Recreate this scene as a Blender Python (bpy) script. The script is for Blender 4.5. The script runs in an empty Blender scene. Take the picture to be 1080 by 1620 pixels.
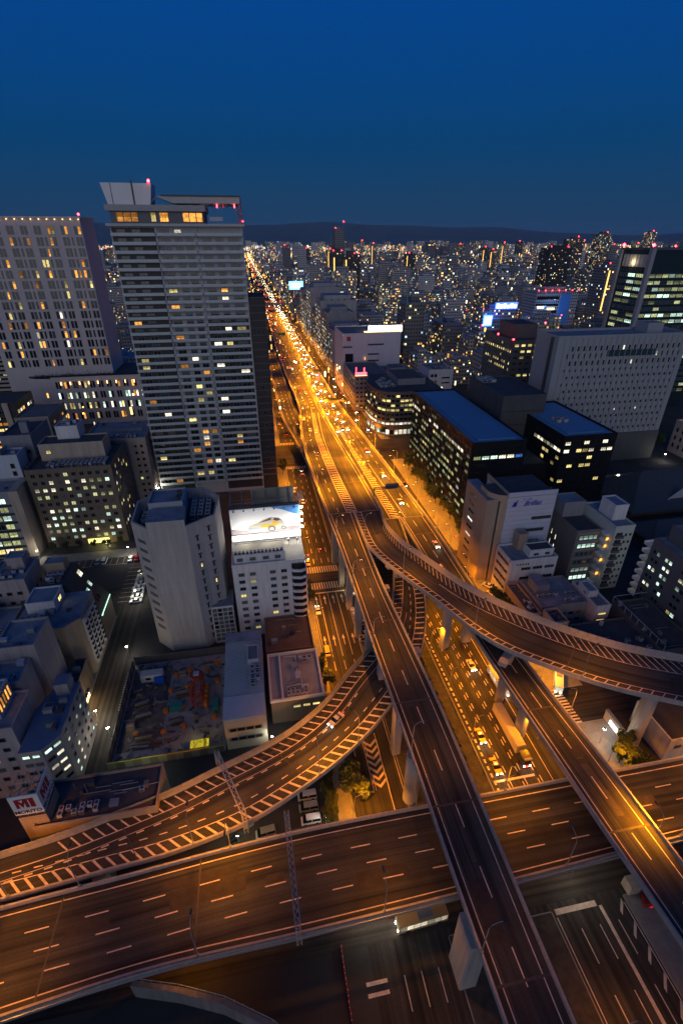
import bpy, bmesh, math, random
import numpy as np
from mathutils import Vector, Matrix

# ------------------------------------------------------------------ camera, sky, light
R = math.radians
sc = bpy.context.scene
COL = sc.collection
rng = random.Random(11)

cam_d = bpy.data.cameras.new('camera')
cam = bpy.data.objects.new('camera', cam_d); COL.objects.link(cam)
cam.location = (0, 0, 120)
cam.rotation_euler = (R(60.91), 0, R(-10.3))
cam_d.sensor_fit = 'VERTICAL'; cam_d.sensor_height = 36; cam_d.lens = 17.18
cam_d.clip_start = 1; cam_d.clip_end = 60000
sc.camera = cam

world = bpy.data.worlds.new('World'); sc.world = world; world.use_nodes = True
wn = world.node_tree.nodes; wl = world.node_tree.links; wn.clear()
wo = wn.new('ShaderNodeOutputWorld'); bg = wn.new('ShaderNodeBackground')
tc = wn.new('ShaderNodeTexCoord'); sep = wn.new('ShaderNodeSeparateXYZ'); ramp = wn.new('ShaderNodeValToRGB')
wl.new(tc.outputs['Generated'], sep.inputs[0]); wl.new(sep.outputs['Z'], ramp.inputs[0])
el = ramp.color_ramp.elements
SKY = [(0.0, (.0095, .041, .098)), (.06, (.0070, .045, .116)), (.13, (.0012, .047, .150)), (.20, (.0006, .050, .195)), (.29, (.0004, .052, .245)), (.50, (.0004, .036, .18)), (1.0, (.0004, .024, .12))]
el[0].position, el[0].color = SKY[0][0], (*SKY[0][1], 1)
el[1].position, el[1].color = SKY[-1][0], (*SKY[-1][1], 1)
for p_, c_ in SKY[1:-1]:
    e = el.new(p_); e.color = (*c_, 1)
nish = wn.new('ShaderNodeTexSky'); nish.sky_type = 'NISHITA'; nish.sun_disc = False
nish.sun_elevation = R(-4); nish.sun_rotation = R(190)
nmul = wn.new('ShaderNodeMix'); nmul.data_type = 'RGBA'; nmul.blend_type = 'ADD'; nmul.inputs[0].default_value = .015
wl.new(ramp.outputs[0], nmul.inputs[6]); wl.new(nish.outputs[0], nmul.inputs[7])
wl.new(nmul.outputs[2], bg.inputs[0]); bg.inputs[1].default_value = 1.08
wl.new(bg.outputs[0], wo.inputs[0])

sun_d = bpy.data.lights.new('afterglow_sun', 'SUN'); sun_d.energy = .66; sun_d.angle = R(60); sun_d.color = (1, .97, .95)
sun = bpy.data.objects.new('afterglow_sun', sun_d); COL.objects.link(sun)
sun.rotation_euler = (R(80), 0, R(-22))          # broad afterglow low behind the camera

vs = sc.view_settings
vs.view_transform = 'Standard'; vs.look = 'None'; vs.gamma = 1; vs.exposure = 0
sc.cycles.max_bounces = 4; sc.cycles.diffuse_bounces = 2; sc.cycles.glossy_bounces = 2
sc.cycles.transmission_bounces = 2; sc.cycles.sample_clamp_indirect = 3; sc.cycles.sample_clamp_direct = 0

# ------------------------------------------------------------------ materials
MATS = {}
def mat(name, col, rough=.8, var=.25, scale=.25, metal=0, streak=0.0, spec=.3):
    if name in MATS: return MATS[name]
    m = bpy.data.materials.new(name); m.use_nodes = True
    n = m.node_tree.nodes; l = m.node_tree.links; b = n['Principled BSDF']
    b.inputs['Roughness'].default_value = rough; b.inputs['Metallic'].default_value = metal
    b.inputs['Specular IOR Level'].default_value = spec
    g = n.new('ShaderNodeNewGeometry'); mp = n.new('ShaderNodeMapping')
    l.new(g.outputs['Position'], mp.inputs['Vector'])
    mp.inputs['Scale'].default_value = (scale * 3, scale * 3, scale * .25) if streak else (scale,) * 3
    t = n.new('ShaderNodeTexNoise'); t.inputs['Detail'].default_value = 6; t.inputs['Roughness'].default_value = .65
    l.new(mp.outputs[0], t.inputs['Vector'])
    t.inputs['Scale'].default_value = 1
    r = n.new('ShaderNodeMapRange'); r.inputs[1].default_value = .25; r.inputs[2].default_value = .75
    r.inputs[3].default_value = 1 - var; r.inputs[4].default_value = 1 + var
    l.new(t.outputs['Fac'], r.inputs[0])
    v = n.new('ShaderNodeVectorMath'); v.operation = 'SCALE'; v.inputs[0].default_value = col
    l.new(r.outputs[0], v.inputs['Scale']); l.new(v.outputs[0], b.inputs['Base Color'])
    MATS[name] = m; return m

def glow(name, col, strength, var=0.0, sampled=False):
    if name in MATS: return MATS[name]
    m = bpy.data.materials.new(name); m.use_nodes = True
    n = m.node_tree.nodes; l = m.node_tree.links; n.clear()
    o = n.new('ShaderNodeOutputMaterial'); e = n.new('ShaderNodeEmission')
    e.inputs[0].default_value = (*col, 1); e.inputs[1].default_value = strength
    if var:
        oi = n.new('ShaderNodeObjectInfo'); r = n.new('ShaderNodeMapRange')
        r.inputs[3].default_value = strength * (1 - var); r.inputs[4].default_value = strength * (1 + var)
        l.new(oi.outputs['Random'], r.inputs[0]); l.new(r.outputs[0], e.inputs[1])
    l.new(e.outputs[0], o.inputs[0])
    if not sampled: m.cycles.emission_sampling = 'NONE'
    MATS[name] = m; return m

def lit_pane(name, col, strength):
    """a lit room behind glass: blind drawn to a random height, uneven brightness"""
    m = bpy.data.materials.new(name); m.use_nodes = True
    n = m.node_tree.nodes; l = m.node_tree.links; n.clear()
    o = n.new('ShaderNodeOutputMaterial'); e = n.new('ShaderNodeEmission')
    oi = n.new('ShaderNodeObjectInfo'); t = n.new('ShaderNodeTexCoord'); s = n.new('ShaderNodeSeparateXYZ')
    l.new(t.outputs['Object'], s.inputs[0])
    mu = n.new('ShaderNodeMath'); mu.operation = 'MULTIPLY_ADD'; mu.inputs[1].default_value = -1.1; mu.inputs[2].default_value = .75
    l.new(oi.outputs['Random'], mu.inputs[0])
    gt = n.new('ShaderNodeMath'); gt.operation = 'GREATER_THAN'; l.new(s.outputs['Z'], gt.inputs[0]); l.new(mu.outputs[0], gt.inputs[1])
    bl = n.new('ShaderNodeMapRange'); bl.inputs[3].default_value = 1; bl.inputs[4].default_value = .42; l.new(gt.outputs[0], bl.inputs[0])
    nt = n.new('ShaderNodeTexNoise'); nt.noise_dimensions = '4D'; nt.inputs['Scale'].default_value = 4.5; nt.inputs['Detail'].default_value = 3
    l.new(t.outputs['Object'], nt.inputs['Vector'])
    w = n.new('ShaderNodeMath'); w.operation = 'MULTIPLY'; w.inputs[1].default_value = 57; l.new(oi.outputs['Random'], w.inputs[0]); l.new(w.outputs[0], nt.inputs['W'])
    nr = n.new('ShaderNodeMapRange'); nr.inputs[1].default_value = .3; nr.inputs[2].default_value = .7; nr.inputs[3].default_value = .35; nr.inputs[4].default_value = 1.3
    l.new(nt.outputs['Fac'], nr.inputs[0])
    wn_ = n.new('ShaderNodeTexWhiteNoise'); wn_.noise_dimensions = '1D'; l.new(w.outputs[0], wn_.inputs['W'])
    rr = n.new('ShaderNodeMapRange'); rr.inputs[3].default_value = .25 * strength; rr.inputs[4].default_value = 1.5 * strength; l.new(wn_.outputs['Value'], rr.inputs[0])
    a = n.new('ShaderNodeMath'); a.operation = 'MULTIPLY'; l.new(bl.outputs[0], a.inputs[0]); l.new(nr.outputs[0], a.inputs[1])
    b = n.new('ShaderNodeMath'); b.operation = 'MULTIPLY'; l.new(a.outputs[0], b.inputs[0]); l.new(rr.outputs[0], b.inputs[1])
    e.inputs[0].default_value = (*col, 1); l.new(b.outputs[0], e.inputs[1]); l.new(e.outputs[0], o.inputs[0])
    m.cycles.emission_sampling = 'NONE'; MATS[name] = m; return m

def road_mat(name, base=(.037, .0355, .032)):
    """asphalt with lengthwise wheel tracks (UV metres: u across, v along) and patches"""
    m = bpy.data.materials.new(name); m.use_nodes = True
    n = m.node_tree.nodes; l = m.node_tree.links; b = n['Principled BSDF']
    b.inputs['Roughness'].default_value = .75; b.inputs['Specular IOR Level'].default_value = .18
    uv = n.new('ShaderNodeUVMap'); mp = n.new('ShaderNodeMapping'); mp.inputs['Scale'].default_value = (1.1, .012, 1)
    l.new(uv.outputs[0], mp.inputs[0])
    t = n.new('ShaderNodeTexNoise'); t.inputs['Scale'].default_value = 1; t.inputs['Detail'].default_value = 4; l.new(mp.outputs[0], t.inputs['Vector'])
    g = n.new('ShaderNodeNewGeometry'); t2 = n.new('ShaderNodeTexNoise'); t2.inputs['Scale'].default_value = .12; t2.inputs['Detail'].default_value = 8; l.new(g.outputs['Position'], t2.inputs['Vector'])
    t3 = n.new('ShaderNodeTexNoise'); t3.inputs['Scale'].default_value = 3.0; t3.inputs['Detail'].default_value = 4; l.new(g.outputs['Position'], t3.inputs['Vector'])
    r = n.new('ShaderNodeMapRange'); r.inputs[1].default_value = .3; r.inputs[2].default_value = .7; r.inputs[3].default_value = .4; r.inputs[4].default_value = 1.6; l.new(t.outputs[0], r.inputs[0])
    r2 = n.new('ShaderNodeMapRange'); r2.inputs[1].default_value = .3; r2.inputs[2].default_value = .7; r2.inputs[3].default_value = .7; r2.inputs[4].default_value = 1.3; l.new(t2.outputs[0], r2.inputs[0])
    r3 = n.new('ShaderNodeMapRange'); r3.inputs[1].default_value = .3; r3.inputs[2].default_value = .7; r3.inputs[3].default_value = .85; r3.inputs[4].default_value = 1.15; l.new(t3.outputs[0], r3.inputs[0])
    a = n.new('ShaderNodeMath'); a.operation = 'MULTIPLY'; l.new(r.outputs[0], a.inputs[0]); l.new(r2.outputs[0], a.inputs[1])
    a2 = n.new('ShaderNodeMath'); a2.operation = 'MULTIPLY'; l.new(a.outputs[0], a2.inputs[0]); l.new(r3.outputs[0], a2.inputs[1])
    v = n.new('ShaderNodeVectorMath'); v.operation = 'SCALE'; v.inputs[0].default_value = base
    l.new(a2.outputs[0], v.inputs['Scale']); l.new(v.outputs[0], b.inputs['Base Color'])
    MATS[name] = m; return m

def city_mat(name, cw, ch, strength):
    """wall of a far building: floors of windows too small to tell apart (UV metres), some lit;
    colour attribute 'tint' carries wall tone, share of lit windows, seed"""
    m = bpy.data.materials.new(name); m.use_nodes = True
    n = m.node_tree.nodes; l = m.node_tree.links; b = n['Principled BSDF']; b.inputs['Roughness'].default_value = .6
    def math_(op, x, y=None, c=None):
        q = n.new('ShaderNodeMath'); q.operation = op
        for i, s in enumerate((x, y, c)):
            if s is None: continue
            if isinstance(s, (int, float)): q.inputs[i].default_value = s
            else: l.new(s, q.inputs[i])
        return q.outputs[0]
    uv = n.new('ShaderNodeUVMap'); sx = n.new('ShaderNodeSeparateXYZ'); l.new(uv.outputs[0], sx.inputs[0])
    at = n.new('ShaderNodeAttribute'); at.attribute_name = 'tint'; sc_ = n.new('ShaderNodeSeparateColor'); l.new(at.outputs['Color'], sc_.inputs[0])
    u = math_('DIVIDE', sx.outputs[0], cw); v = math_('DIVIDE', sx.outputs[1], ch)
    fu = math_('FRACT', u); fv = math_('FRACT', v)
    mk = math_('MULTIPLY', math_('COMPARE', fu, .5, .30), math_('COMPARE', fv, .5, .24))
    cx = n.new('ShaderNodeCombineXYZ'); l.new(math_('FLOOR', u), cx.inputs[0]); l.new(math_('FLOOR', v), cx.inputs[1])
    l.new(math_('MULTIPLY', sc_.outputs[2], 913.0), cx.inputs[2])
    wn1 = n.new('ShaderNodeTexWhiteNoise'); l.new(cx.outputs[0], wn1.inputs[0])
    lit = math_('MULTIPLY', mk, math_('LESS_THAN', wn1.outputs['Value'], sc_.outputs[1]))
    sp = n.new('ShaderNodeSeparateColor'); l.new(wn1.outputs['Color'], sp.inputs[0])
    rp = n.new('ShaderNodeValToRGB'); l.new(sp.outputs[1], rp.inputs[0])
    rp.color_ramp.interpolation = 'CONSTANT'
    rp.color_ramp.elements[0].color = (1, .5, .12, 1)
    rp.color_ramp.elements[1].position = .4; rp.color_ramp.elements[1].color = (1, .78, .32, 1)
    e3 = rp.color_ramp.elements.new(.7); e3.color = (.85, 1, .7, 1)
    e4 = rp.color_ramp.elements.new(.92); e4.color = (.5, .75, 1, 1)
    wall = n.new('ShaderNodeCombineColor')
    l.new(math_('MULTIPLY', sc_.outputs[0], 1.0), wall.inputs[0]); l.new(math_('MULTIPLY', sc_.outputs[0], .97), wall.inputs[1]); l.new(math_('MULTIPLY', sc_.outputs[0], .95), wall.inputs[2])
    mx = n.new('ShaderNodeMix'); mx.data_type = 'RGBA'; l.new(mk, mx.inputs[0]); l.new(wall.outputs[0], mx.inputs[6]); mx.inputs[7].default_value = (.02, .022, .025, 1)
    l.new(mx.outputs[2], b.inputs['Base Color'])
    l.new(rp.outputs[0], b.inputs['Emission Color'])
    l.new(math_('MULTIPLY', lit, math_('MULTIPLY', math_('ADD', sp.outputs[2], .25), strength)), b.inputs['Emission Strength'])
    m.cycles.emission_sampling = 'NONE'; MATS[name] = m; return m

ASPH = road_mat('asphalt'); ASPH2 = road_mat('asphalt_street', (.040, .036, .031))
CITY = city_mat('city_wall', 2.6, 3.4, 2.6); CITYF = city_mat('city_wall_far', 7, 6, 3.6)
CONC = mat('concrete', (.30, .285, .27), .85, .22, .35, streak=1)
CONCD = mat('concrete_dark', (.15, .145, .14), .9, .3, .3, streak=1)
PAINT = mat('road_paint', (.58, .48, .38), .7, .35, .9)
PAINTY = mat('road_paint_yellow', (.75, .42, .06), .6, .2, .9)
STEEL = mat('painted_steel', (.26, .27, .27), .5, .12, .5, .3)
STEELD = mat('dark_steel', (.05, .055, .06), .5, .2, .5, .3)
ROOFG = mat('roof_grey', (.14, .14, .145), .9, .3, .3)
ROOFB = mat('roof_bluegrey', (.19, .21, .24), .8, .4, .25)
ROOFD = mat('roof_dark', (.06, .06, .065), .9, .3, .3)
DARKP = None
def glass(name, col, rough=.12):
    m = bpy.data.materials.new(name); m.use_nodes = True; b = m.node_tree.nodes['Principled BSDF']
    b.inputs['Base Color'].default_value = (*col, 1); b.inputs['Roughness'].default_value = rough; b.inputs['Specular IOR Level'].default_value = .6
    MATS[name] = m; return m
DARK = glass('dark_pane', (.012, .014, .016)); DIM = glass('curtained_pane', (.09, .095, .09), .3); TEAL = glass('teal_pane', (.03, .06, .07), .2)
LIT = {
 'o': lit_pane('lit_orange', (1, .40, .07), 1.5), 'y': lit_pane('lit_yellow', (1, .80, .28), 1.3),
 'g': lit_pane('lit_greenish', (.80, .85, .40), .75), 'c': lit_pane('lit_cool', (.72, 1, .82), 1.4),
 'w': lit_pane('lit_white', (1, .90, .66), 1.7), 'b': lit_pane('lit_blue', (.08, .3, 1), 1.6), 'd': DARK, 'm': DIM, 't': TEAL}
FRAME = mat('window_frame', (.16, .16, .16), .6, .1)

# ------------------------------------------------------------------ mesh helpers
class MB:
    def __init__(s): s.v = []; s.f = []; s.mi = []; s.uv = []
    def add(s, vs, fs, m=0):
        o = len(s.v); s.v += [tuple(q) for q in vs]
        for f in fs: s.f.append(tuple(i + o for i in f)); s.mi.append(m); s.uv.append(None)
    def quad(s, a, b, c, d, m=0, uv=None):
        o = len(s.v); s.v += [tuple(a), tuple(b), tuple(c), tuple(d)]; s.f.append((o, o + 1, o + 2, o + 3)); s.mi.append(m); s.uv.append(uv)
    def box(s, x0, x1, y0, y1, z0, z1, m=0, mtop=None, bottom=True):
        v = [(x0, y0, z0), (x1, y0, z0), (x1, y1, z0), (x0, y1, z0), (x0, y0, z1), (x1, y0, z1), (x1, y1, z1), (x0, y1, z1)]
        s.add(v, [(0, 1, 5, 4), (1, 2, 6, 5), (2, 3, 7, 6), (3, 0, 4, 7)], m)
        s.add(v, [(4, 5, 6, 7)], m if mtop is None else mtop)
        if bottom: s.add(v, [(3, 2, 1, 0)], m)
    def prism(s, poly, z0, z1, m=0, mtop=None):
        n = len(poly); v = [(p[0], p[1], z0) for p in poly] + [(p[0], p[1], z1) for p in poly]
        s.add(v, [(i, (i + 1) % n, n + (i + 1) % n, n + i) for i in range(n)], m)
        s.add(v, [tuple(range(n, 2 * n))], m if mtop is None else mtop); s.add(v, [tuple(range(n - 1, -1, -1))], m)
    def tube(s, pts, rad, k=6, m=0, cap=True):
        rad = rad if isinstance(rad, (list, tuple)) else [rad] * len(pts)
        pts = [Vector(p) for p in pts]; rings = []
        for i, p in enumerate(pts):
            d = (pts[min(i + 1, len(pts) - 1)] - pts[max(i - 1, 0)]).normalized()
            a = d.cross(Vector((0, 0, 1))) if abs(d.z) < .95 else d.cross(Vector((1, 0, 0)))
            a.normalize(); b = d.cross(a)
            rings.append([p + (a * math.cos(6.28319 * j / k) + b * math.sin(6.28319 * j / k)) * rad[i] for j in range(k)])
        v = [q for r in rings for q in r]; f = []
        for i in range(len(pts) - 1):
            for j in range(k): f.append((i * k + j, i * k + (j + 1) % k, (i + 1) * k + (j + 1) % k, (i + 1) * k + j))
        if cap: f.append(tuple(range(k - 1, -1, -1))); f.append(tuple((len(pts) - 1) * k + j for j in range(k)))
        s.add(v, f, m)
    def mesh(s, name, mats, smooth=False):
        me = bpy.data.meshes.new(name); me.from_pydata(s.v, [], s.f)
        for m in (mats if isinstance(mats, (list, tuple)) else [mats]): me.materials.append(m)
        if len(me.materials) > 1: me.polygons.foreach_set('material_index', s.mi)
        if any(u is not None for u in s.uv):
            ul = me.uv_layers.new(name='UVMap'); d = np.zeros((len(me.loops), 2), 'f')
            k = 0
            for f, u in zip(s.f, s.uv):
                if u is not None: d[k:k + len(f)] = u
                k += len(f)
            ul.data.foreach_set('uv', d.ravel())
        if smooth: me.polygons.foreach_set('use_smooth', [True] * len(me.polygons))
        me.update(); return me

def obj(name, me, parent=None, loc=(0, 0, 0), rz=0.0, scale=None):
    """loc is in world metres; a child is placed relative to its parent's base"""
    o = bpy.data.objects.new(name, me); COL.objects.link(o)
    l = Vector(loc)
    if parent is not None:
        o.parent = parent; l = l - Vector(parent['base'])
    o.location = l
    if rz: o.rotation_euler = (0, 0, rz)
    if scale: o.scale = scale
    return o
def build(mb, name, mats, parent=None, smooth=False):
    """mesh written in world metres; stored relative to its parent's base"""
    if parent is not None:
        b = parent['base']; mb.v = [(x - b[0], y - b[1], z - b[2]) for x, y, z in mb.v]
    o = bpy.data.objects.new(name, mb.mesh(name, mats, smooth)); COL.objects.link(o)
    if parent is not None: o.parent = parent; o['base'] = tuple(parent['base'])
    return o
def thing(name, label, cat, base=(0, 0, 0), group=None, rz=0):
    o = bpy.data.objects.new(name, None); COL.objects.link(o); o.location = base; o.empty_display_size = .5
    o['base'] = tuple(float(q) for q in base); o['label'] = label; o['category'] = cat
    if group: o['group'] = group
    if rz: o.rotation_euler = (0, 0, rz)
    return o
def tag(o, label, cat, group=None):
    o['label'] = label; o['category'] = cat
    if group: o['group'] = group
    return o
def struct(o): o['kind'] = 'structure'; return o
def stuff(o): o['kind'] = 'stuff'; return o

UNIT = {}
def unit(m):
    """shared one-metre box standing on its base, one mesh for each material"""
    if m.name not in UNIT:
        b = MB(); b.box(-.5, .5, -.5, .5, 0, 1); UNIT[m.name] = b.mesh('box_' + m.name, m)
    return UNIT[m.name]
def piece(name, m, parent, cx, cy, z0, sx, sy, sz, rz=0):
    return obj(name, unit(m), parent, (cx, cy, z0), rz, (sx, sy, sz))

WIN = {}
def win_mesh(kind, panes=1, frame=FRAME):
    k = (kind, panes, frame.name)
    if k in WIN: return WIN[k]
    b = MB(); t = .055
    b.quad((-.5, -.03, -.5), (.5, -.03, -.5), (.5, -.03, .5), (-.5, -.03, .5), 1)
    def bar(x0, x1, z0, z1): b.box(x0, x1, -.12, .0, z0, z1)
    bar(-.5, .5, -.5, -.5 + t); bar(-.5, .5, .5 - t, .5); bar(-.5, -.5 + t, -.5 + t, .5 - t); bar(.5 - t, .5, -.5 + t, .5 - t)
    for i in range(1, panes):
        x = -.5 + i / panes; bar(x - .02, x + .02, -.5 + t, .5 - t)
    WIN[k] = b.mesh('window_' + kind, [frame, LIT[kind]]); return WIN[k]
FACE = {'S': 0.0, 'E': math.pi / 2, 'N': math.pi, 'W': -math.pi / 2}
def window(par, face, along, plane, zc, w, h, kind='d', panes=1, frame=FRAME, name='window'):
    loc = (along, plane, zc) if face in 'SN' else (plane, along, zc)
    return obj(name, win_mesh(kind, panes, frame), par, loc, FACE[face], (w, 1, h))
def pick(types):
    r = rng.random() * sum(types.values()); s = 0
    for k, p in types.items():
        s += p
        if r <= s: return k
    return 'd'
def facade(par, face, a0, a1, plane, z0, dz, rows, cols, w, h, types, panes=1, skip=0.0, rowfn=None, frame=FRAME):
    for r in range(rows):
        t = rowfn(r) if rowfn else types
        for c in range(cols):
            if skip and rng.random() < skip: continue
            window(par, face, a0 + (a1 - a0) * (c + .5) / cols, plane, z0 + r * dz, w, h, pick(t), panes, frame)

def block(name, label, x0, x1, y0, y1, h, wall, roof=None, parapet=.9, cat='building', group=None, z0=0, base=None):
    t = thing(name, label, cat, ((x0 + x1) / 2, (y0 + y1) / 2, 0), group)
    body(t, x0, x1, y0, y1, z0, h, wall, roof or ROOFG, parapet); return t
def body(t, x0, x1, y0, y1, z0, h, wall, roof, parapet=.9, name='wall'):
    b = MB(); b.box(x0, x1, y0, y1, z0, h, 0, 1)
    o = build(b, name, [wall, roof], t)
    if parapet:
        q = .3; b = MB()
        b.box(x0 - .05, x1 + .05, y0 - .05, y0 + q, h + .002, h + parapet); b.box(x0 - .05, x1 + .05, y1 - q, y1 + .05, h + .002, h + parapet)
        b.box(x0 - .05, x0 + q, y0 + q, y1 - q, h + .002, h + parapet); b.box(x1 - q, x1 + .05, y0 + q, y1 - q, h + .002, h + parapet)
        build(b, 'parapet', wall, t)
    return o
ACM = None
def ac_mesh():
    global ACM
    if ACM is None:
        b = MB(); b.box(-.5, .5, -.5, .5, .1, 1); b.box(-.42, .42, -.52, -.5, .25, .85, 1)
        k = 10; v = [(.38 * math.cos(6.283 * i / k), .38 * math.sin(6.283 * i / k), 1.004) for i in range(k)]
        b.add(v, [tuple(range(k))], 1); b.box(-.45, -.35, -.45, .45, 0, .1); b.box(.35, .45, -.45, .45, 0, .1)
        ACM = b.mesh('cooling_unit', [mat('unit_casing', (.34, .35, .36), .6, .15), STEELD])
    return ACM
def units(par, x0, x1, y0, y1, z, nx, ny, s=1.5, h=1.6, drop=.1):
    for i in range(nx):
        for j in range(ny):
            if rng.random() < drop: continue
            obj('cooling_unit', ac_mesh(), par, (x0 + (x1 - x0) * (i + .5) / nx, y0 + (y1 - y0) * (j + .5) / ny, z + .004), rng.choice((0, math.pi / 2)), (s, s, h))
BEACON = glow('red_beacon', (1, .02, .03), 40)
BMESH = None
def beacon(par, x, y, z, s=.6):
    global BMESH
    if BMESH is None:
        b = MB(); k = 8
        for j in range(4):
            pass
        bm = bmesh.new(); bmesh.ops.create_icosphere(bm, subdivisions=1, radius=.5); BMESH = bpy.data.meshes.new('beacon'); bm.to_mesh(BMESH); bm.free(); BMESH.materials.append(BEACON)
    return obj('beacon', BMESH, par, (x, y, z), 0, (s, s, s))

LIGHTS = []
def point(x, y, z, e, col, size=.3, par=None, name='lamp'):
    ld = bpy.data.lights.new(name, 'POINT'); ld.energy = e; ld.color = col; ld.shadow_soft_size = size
    lo = bpy.data.objects.new(name + '_light', ld); COL.objects.link(lo); lo.location = (x, y, z)
    if par is not None: lo.parent = par; lo.location = Vector((x, y, z)) - Vector(par['base'])
    return lo
def spline(pts, step=3.0):
    """Catmull-Rom through points, resampled evenly in parameter"""
    P = np.array([p if len(p) == 3 else (*p, 0) for p in pts], float)
    P = np.vstack([2 * P[0] - P[1], P, 2 * P[-1] - P[-2]]); out = []
    for i in range(1, len(P) - 2):
        p0, p1, p2, p3 = P[i - 1:i + 3]
        d1 = max(np.linalg.norm(p1 - p0), 1e-6) ** .5; d2 = max(np.linalg.norm(p2 - p1), 1e-6) ** .5; d3 = max(np.linalg.norm(p3 - p2), 1e-6) ** .5
        n = max(2, int(np.linalg.norm(p2 - p1) / step))
        for k in range(n):
            t = d2 * k / n
            a1 = p0 * (-t / d1) + p1 * ((t + d1) / d1); a2 = p1 * ((d2 - t) / d2) + p2 * (t / d2); a3 = p2 * ((d2 + d3 - t) / d3) + p3 * ((t - d2) / d3)
            b1 = a1 * ((d2 - t) / (d1 + d2)) + a2 * ((t + d1) / (d1 + d2)); b2 = a2 * ((d2 + d3 - t) / (d2 + d3)) + a3 * (t / (d2 + d3))
            out.append(b1 * ((d2 - t) / d2) + b2 * (t / d2))
    out.append(P[-2]); return np.array(out)
def resample(A, n):
    s = np.concatenate([[0], np.cumsum(np.linalg.norm(np.diff(A, axis=0), axis=1))]); t = np.linspace(0, s[-1], n)
    return np.stack([np.interp(t, s, A[:, k]) for k in range(3)], 1)

PATCH = {'wide four': 16, 'straight ': 12}; PATCHM = [mat('patch_dark', (.034, .027, .021), .8, .4, .6), mat('patch_pale', (.062, .05, .039), .8, .4, .6), mat('patch_mid', (.038, .03, .023), .8, .4, .6)]
class Deck:
    """elevated carriageway between a left and a right edge line"""
    def __init__(s, name, label, L, Rr, step=3.0, depth=1.7, parapet=(True, True), ph=.95):
        A = spline(L, step); B = spline(Rr, step); n = max(len(A), len(B)); s.L = resample(A, n); s.R = resample(B, n); s.n = n
        C = (s.L + s.R) / 2; s.C = C; s.s = np.concatenate([[0], np.cumsum(np.linalg.norm(np.diff(C, axis=0), axis=1))]); s.len = s.s[-1]
        s.W = np.linalg.norm(s.R - s.L, axis=1)
        m = C[n // 2]; s.t = thing(name, label, 'viaduct', (m[0], m[1], 0))
        b = MB(); sd = MB()
        for i in range(n - 1):
            l0, l1, r0, r1 = s.L[i], s.L[i + 1], s.R[i], s.R[i + 1]
            b.quad(l0, r0, r1, l1, 0, [(0, s.s[i]), (s.W[i], s.s[i]), (s.W[i + 1], s.s[i + 1]), (0, s.s[i + 1])])
            dn = np.array([0, 0, -.5]); dd = np.array([0, 0, -depth])
            def mix(i, k): return s.L[i] * (1 - k) + s.R[i] * k
            a0, a1, c0, c1 = mix(i, .16), mix(i + 1, .16), mix(i, .84), mix(i + 1, .84)
            sd.quad(l1 + dn, l1, l0, l0 + dn); sd.quad(r0 + dn, r0, r1, r1 + dn)
            sd.quad(a1 + dd, l1 + dn, l0 + dn, a0 + dd); sd.quad(c0 + dd, r0 + dn, r1 + dn, c1 + dd); sd.quad(a0 + dd, c0 + dd, c1 + dd, a1 + dd)
        for e in (0, n - 1):
            sd.quad(s.L[e], s.R[e], s.R[e] + dn, s.L[e] + dn); sd.quad(s.L[e] + dn, s.R[e] + dn, mix(e, .84) + dd, mix(e, .16) + dd)
        build(b, 'carriageway', ASPH, s.t); build(sd, 'girder', CONC, s.t)
        for e, on in zip('LR', parapet):
            if on: s.wall(e, ph, 'parapet', CONC)
        s.m = MB()
    def wall(s, side, h, name, m, a=0, z=1, th=.32, off=0.0, z0=-.3):
        i0, i1 = int(a * (s.n - 1)), int(z * (s.n - 1)); w = MB()
        pr = []
        for i in range(i0, i1 + 1):
            e, o = (s.L[i], s.R[i]) if side == 'L' else (s.R[i], s.L[i]); d = (o - e) / np.linalg.norm(o - e)
            q0 = e - d * (.06 - off); q1 = e + d * (th + off); up0 = np.array([0, 0, z0]); up1 = np.array([0, 0, h])
            pr.append((q0 + up0, q1 + np.array([0, 0, max(z0, .004)]), q1 + up1, q0 + up1))
        for p, q in zip(pr, pr[1:]):
            for j, k in ((0, 3), (3, 2), (2, 1)):
                w.quad(*((p[j], q[j], q[k], p[k]) if side == 'R' else (p[k], q[k], q[j], p[j])))
        for p in (pr[0], pr[-1]): w.quad(*p)
        return build(w, name, m, s.t)
    def at(s, d, off, up=.012):
        """point at distance d along, off metres from the left edge (negative: from the right edge)"""
        d = min(max(d, 0), s.len); i = int(np.searchsorted(s.s, d) - 1); i = min(max(i, 0), s.n - 2); f = (d - s.s[i]) / (s.s[i + 1] - s.s[i])
        l = s.L[i] * (1 - f) + s.L[i + 1] * f; r = s.R[i] * (1 - f) + s.R[i + 1] * f; u = (r - l) / np.linalg.norm(r - l)
        p = l + u * off if off >= 0 else r + u * off
        return p + np.array([0, 0, up])
    def frac(s, d, k, up=.012):
        w = np.linalg.norm(s.at(d, 0) - s.at(d, -1e-9)); return s.at(d, w * k, up)
    def line(s, off, a=0, z=None, w=.2, step=3):
        z = s.len if z is None else z; d = a; q = MB()
        while d < z - .01:
            e = min(d + step, z); q.quad(s.at(d, off), s.at(d, off + w), s.at(e, off + w), s.at(e, off)); d = e
        build(q, 'edge_line', PAINT, s.t)
    def mark(s, name, *q):
        """one painted mark: near ones are parts of their own, far ones join the stuff"""
        if q[0][1] > 330 or q[0][1] < -5 or abs(q[0][0]) > 110: s.m.quad(*q)
        else: c = MB(); c.quad(*q); build(c, name, PAINT, s.t)
    def dashes(s, off, a=0, z=None, on=4, gap=6, w=.22):
        z = s.len if z is None else z; d = a
        while d + on < z:
            s.mark('lane_dash', s.at(d, off), s.at(d, off + w), s.at(d + on, off + w), s.at(d + on, off)); d += on + gap
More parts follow.
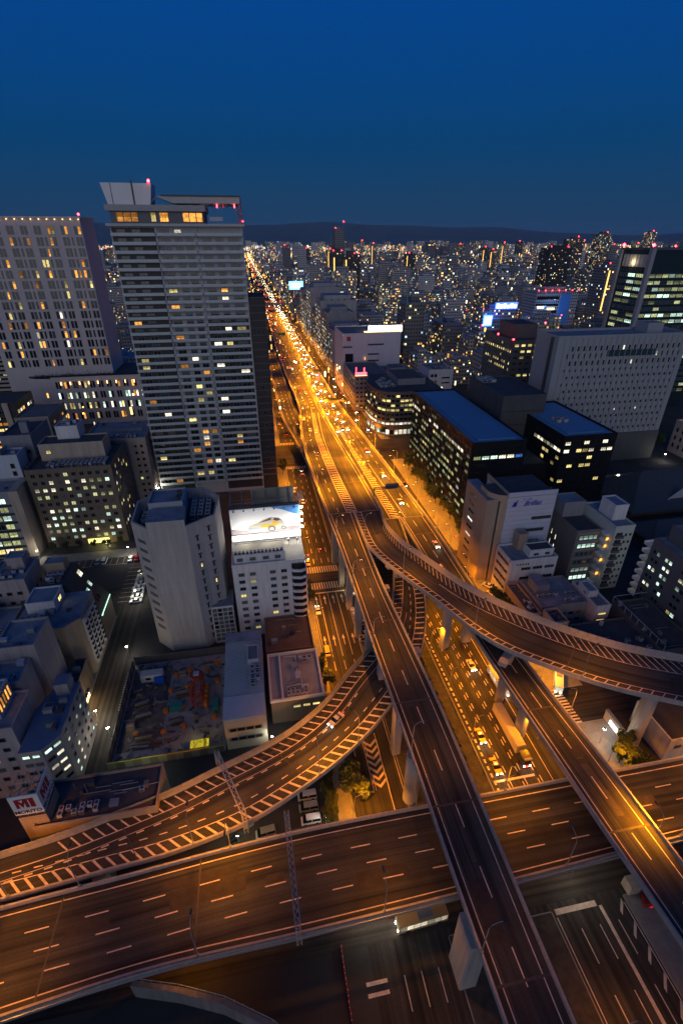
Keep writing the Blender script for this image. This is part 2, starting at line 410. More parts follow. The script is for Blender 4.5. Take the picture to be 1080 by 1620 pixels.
    def hatch(s, o0, o1, a, z, pitch=2.6, w=.55, skew=1.5, fn=None):
        d = a
        while d < z:
            x0, x1 = (o0, o1) if fn is None else fn((d - a) / (z - a))
            if abs(x1 - x0) > .3: s.mark('hatch_stripe', s.at(d, x0), s.at(d + skew, x1), s.at(d + skew + w, x1), s.at(d + w, x0))
            d += pitch
    def joint(s, d, w=.5):
        w *= .6
        q = MB(); q.quad(s.at(d, .4, .02), s.at(d, -.4, .02), s.at(d + w, -.4, .02), s.at(d + w, .4, .02)); build(q, 'expansion_joint', mat('joint_steel', (.055, .05, .045), .6, .3, .8), s.t)
    def panels(s, side, a, z, pitch=2.6, h=1.7, base=.95, mats=None, lean=0.0):
        d = a; ms = mats
        while d + pitch <= z:
            e = .13 if side == 'L' else -.13
            p, q = s.at(d + .04, e, base + .01), s.at(d + pitch - .04, e, base + .01); c = (p + q) / 2; v = q - p
            piece('noise_panel', rng.choice(ms), s.t, c[0], c[1], c[2], float(np.linalg.norm(v[:2])), .14, h, math.atan2(v[1], v[0])); d += pitch
    def finish(s):
        for k in range(PATCH.get(s.t['label'][:9], 7)):
            d = rng.uniform(.1, .95) * s.len; o = rng.uniform(1.5, max(2, s.W.min() - 4.5)); L = rng.uniform(3, 16); w = rng.choice((1.0, 1.6, 3.0)); q = MB(); n = max(1, int(L / 3))
            u = .004 + .0004 * k
            for j in range(n): q.quad(s.at(d + L * j / n, o, u), s.at(d + L * j / n, o + w, u), s.at(d + L * (j + 1) / n, o + w, u), s.at(d + L * (j + 1) / n, o, u))
            build(q, 'road_patch', rng.choice(PATCHM), s.t)
        if s.m.f: stuff(build(s.m, 'lane_marking', PAINT, s.t))
    def pier(s, d, w=3.0, t=2.2, kind='rect', off=None, zb=0, cap=True, m=None):
        c = s.frac(d, .5 if off is None else off, 0); c2 = s.frac(min(d + 1, s.len), .5 if off is None else off, 0); v = c2 - c; a = math.atan2(v[1], v[0])
        b = MB(); top = c[2] - 1.75
        if kind == 'rect':
            pts = [(-t / 2, -w / 2), (t / 2, -w / 2), (t / 2, w / 2), (-t / 2, w / 2)]
            pts = [(-t / 2 + .2, -w / 2), (t / 2 - .2, -w / 2), (t / 2, -w / 2 + .2), (t / 2, w / 2 - .2), (t / 2 - .2, w / 2), (-t / 2 + .2, w / 2), (-t / 2, w / 2 - .2), (-t / 2, -w / 2 + .2)]
        else: pts = [(math.cos(6.2832 * k / 20) * t / 2, math.sin(6.2832 * k / 20) * w / 2) for k in range(20)]
        ca, sa = math.cos(a), math.sin(a); rot = lambda p: (c[0] + p[0] * ca - p[1] * sa, c[1] + p[0] * sa + p[1] * ca)
        b.prism([rot(p) for p in pts], zb, top - (1.3 if cap else 0))
        if cap:
            W = np.linalg.norm(s.at(d, 0) - s.at(d, -1e-9)) * .40; k = off if off is not None else .5
            b.prism([rot(p) for p in ((-t / 2, -W), (t / 2, -W), (t / 2, W), (-t / 2, W))], top - 1.29, top)
        return build(b, 'pier', m or CONC, s.t)

# ------------------------------------------------------------------ ground, streets, pavements
def sheet(name, x0, x1, y0, y1, z, m, along='y', seg=40.0):
    b = MB(); n = max(1, int((y1 - y0) / seg)) if along == 'y' else max(1, int((x1 - x0) / seg))
    for i in range(n):
        if along == 'y':
            p, q = y0 + (y1 - y0) * i / n, y0 + (y1 - y0) * (i + 1) / n
            b.quad((x0, p, z), (x1, p, z), (x1, q, z), (x0, q, z), 0, [(x0, p), (x1, p), (x1, q), (x0, q)])
        else:
            p, q = x0 + (x1 - x0) * i / n, x0 + (x1 - x0) * (i + 1) / n
            b.quad((p, y0, z), (q, y0, z), (q, y1, z), (p, y1, z), 0, [(y0, p), (y0, q), (y1, q), (y1, p)])
    return struct(build(b, name, m))
b = MB(); b.box(-19000, 19000, -400, 23000, -2, -.02)
struct(build(b, 'ground', mat('urban_ground', (.045, .044, .043), .95, .4, .05)))
sheet('avenue', 12.5, 84, -40, 1500, .004, ASPH2)
sheet('cross_street', -220, 320, 151, 168, .008, ASPH2, 'x')
sheet('cross_street', -220, 320, 274, 308, .008, ASPH2, 'x')
sheet('cross_street', 72, 320, 79, 90, .008, ASPH2, 'x')
sheet('side_street', -56, -47.3, 79, 290, .012, ASPH2)
sheet('under_viaduct_street', -220, 320, 40.5, 57.5, .016, ASPH2, 'x')
sheet('far_avenue', 20, 78, 1500, 4200, .004, ASPH2)
PAVE = mat('paving', (.19, .18, .165), .85, .25, .6); KERB = mat('kerb_stone', (.26, .25, .24), .85, .2, .8)
def pavement(name, x0, x1, y0, y1, m=PAVE, kerb='WE'):
    b = MB(); b.box(x0, x1, y0, y1, -.02, .14); o = struct(build(b, name, m)); o['base'] = (0., 0., 0.)
    k = MB()
    if 'W' in kerb: k.box(x0 - .2, x0, y0, y1, -.02, .146)
    if 'E' in kerb: k.box(x1, x1 + .2, y0, y1, -.02, .146)
    if 'S' in kerb: k.box(x0, x1, y0 - .2, y0, -.02, .146)
    if 'N' in kerb: k.box(x0, x1, y1, y1 + .2, -.02, .146)
    if k.f: build(k, 'kerb', KERB, o)
    return o
pavement('pavement', 11.2, 15.0, 59, 150, kerb='E'); pavement('pavement', 9.5, 15.4, 169, 273, kerb='ENS'); pavement('pavement', 9.5, 14.5, 309, 900, kerb='ES')
pavement('pavement', 81.3, 92, 169, 273, kerb='WSN'); pavement('pavement', 84, 90, 309, 1100, kerb='WS'); pavement('pavement', 80.5, 92, 91, 150.6, kerb='WSN')
pavement('pavement', 79.5, 92, 58, 78.5, kerb='WNS')
pavement('median', 29.0, 50.2, 60, 150, mat('median_soil', (.055, .05, .04), .95, .5, .5), 'WENS')
pavement('median', 29.0, 49.5, 169, 273, mat('median_soil', (.055, .05, .04)), 'WENS'); pavement('median', 34, 49.5, 309, 900, mat('median_soil', (.055, .05, .04)), 'WENS')
pavement('median', 67.6, 71.5, 91, 150, kerb='WENS'); pavement('median', 67.6, 70.5, 169, 273, kerb='WENS')
pavement('median', 28.6, 50.5, -40, 39, mat('median_soil', (.055, .05, .04)), 'WEN')
pavement('pavement', 67.0, 78, -40, 39, kerb='WN')
pavement('pavement', -58.2, -56.2, 79, 150, kerb='E'); pavement('pavement', -96, -56.4, 190, 196, kerb='SE')

def decal(name, road, quads, m, z):
    b = MB()
    for q in quads: b.quad(*[(x, y, z) for x, y in q])
    return struct(build(b, name, m))
def rect(x0, x1, y0, y1): return ((x0, y0), (x1, y0), (x1, y1), (x0, y1))
mk = []
for y0, y1, xa, xb in ((163.2, 167.4, 15.6, 28.6), (152.2, 156.4, 16.0, 29.0), (309.5, 313.5, 15, 27), (269.5, 273.5, 15.8, 27.6), (152.2, 156, 72, 80), (163.5, 167.3, 72, 80), (91.2, 94.5, 72, 80), (75.4, 78.8, 72, 79)):
    x = xa
    while x < xb: mk.append(rect(x, x + .5, y0, y1)); x += 1.0
y = 78.8
while y < 90.5: mk.append(rect(80.3, 84.0, y, y + .5)); y += 1.05
for x0 in (18.2, 21.5, 24.8):                                   # avenue west side: solid before the crossing, dashed after
    mk.append(rect(x0, x0 + .18, 116, 149.5))
    for y in range(60, 113, 10): mk.append(rect(x0, x0 + .18, y, y + 4))
    for y in range(-30, 38, 10): mk.append(rect(x0, x0 + .18, y, y + 5))
for x0 in (19, 22.3, 25.3):
    for y in list(range(170, 268, 8)) + list(range(316, 700, 9)): mk.append(rect(x0, x0 + .2, y, y + 3.4))
mk.append(rect(16, 28.4, 149.6, 150.2)); mk.append(rect(28.2, 28.4, 60, 149)); mk.append(rect(15.6, 15.75, 112, 149)); mk.append(rect(28.3, 28.5, 170, 268))
for y in (121, 143):                                            # straight-on arrows
    for x in (16.8, 20, 23.3, 26.6): mk += [rect(x - .12, x + .12, y, y + 3), ((x - .5, y + 3), (x + .5, y + 3), (x + .05, y + 5), (x - .05, y + 5))]
for x in (55, 59, 63.2):                                        # ground road between the viaducts
    for y in range(64, 132, 4): mk += [rect(x - .55, x - .3, y, y + 1.8), rect(x + .3, x + .55, y + .7, y + 2.5)]
    for y in range(-30, 40, 10): mk.append(rect(x, x + .2, y, y + 5.5))
for y in range(64, 132, 2): mk.append(rect(51.3, 51.8, y, y + 1.1))
mk += [rect(66.3, 66.5, 62, 148), rect(51.6, 62.4, 66.5, 67.1), rect(51.4, 60.5, 38.4, 39.4), rect(60.8, 61.5, 8, 38.4), rect(51.2, 51.4, -30, 38), rect(66.3, 66.5, -30, 38)]
for y in range(4, 38, 4): mk.append(((64.6, y), (66.2, y + 2), (66.2, y + 2.8), (64.6, y + .8)))
for i in range(7):                                              # chevrons in front of the round pier
    y = 72 + i * 1.9
    mk += [((21.2, y), (22.9, y - 1.5), (22.9, y - .7), (21.2, y + .8)), ((24.6, y), (22.9, y - 1.5), (22.9, y - .7), (24.6, y + .8))]
mk += [rect(20.9, 21.1, 70, 86), rect(24.7, 24.9, 60, 86), rect(18, 21, 69.6, 70.1)]
for x0 in (73.5, 77):
    for y in range(94, 150, 9): mk.append(rect(x0, x0 + .18, y, y + 4))
    for y in range(170, 900, 9): mk.append(rect(x0, x0 + .18, y, y + 4))
mk += [rect(11, 15, 33, 33.6), rect(11, 15, 34.6, 35.2)]
for k in range(14): mk.append(rect(-53.4 + .3 * math.sin(k * 2.1), -52.2 + .5 * math.sin(k * 3.3), 91 + k * .95, 91.45 + k * .95))   # worn lettering on the side street
for k in range(10): mk.append(rect(-79 + k * 2.6, -78.85 + k * 2.6, 184.5, 189.5))
for k in range(9): mk.append(rect(-57.4, -52.4, 158 + k * 2.8, 158.15 + k * 2.8))
mk.append(rect(-79, -53, 184.3, 184.45))
decal('road_marking', None, mk, PAINT, .026)

# ------------------------------------------------------------------ viaducts
MAIN = Deck('viaduct', 'main twin carriageway expressway viaduct, west half, running straight to the horizon',
    [(36, 1400, 15), (33, 1000, 15), (30.5, 700, 15), (29, 536, 15), (30.2, 417, 15), (31.2, 345, 15), (28.6, 312, 15.6), (25.6, 270, 17), (25.1, 219, 18.2), (26, 178, 18.9)],
    [(50, 1400, 15), (49.6, 1000, 15), (49, 700, 15), (48.4, 530, 15), (46.2, 417, 15), (45.8, 345, 15), (46.2, 312, 15.6), (46.9, 270, 17), (48.4, 219, 18.2), (49.2, 178, 18.9)], 6)
D = MAIN
for i, o in enumerate((4.2, 7.6, 11.0)): D.dashes(o, 0, D.len - 245, 4, 6)
D.line(1.0); D.line(-1.2); D.dashes(5.2, D.len - 235, D.len)
D.line(8.6, D.len - 165, D.len, .25); D.line(12.9, D.len - 150, D.len, .25)
D.hatch(8.9, -6.4, D.len - 150, D.len, 2.3, .7, 1.4, lambda k: (9.0 + .2 * k, 10.6 + 2.2 * min(1, k * 1.6)))
for k in range(8): D.mark('lane_block', *[D.at(D.len - 215 + k * 7.5 + q[1], 9.6 + q[0]) for q in ((0, 0), (.8 + .12 * k, 0), (.8 + .12 * k, 1.1), (0, 1.1))])
for dd in (165, 140):
    for o in (3.0, 6.8, 16.5):
        D.mark('arrow_mark', *[D.at(D.len - dd + q[1], o + q[0]) for q in ((-.15, 0), (.15, 0), (.15, 3), (-.15, 3))])
        D.mark('arrow_mark', *[D.at(D.len - dd + q[1], o + q[0]) for q in ((-.5, -2), (.5, -2), (.5, .2), (-.5, .2))][:2] + [D.at(D.len - dd + .3, o + .6), D.at(D.len - dd + .3, o - .6)])
for q in (30, 62, 98, 150, 200, 260): D.joint(D.len - q)
for q in range(15, 760, 32): D.pier(D.len - q, 9, 2.6)
D.finish()

EAST = Deck('viaduct', 'main expressway viaduct, brighter east half with oncoming traffic',
    [(50.6, 1400, 15), (50.1, 1000, 15), (49.6, 700, 15), (49, 530, 15), (46.9, 417, 15), (46.5, 345, 15), (46.9, 312, 14.9), (47.7, 270, 14.6), (49.2, 219, 14.2), (50, 178, 14)],
    [(60, 1400, 15), (60, 1000, 15), (59, 700, 15), (60.6, 530, 15), (60.9, 417, 15), (61.4, 345, 15), (62.8, 312, 14.9), (65.3, 270, 14.6), (68, 219, 14.2), (69.8, 178, 14)], 6)
D = EAST
D.line(.9); D.line(-1.1); D.dashes(4.2, 0, D.len - 130); D.dashes(7.6, 0, D.len)
D.dashes(-4.5, 0, D.len)
D.line(3.9, D.len - 120, D.len, .25); D.hatch(4.3, 5, D.len - 120, D.len, 2.3, .7, 1.5, lambda k: (4.3 + .4 * k, 5.4 + 3.0 * k)); D.line(-9.3, D.len - 60, D.len, .2)
for q in range(12, 760, 32): D.pier(D.len - q, 8, 2.6)
for q in (20, 52, 90, 130): D.joint(D.len - q)
D.finish()

AD = Deck('viaduct', 'straight two lane viaduct running under the camera over the wide crossing viaduct',
    [(26, 177.7, 18.9), (26.8, 150, 19), (27.0, 125, 19), (27.1, 100, 19), (27.7, 70, 19), (28, 40, 19), (28.4, 15, 19), (28.8, -25, 19)],
    [(37.6, 177.7, 18.9), (37.2, 150, 19), (37.1, 125, 19), (38.0, 100, 19), (38.7, 75, 19), (38.6, 50, 19), (38.4, 20, 19), (38.6, -25, 19)])
D = AD
D.line(1.6, w=.18); D.line(-1.7, w=.18); D.dashes(5.4, 4, None, 5, 7, .2)
for q in (12, 40, 68, 98, 124, 152): D.joint(q, .7)
D.pier(111, 3.4, 3.4, 'round', .12, 0, False); D.pier(144, 3.4, 5.2, 'rect', .1, 0, False)
for q in range(8, 100, 15): D.pier(q, 2.2, 2.6, 'rect', .14, 0, False)
for q in (20, 50, 80, 170): D.pier(q, 2.4, 2.4, 'rect', .85)
b = MB()                                                        # drain pipe along the round pier
p = D.frac(111, .12, 0); b.tube([(p[0] + 1.2, p[1] - 1.6, 0), (p[0] + 1.2, p[1] - 1.6, 16.5)], .16); build(b, 'drain_pipe', STEEL, D.t)
D.finish()

BD = Deck('viaduct', 'broad ramp curving away to the right above the other viaducts, hatched on both sides',
    [(37.8, 177.6, 18.95), (37.1, 162, 19.6), (37.4, 146, 20.6), (43.1, 127.5, 21.8), (50.1, 111.8, 22), (56.4, 97, 22), (62, 88.5, 22), (71.6, 79.6, 22), (80, 73, 22), (90.1, 67.1, 22), (103, 61, 22), (140, 47, 22)],
    [(49.2, 177.6, 18.95), (47.6, 162, 19.6), (49.4, 148, 20.6), (54.5, 132.5, 21.8), (61.6, 116.2, 22), (68.4, 106.4, 22), (76, 97.8, 22), (83.4, 90.6, 22), (93.6, 82.9, 22), (106.2, 76.5, 22), (120, 71, 22), (146, 63, 22)], 2.5)
D = BD
D.line(2.7, w=.2); D.hatch(.5, 2.7, 0, D.len, 2.5, .26, .9); D.line(-5.2, 60, None, .2); D.hatch(-.6, -6.3, 14, D.len, 2.1, .34, 3.6, lambda k: (-.6, -2.0 - 3.0 * min(1, k * 1.8)))
BP = [mat('noise_panel_grey', (.27, .26, .27), .7, .15, .8), mat('noise_panel_mauve', (.30, .27, .29), .7, .15, .8), mat('noise_panel_buff', (.31, .28, .23), .7, .15, .8)]
D.panels('R', 6, D.len - 4, 2.5, 1.55, .95, BP)
for q in (18, 46, 74, 104, 130): D.joint(q, .45)
D.pier(90, 3.2, 2.2, 'rect', .2, 0); D.pier(66, 3, 2.2, 'rect'); D.pier(40, 3, 2.2, 'rect'); D.pier(124, 4.4, 3.4, 'round', .3, 0, False, CONC)
D.finish()

DD = Deck('viaduct', 'ramp curving left beneath the straight viaduct, red brown hatching along both edges',
    [(50, 177.6, 13.95), (49.3, 165, 13.8), (46, 145, 13.4), (42, 130, 13), (37, 117, 12.6), (28.3, 105.5, 12.3), (18.7, 96, 12), (10.7, 87.3, 12), (1.8, 81, 12), (-5.7, 77.5, 12), (-15.4, 74, 12), (-24.5, 70.6, 12), (-37.3, 67.2, 12), (-46.5, 65, 12), (-58, 63.2, 12), (-100, 58, 12)],
    [(57.4, 177.6, 13.95), (56.5, 165, 13.8), (54.4, 145, 13.4), (52.4, 128, 13), (46.5, 109, 12.6), (38.6, 95, 12.3), (30, 85.7, 12), (23, 79, 12), (13.5, 72, 12), (.4, 64.8, 12), (-8.4, 61.1, 12), (-24.7, 57.6, 12), (-34.6, 56.8, 12), (-44, 55.9, 12), (-54.4, 55, 12), (-100, 50.6, 12)], 2.5)
D = DD
D.line(3.2, 20, None, .2); D.hatch(.6, 3.2, 40, D.len - 55, 2.4, .4, -1.2); D.line(-3.5, 20, None, .2); D.hatch(-.6, -3.5, 25, D.len, 2.35, .55, 1.2)
D.dashes(-5.2, 20, None, 1.6, 2.2, .25); D.dashes(5.3, D.len - 130, None, 1.5, 2.0, .3); D.line(5.0, 60, D.len, .12)
D.panels('L', 62, D.len - 4, 2.9, 1.2, .95, [mat('noise_panel_olive', (.25, .24, .18), .75, .15, .8), mat('noise_panel_sand', (.30, .27, .21), .75, .15, .8)])
for q in (60, 92, 124, 160): D.joint(q, .35)
for q in (44, 74, 104, 136, 166): D.pier(q, 3, 2.2, 'rect')
D.finish()

CD = Deck('viaduct', 'straight viaduct at the right, passing under the curved ramp and over the wide crossing viaduct',
    [(57.9, 177.6, 13.97), (58.3, 160, 14), (58.7, 130, 14.3), (59.2, 100, 15.2), (59.4, 80, 16.4), (60.1, 62, 17), (61.0, 45, 17), (62.3, 25, 17), (64, -25, 17)],
    [(69.8, 177.6, 13.97), (70, 160, 14), (69.5, 130, 14.3), (69, 100, 15.2), (69.2, 80, 16.4), (70.3, 62, 17), (71.4, 45, 17), (72.3, 25, 17), (74, -25, 17)])
D = CD
D.line(1.6, w=.18); D.line(-1.8, w=.18); D.dashes(5.1, 3, None, 5, 7, .2)
for q in (14, 44, 76, 104, 134, 158): D.joint(q, .7)
for q in (30, 62): D.pier(q, 3, 2.2)
D.pier(99, 3.2, 3.2, 'round'); D.pier(164, 3, 3, 'round')
D.finish()

ED = Deck('viaduct', 'wide four lane viaduct crossing the whole foreground from side to side',
    [(-140, 46, 12), (-100, 49.6, 12), (-54, 53.8, 12), (-32, 55.2, 12), (-13, 56.6, 12), (5, 57.4, 12), (40, 57.6, 12), (93, 57.6, 12), (180, 57.6, 12)],
    [(-140, 27, 12), (-100, 32, 12), (-48, 37.8, 12), (-25, 39.7, 12), (0, 40, 12), (43, 41, 12), (79, 42, 12), (110, 42.3, 12), (180, 42.4, 12)])
D = ED
D.line(1.3, w=.2); D.line(-1.6, w=.2)
for o, a in ((5.0, 2), (8.25, 4.6), (11.5, 7.2)): D.dashes(o, a, None, 4, 6, .2)
for q in (97, 176, 122, 236): D.joint(q, .5)
for q in range(10, 300, 34):
    if abs(q - 180) > 4: D.pier(q, 8, 2.4)
D.wall('R', 1.5, 'service_walkway', STEEL, .0, 1, .1, -.9, .8)
D.finish()

HD = Deck('viaduct', 'lower ramp along the west side, diving beneath the main viaduct in shadow',
    [(15.5, 800, 9), (16, 700, 9), (16.9, 545, 9), (18, 418, 9), (18.8, 336, 9), (22.6, 301, 8.4), (26, 270, 7.4), (29, 236, 5.5)],
    [(27, 800, 9), (27.6, 700, 9), (28.6, 545, 9), (29.6, 418, 9), (31.0, 336, 9), (34, 301, 8.4), (37, 270, 7.4), (39, 236, 5.5)], 6)
D = HD
D.line(1.2); D.line(-1.3); D.dashes(4.4); D.dashes(7.8)
for q in range(20, 560, 34): D.pier(q, 6, 2)
D.finish()

# ------------------------------------------------------------------ buildings: left side
STONE = mat('pink_stone', (.48, .425, .42), .8, .12, .3, streak=1); WHITEW = mat('white_wall', (.60, .58, .57), .75, .22, .3, streak=1)
GREYW = mat('grey_panel_wall', (.36, .34, .325), .75, .2, .25, streak=1); BROWNW = mat('brown_tile_wall', (.15, .115, .085), .7, .15, .5, streak=1)
BLACKW = mat('dark_tile_wall', (.035, .033, .034), .5, .25, .5, streak=1); BEIGEW = mat('beige_wall', (.40, .33, .25), .8, .25, .3, streak=1)
TANW = mat('tan_wall', (.30, .235, .16), .8, .15, .3, streak=1); CHARW = mat('charcoal_wall', (.10, .098, .095), .7, .18, .3, streak=1)
SLATEW = mat('slate_wall', (.22, .22, .235), .75, .15, .3, streak=1); MAUVEW = mat('mauve_wall', (.32, .28, .27), .8, .25, .3, streak=1)
RAIL = glass('balcony_glass', (.36, .42, .44), .4); BALC = mat('balcony_slab_white', (.40, .41, .42), .7, .1, .4)

# residential tower with balconies
t = thing('apartment_tower', 'tallest apartment tower, white and dark balconies on every floor, lit penthouse on top', 'building', (-25, 259, 0))
b = MB(); b.box(-52, 1.5, 246, 274, 0, 125, 0, 1); build(b, 'wall', [mat('tower_wall', (.36, .36, .37), .7, .1, .3, streak=1), ROOFG], t)
nwin = 0
for i in range(36):
    z = 7.5 + i * 3.26
    piece('balcony_slab', BALC, t, -25.2, 244.9, z - .2, 53.6, 2.1, .22)
    for x0, x1 in ((-52, -34.4), (-33.8, -18.2), (-17.6, 1.4)):
        piece('balcony_railing', RAIL, t, (x0 + x1) / 2, 243.95, z + .03, x1 - x0 - .15, .1, 1.05)
    if i % 3 == 0: piece('balcony_divider', BALC, t, -34.1, 245.0, z + .05, .25, 1.9, 2.75)
    for xc, w in ((-48, 3.4), (-42, 3.4), (-30.8, 3.8), (-25.4, 3.0), (-21, 3.0), (-14, 3.8), (-8.6, 3.0), (-2.6, 4.4)):
        nwin += 1
        if nwin > 284: continue
        k = pick({'d': 52, 't': 20, 'm': 10, 'o': 8 if i < 30 else 1, 'y': 6 if i < 30 else 0, 'w': 3})
        window(t, 'S', xc, 245.56 if xc < -35 else 245.66 if (xc > -17 and z < 87) else 245.98, z + 1.25, w, 2.2, k, 2)
for x, w in ((-34.1, .9), (-17.9, .7), (1.2, .7), (-51.8, .5)): piece('pier_strip', BALC, t, x, 245.75, 0, w, .5, 125)
b = MB(); b.box(-52, -34.5, 245.6, 245.98, 0, 124.5); b.box(-17.3, .8, 245.7, 245.98, 2, 88); build(b, 'dark_bay', BLACKW, t)
b = MB(); b.box(-53, 2.6, 243.2, 275, 125, 126); build(b, 'terrace_slab', BALC, t)
b = MB(); b.box(-51, -14, 246, 272, 126.01, 130.4, 0); build(b, 'penthouse_wall', mat('penthouse_wall', (.13, .13, .14), .6, .1), t)
for xc, w, k in ((-44.5, 9, 'o'), (-34.2, 2.0, 'y'), (-30, 3.6, 'o'), (-18.5, 8.6, 'o')): window(t, 'S', xc, 245.9, 128.3, w, 3.5, k, 3)
b = MB(); b.box(-52.5, -13, 244.4, 273, 130.42, 132.6); build(b, 'penthouse_roof', mat('roof_edge_grey', (.30, .30, .31), .6, .08), t)
b = MB(); b.add([(-51, 246, 132.6), (-34.5, 246, 132.6), (-33.2, 246, 140), (-52.6, 246, 140), (-51, 258, 132.6), (-34.5, 258, 132.6), (-33.2, 258, 140), (-52.6, 258, 140)], [(0, 1, 2, 3), (5, 4, 7, 6), (4, 0, 3, 7), (1, 5, 6, 2), (3, 2, 6, 7)]); build(b, 'crown_box', mat('crown_white', (.66, .66, .66), .6, .05), t)
b = MB(); b.box(-41, -40.4, 245.8, 245.98, 132.6, 141); b.box(-49.0, -48.8, 245.85, 245.98, 132.6, 140); build(b, 'mast', STEELD, t)
b = MB(); b.add([(-32, 245, 135.6), (1.5, 245, 135.6), (1.5, 270, 135.6), (-32, 270, 135.6), (-26, 246, 133.3), (1, 246, 133.3), (1, 268, 133.3), (-26, 268, 133.3)], [(0, 1, 2, 3), (0, 4, 5, 1), (1, 5, 6, 2), (2, 6, 7, 3), (3, 7, 4, 0), (7, 6, 5, 4)]); build(b, 'canopy', mat('canopy_soffit', (.5, .5, .5), .7, .08), t)
b = MB(); b.box(-30, 1.7, 244.6, 270.4, 135.62, 136.1); build(b, 'canopy_edge', STEELD, t)
for k in range(9): piece('canopy_wall', STEELD if k % 2 else BALC, t, -25 + k * 3, 248.5, 131.9, .5, .4, 1.4)
for k, x in enumerate((-14, -8.2, -5.6, -1)): obj('beacon', None, None) if False else piece('red_lamp_strip', BEACON if k % 2 else glow('red_dim', (.8, .02, .02), 1.2), t, x, 248.2, 132.0, .35, .2, 1.2)
b = MB(); b.tube([(-35, 247, 133), (-32, 247, 135.5)], .3); build(b, 'strut', STEEL, t)
b = MB(); b.tube([(-15, 247, 132.7), (-10, 247, 133.4)], .3); build(b, 'strut', STEEL, t)
b = MB()
for k in range(3):
    for dx in (0, 1.6): b.tube([(.2 + dx, 247 + k * .8, 126), (.2 + dx, 247 + k * .8, 135.4)], .12, 4)
for z in range(126, 134, 2): b.tube([(.2, 247, z), (1.8, 247, z + 2)], .1, 4); b.tube([(1.8, 247, z), (.2, 247, z + 2)], .1, 4)
build(b, 'lattice_column', mat('red_lattice', (.35, .05, .03), .6), t)
piece('terrace_rail', BALC, t, -9, 245, 127, 5.5, .15, 1.5)
beacon(t, -34, 246, 140.8, 1.2); beacon(t, 2, 246, 127, .5)
b = MB(); b.box(1.7, 9, 244.6, 270, 0, 97, 0, 1); build(b, 'side_wing', [BLACKW, ROOFD], t)
for i in range(28): piece('wing_sill', CHARW, t, 5.4, 244.45, 9 + i * 3.26, 6.8, .3, .35)
for k in range(28):
    if rng.random() < .45: window(t, 'S', 5.2, 244.58, 10.8 + k * 3.26, 2.0, 1.4, pick({'d': 8, 'o': 1}), 1)

# stone hotel tower and podium, far left
t = thing('hotel_tower', 'pink stone tower with paired windows and a row of warm lamps along its roof edge', 'building', (-135, 406, 0))
b = MB(); b.box(-172, -100, 390, 424, 0, 132, 0, 1); build(b, 'wall', [STONE, ROOFG], t)
b = MB(); b.box(-173, -99.2, 389.2, 424.6, 132.01, 133.2); build(b, 'cornice', STONE, t)
HT = {'d': 66, 't': 14, 'o': 13, 'y': 6, 'w': 1}
for r in range(14):
    z = 43 + r * 6.35
    for c in range(9):
        x = -170 + c * 8.0
        for dx in (0, 2.2):
            window(t, 'S', x + 2.2 + dx, 389.97, z, 1.7, 4.9, pick(HT), 1)
        if c % 2 and r < 13: window(t, 'S', x + 7.1, 389.97, z, 1.1, 4.9, pick({'d': 8, 'o': 1}), 1)
for r in range(14):
    for y in (396, 404, 412, 419): 
        if len(t.children) < 305: window(t, 'E', y, -99.97, 43 + r * 6.35, 1.8, 4.9, pick({'d': 8, 'o': 2}), 1)
WARM = glow('warm_lamp', (1, .55, .2), 5)
for k in range(16): piece('roof_lamp', WARM, t, -171 + k * 4.7, 388.9, 131.4, .5, .3, .5)
beacon(t, -100, 390, 134.5, 1.4); beacon(t, -158, 390, 134.5, 1.2); beacon(t, -172, 392, 112, 1.2)
t = thing('hotel_podium', 'curved pink stone podium with planted roof below the stone tower', 'building', (-115, 385, 0))
front = [(-156, 384), (-150, 381), (-140, 379), (-76, 379)]
b = MB(); b.prism([(-76, 379), (-76, 424), (-158, 424), (-158, 390), (-156, 384), (-150, 381), (-140, 379)], 0, 34, 0, 1); build(b, 'wall', [STONE, ROOFD], t)
b = MB(); b.box(-140, -75.6, 378.6, 379.2, 34.01, 35.0); build(b, 'cornice', STONE, t)
for r in range(4):
    z = 6.5 + r * 7.6
    for c in range(11):
        x = -137 + c * 5.7
        for dx in (0, 1.9): window(t, 'S', x + dx, 378.97, z, 1.5, 5.0, pick({'d': 35, 'o': 6, 'w': 22, 'c': 22, 'y': 10} if r in (1, 2) else {'d': 70, 'o': 25, 'y': 5}), 1)
for k in range(10):
    piece('wall_lamp', WARM, t, -134 + k * 6.2, 378.7, 29.5, .5, .5, 2.0)
b = MB(); 
for k in range(700):
    x, y, z = rng.uniform(-152, -80), rng.gauss(383.5, 1.4), 34 + abs(rng.gauss(0, 1.1)); s = rng.uniform(.4, .9)
    a = rng.random() * 6.28; d = (math.cos(a) * s, math.sin(a) * s, rng.uniform(-.4, .4) * s); e = (-math.sin(a) * s, math.cos(a) * s, rng.uniform(-.2, .8) * s)
    b.quad((x - d[0], y - d[1], z), (x - e[0], y - e[1], z + e[2]), (x + d[0], y + d[1], z + d[2]), (x + e[0], y + e[1], z - e[2] * .3))
stuff(build(b, 'roof_planting', mat('hedge_leaf', (.035, .055, .022), .8, .4, .6), t))

# slab of striped offices behind the hotel tower
t = block('striped_office', 'pale office slab with close window bands, behind the stone tower at left edge', -215, -178, 440, 470, 122, mat('stripe_wall', (.34, .31, .27), .8, .1), None)
for i in range(34):
    piece('window_band', DARK, t, -196, 439.9, 4 + i * 3.4, 36, .15, 1.5)
    if rng.random() < .3: window(t, 'S', rng.uniform(-210, -182), 439.7, 4.8 + i * 3.4, 4, 1.4, 'y', 2)

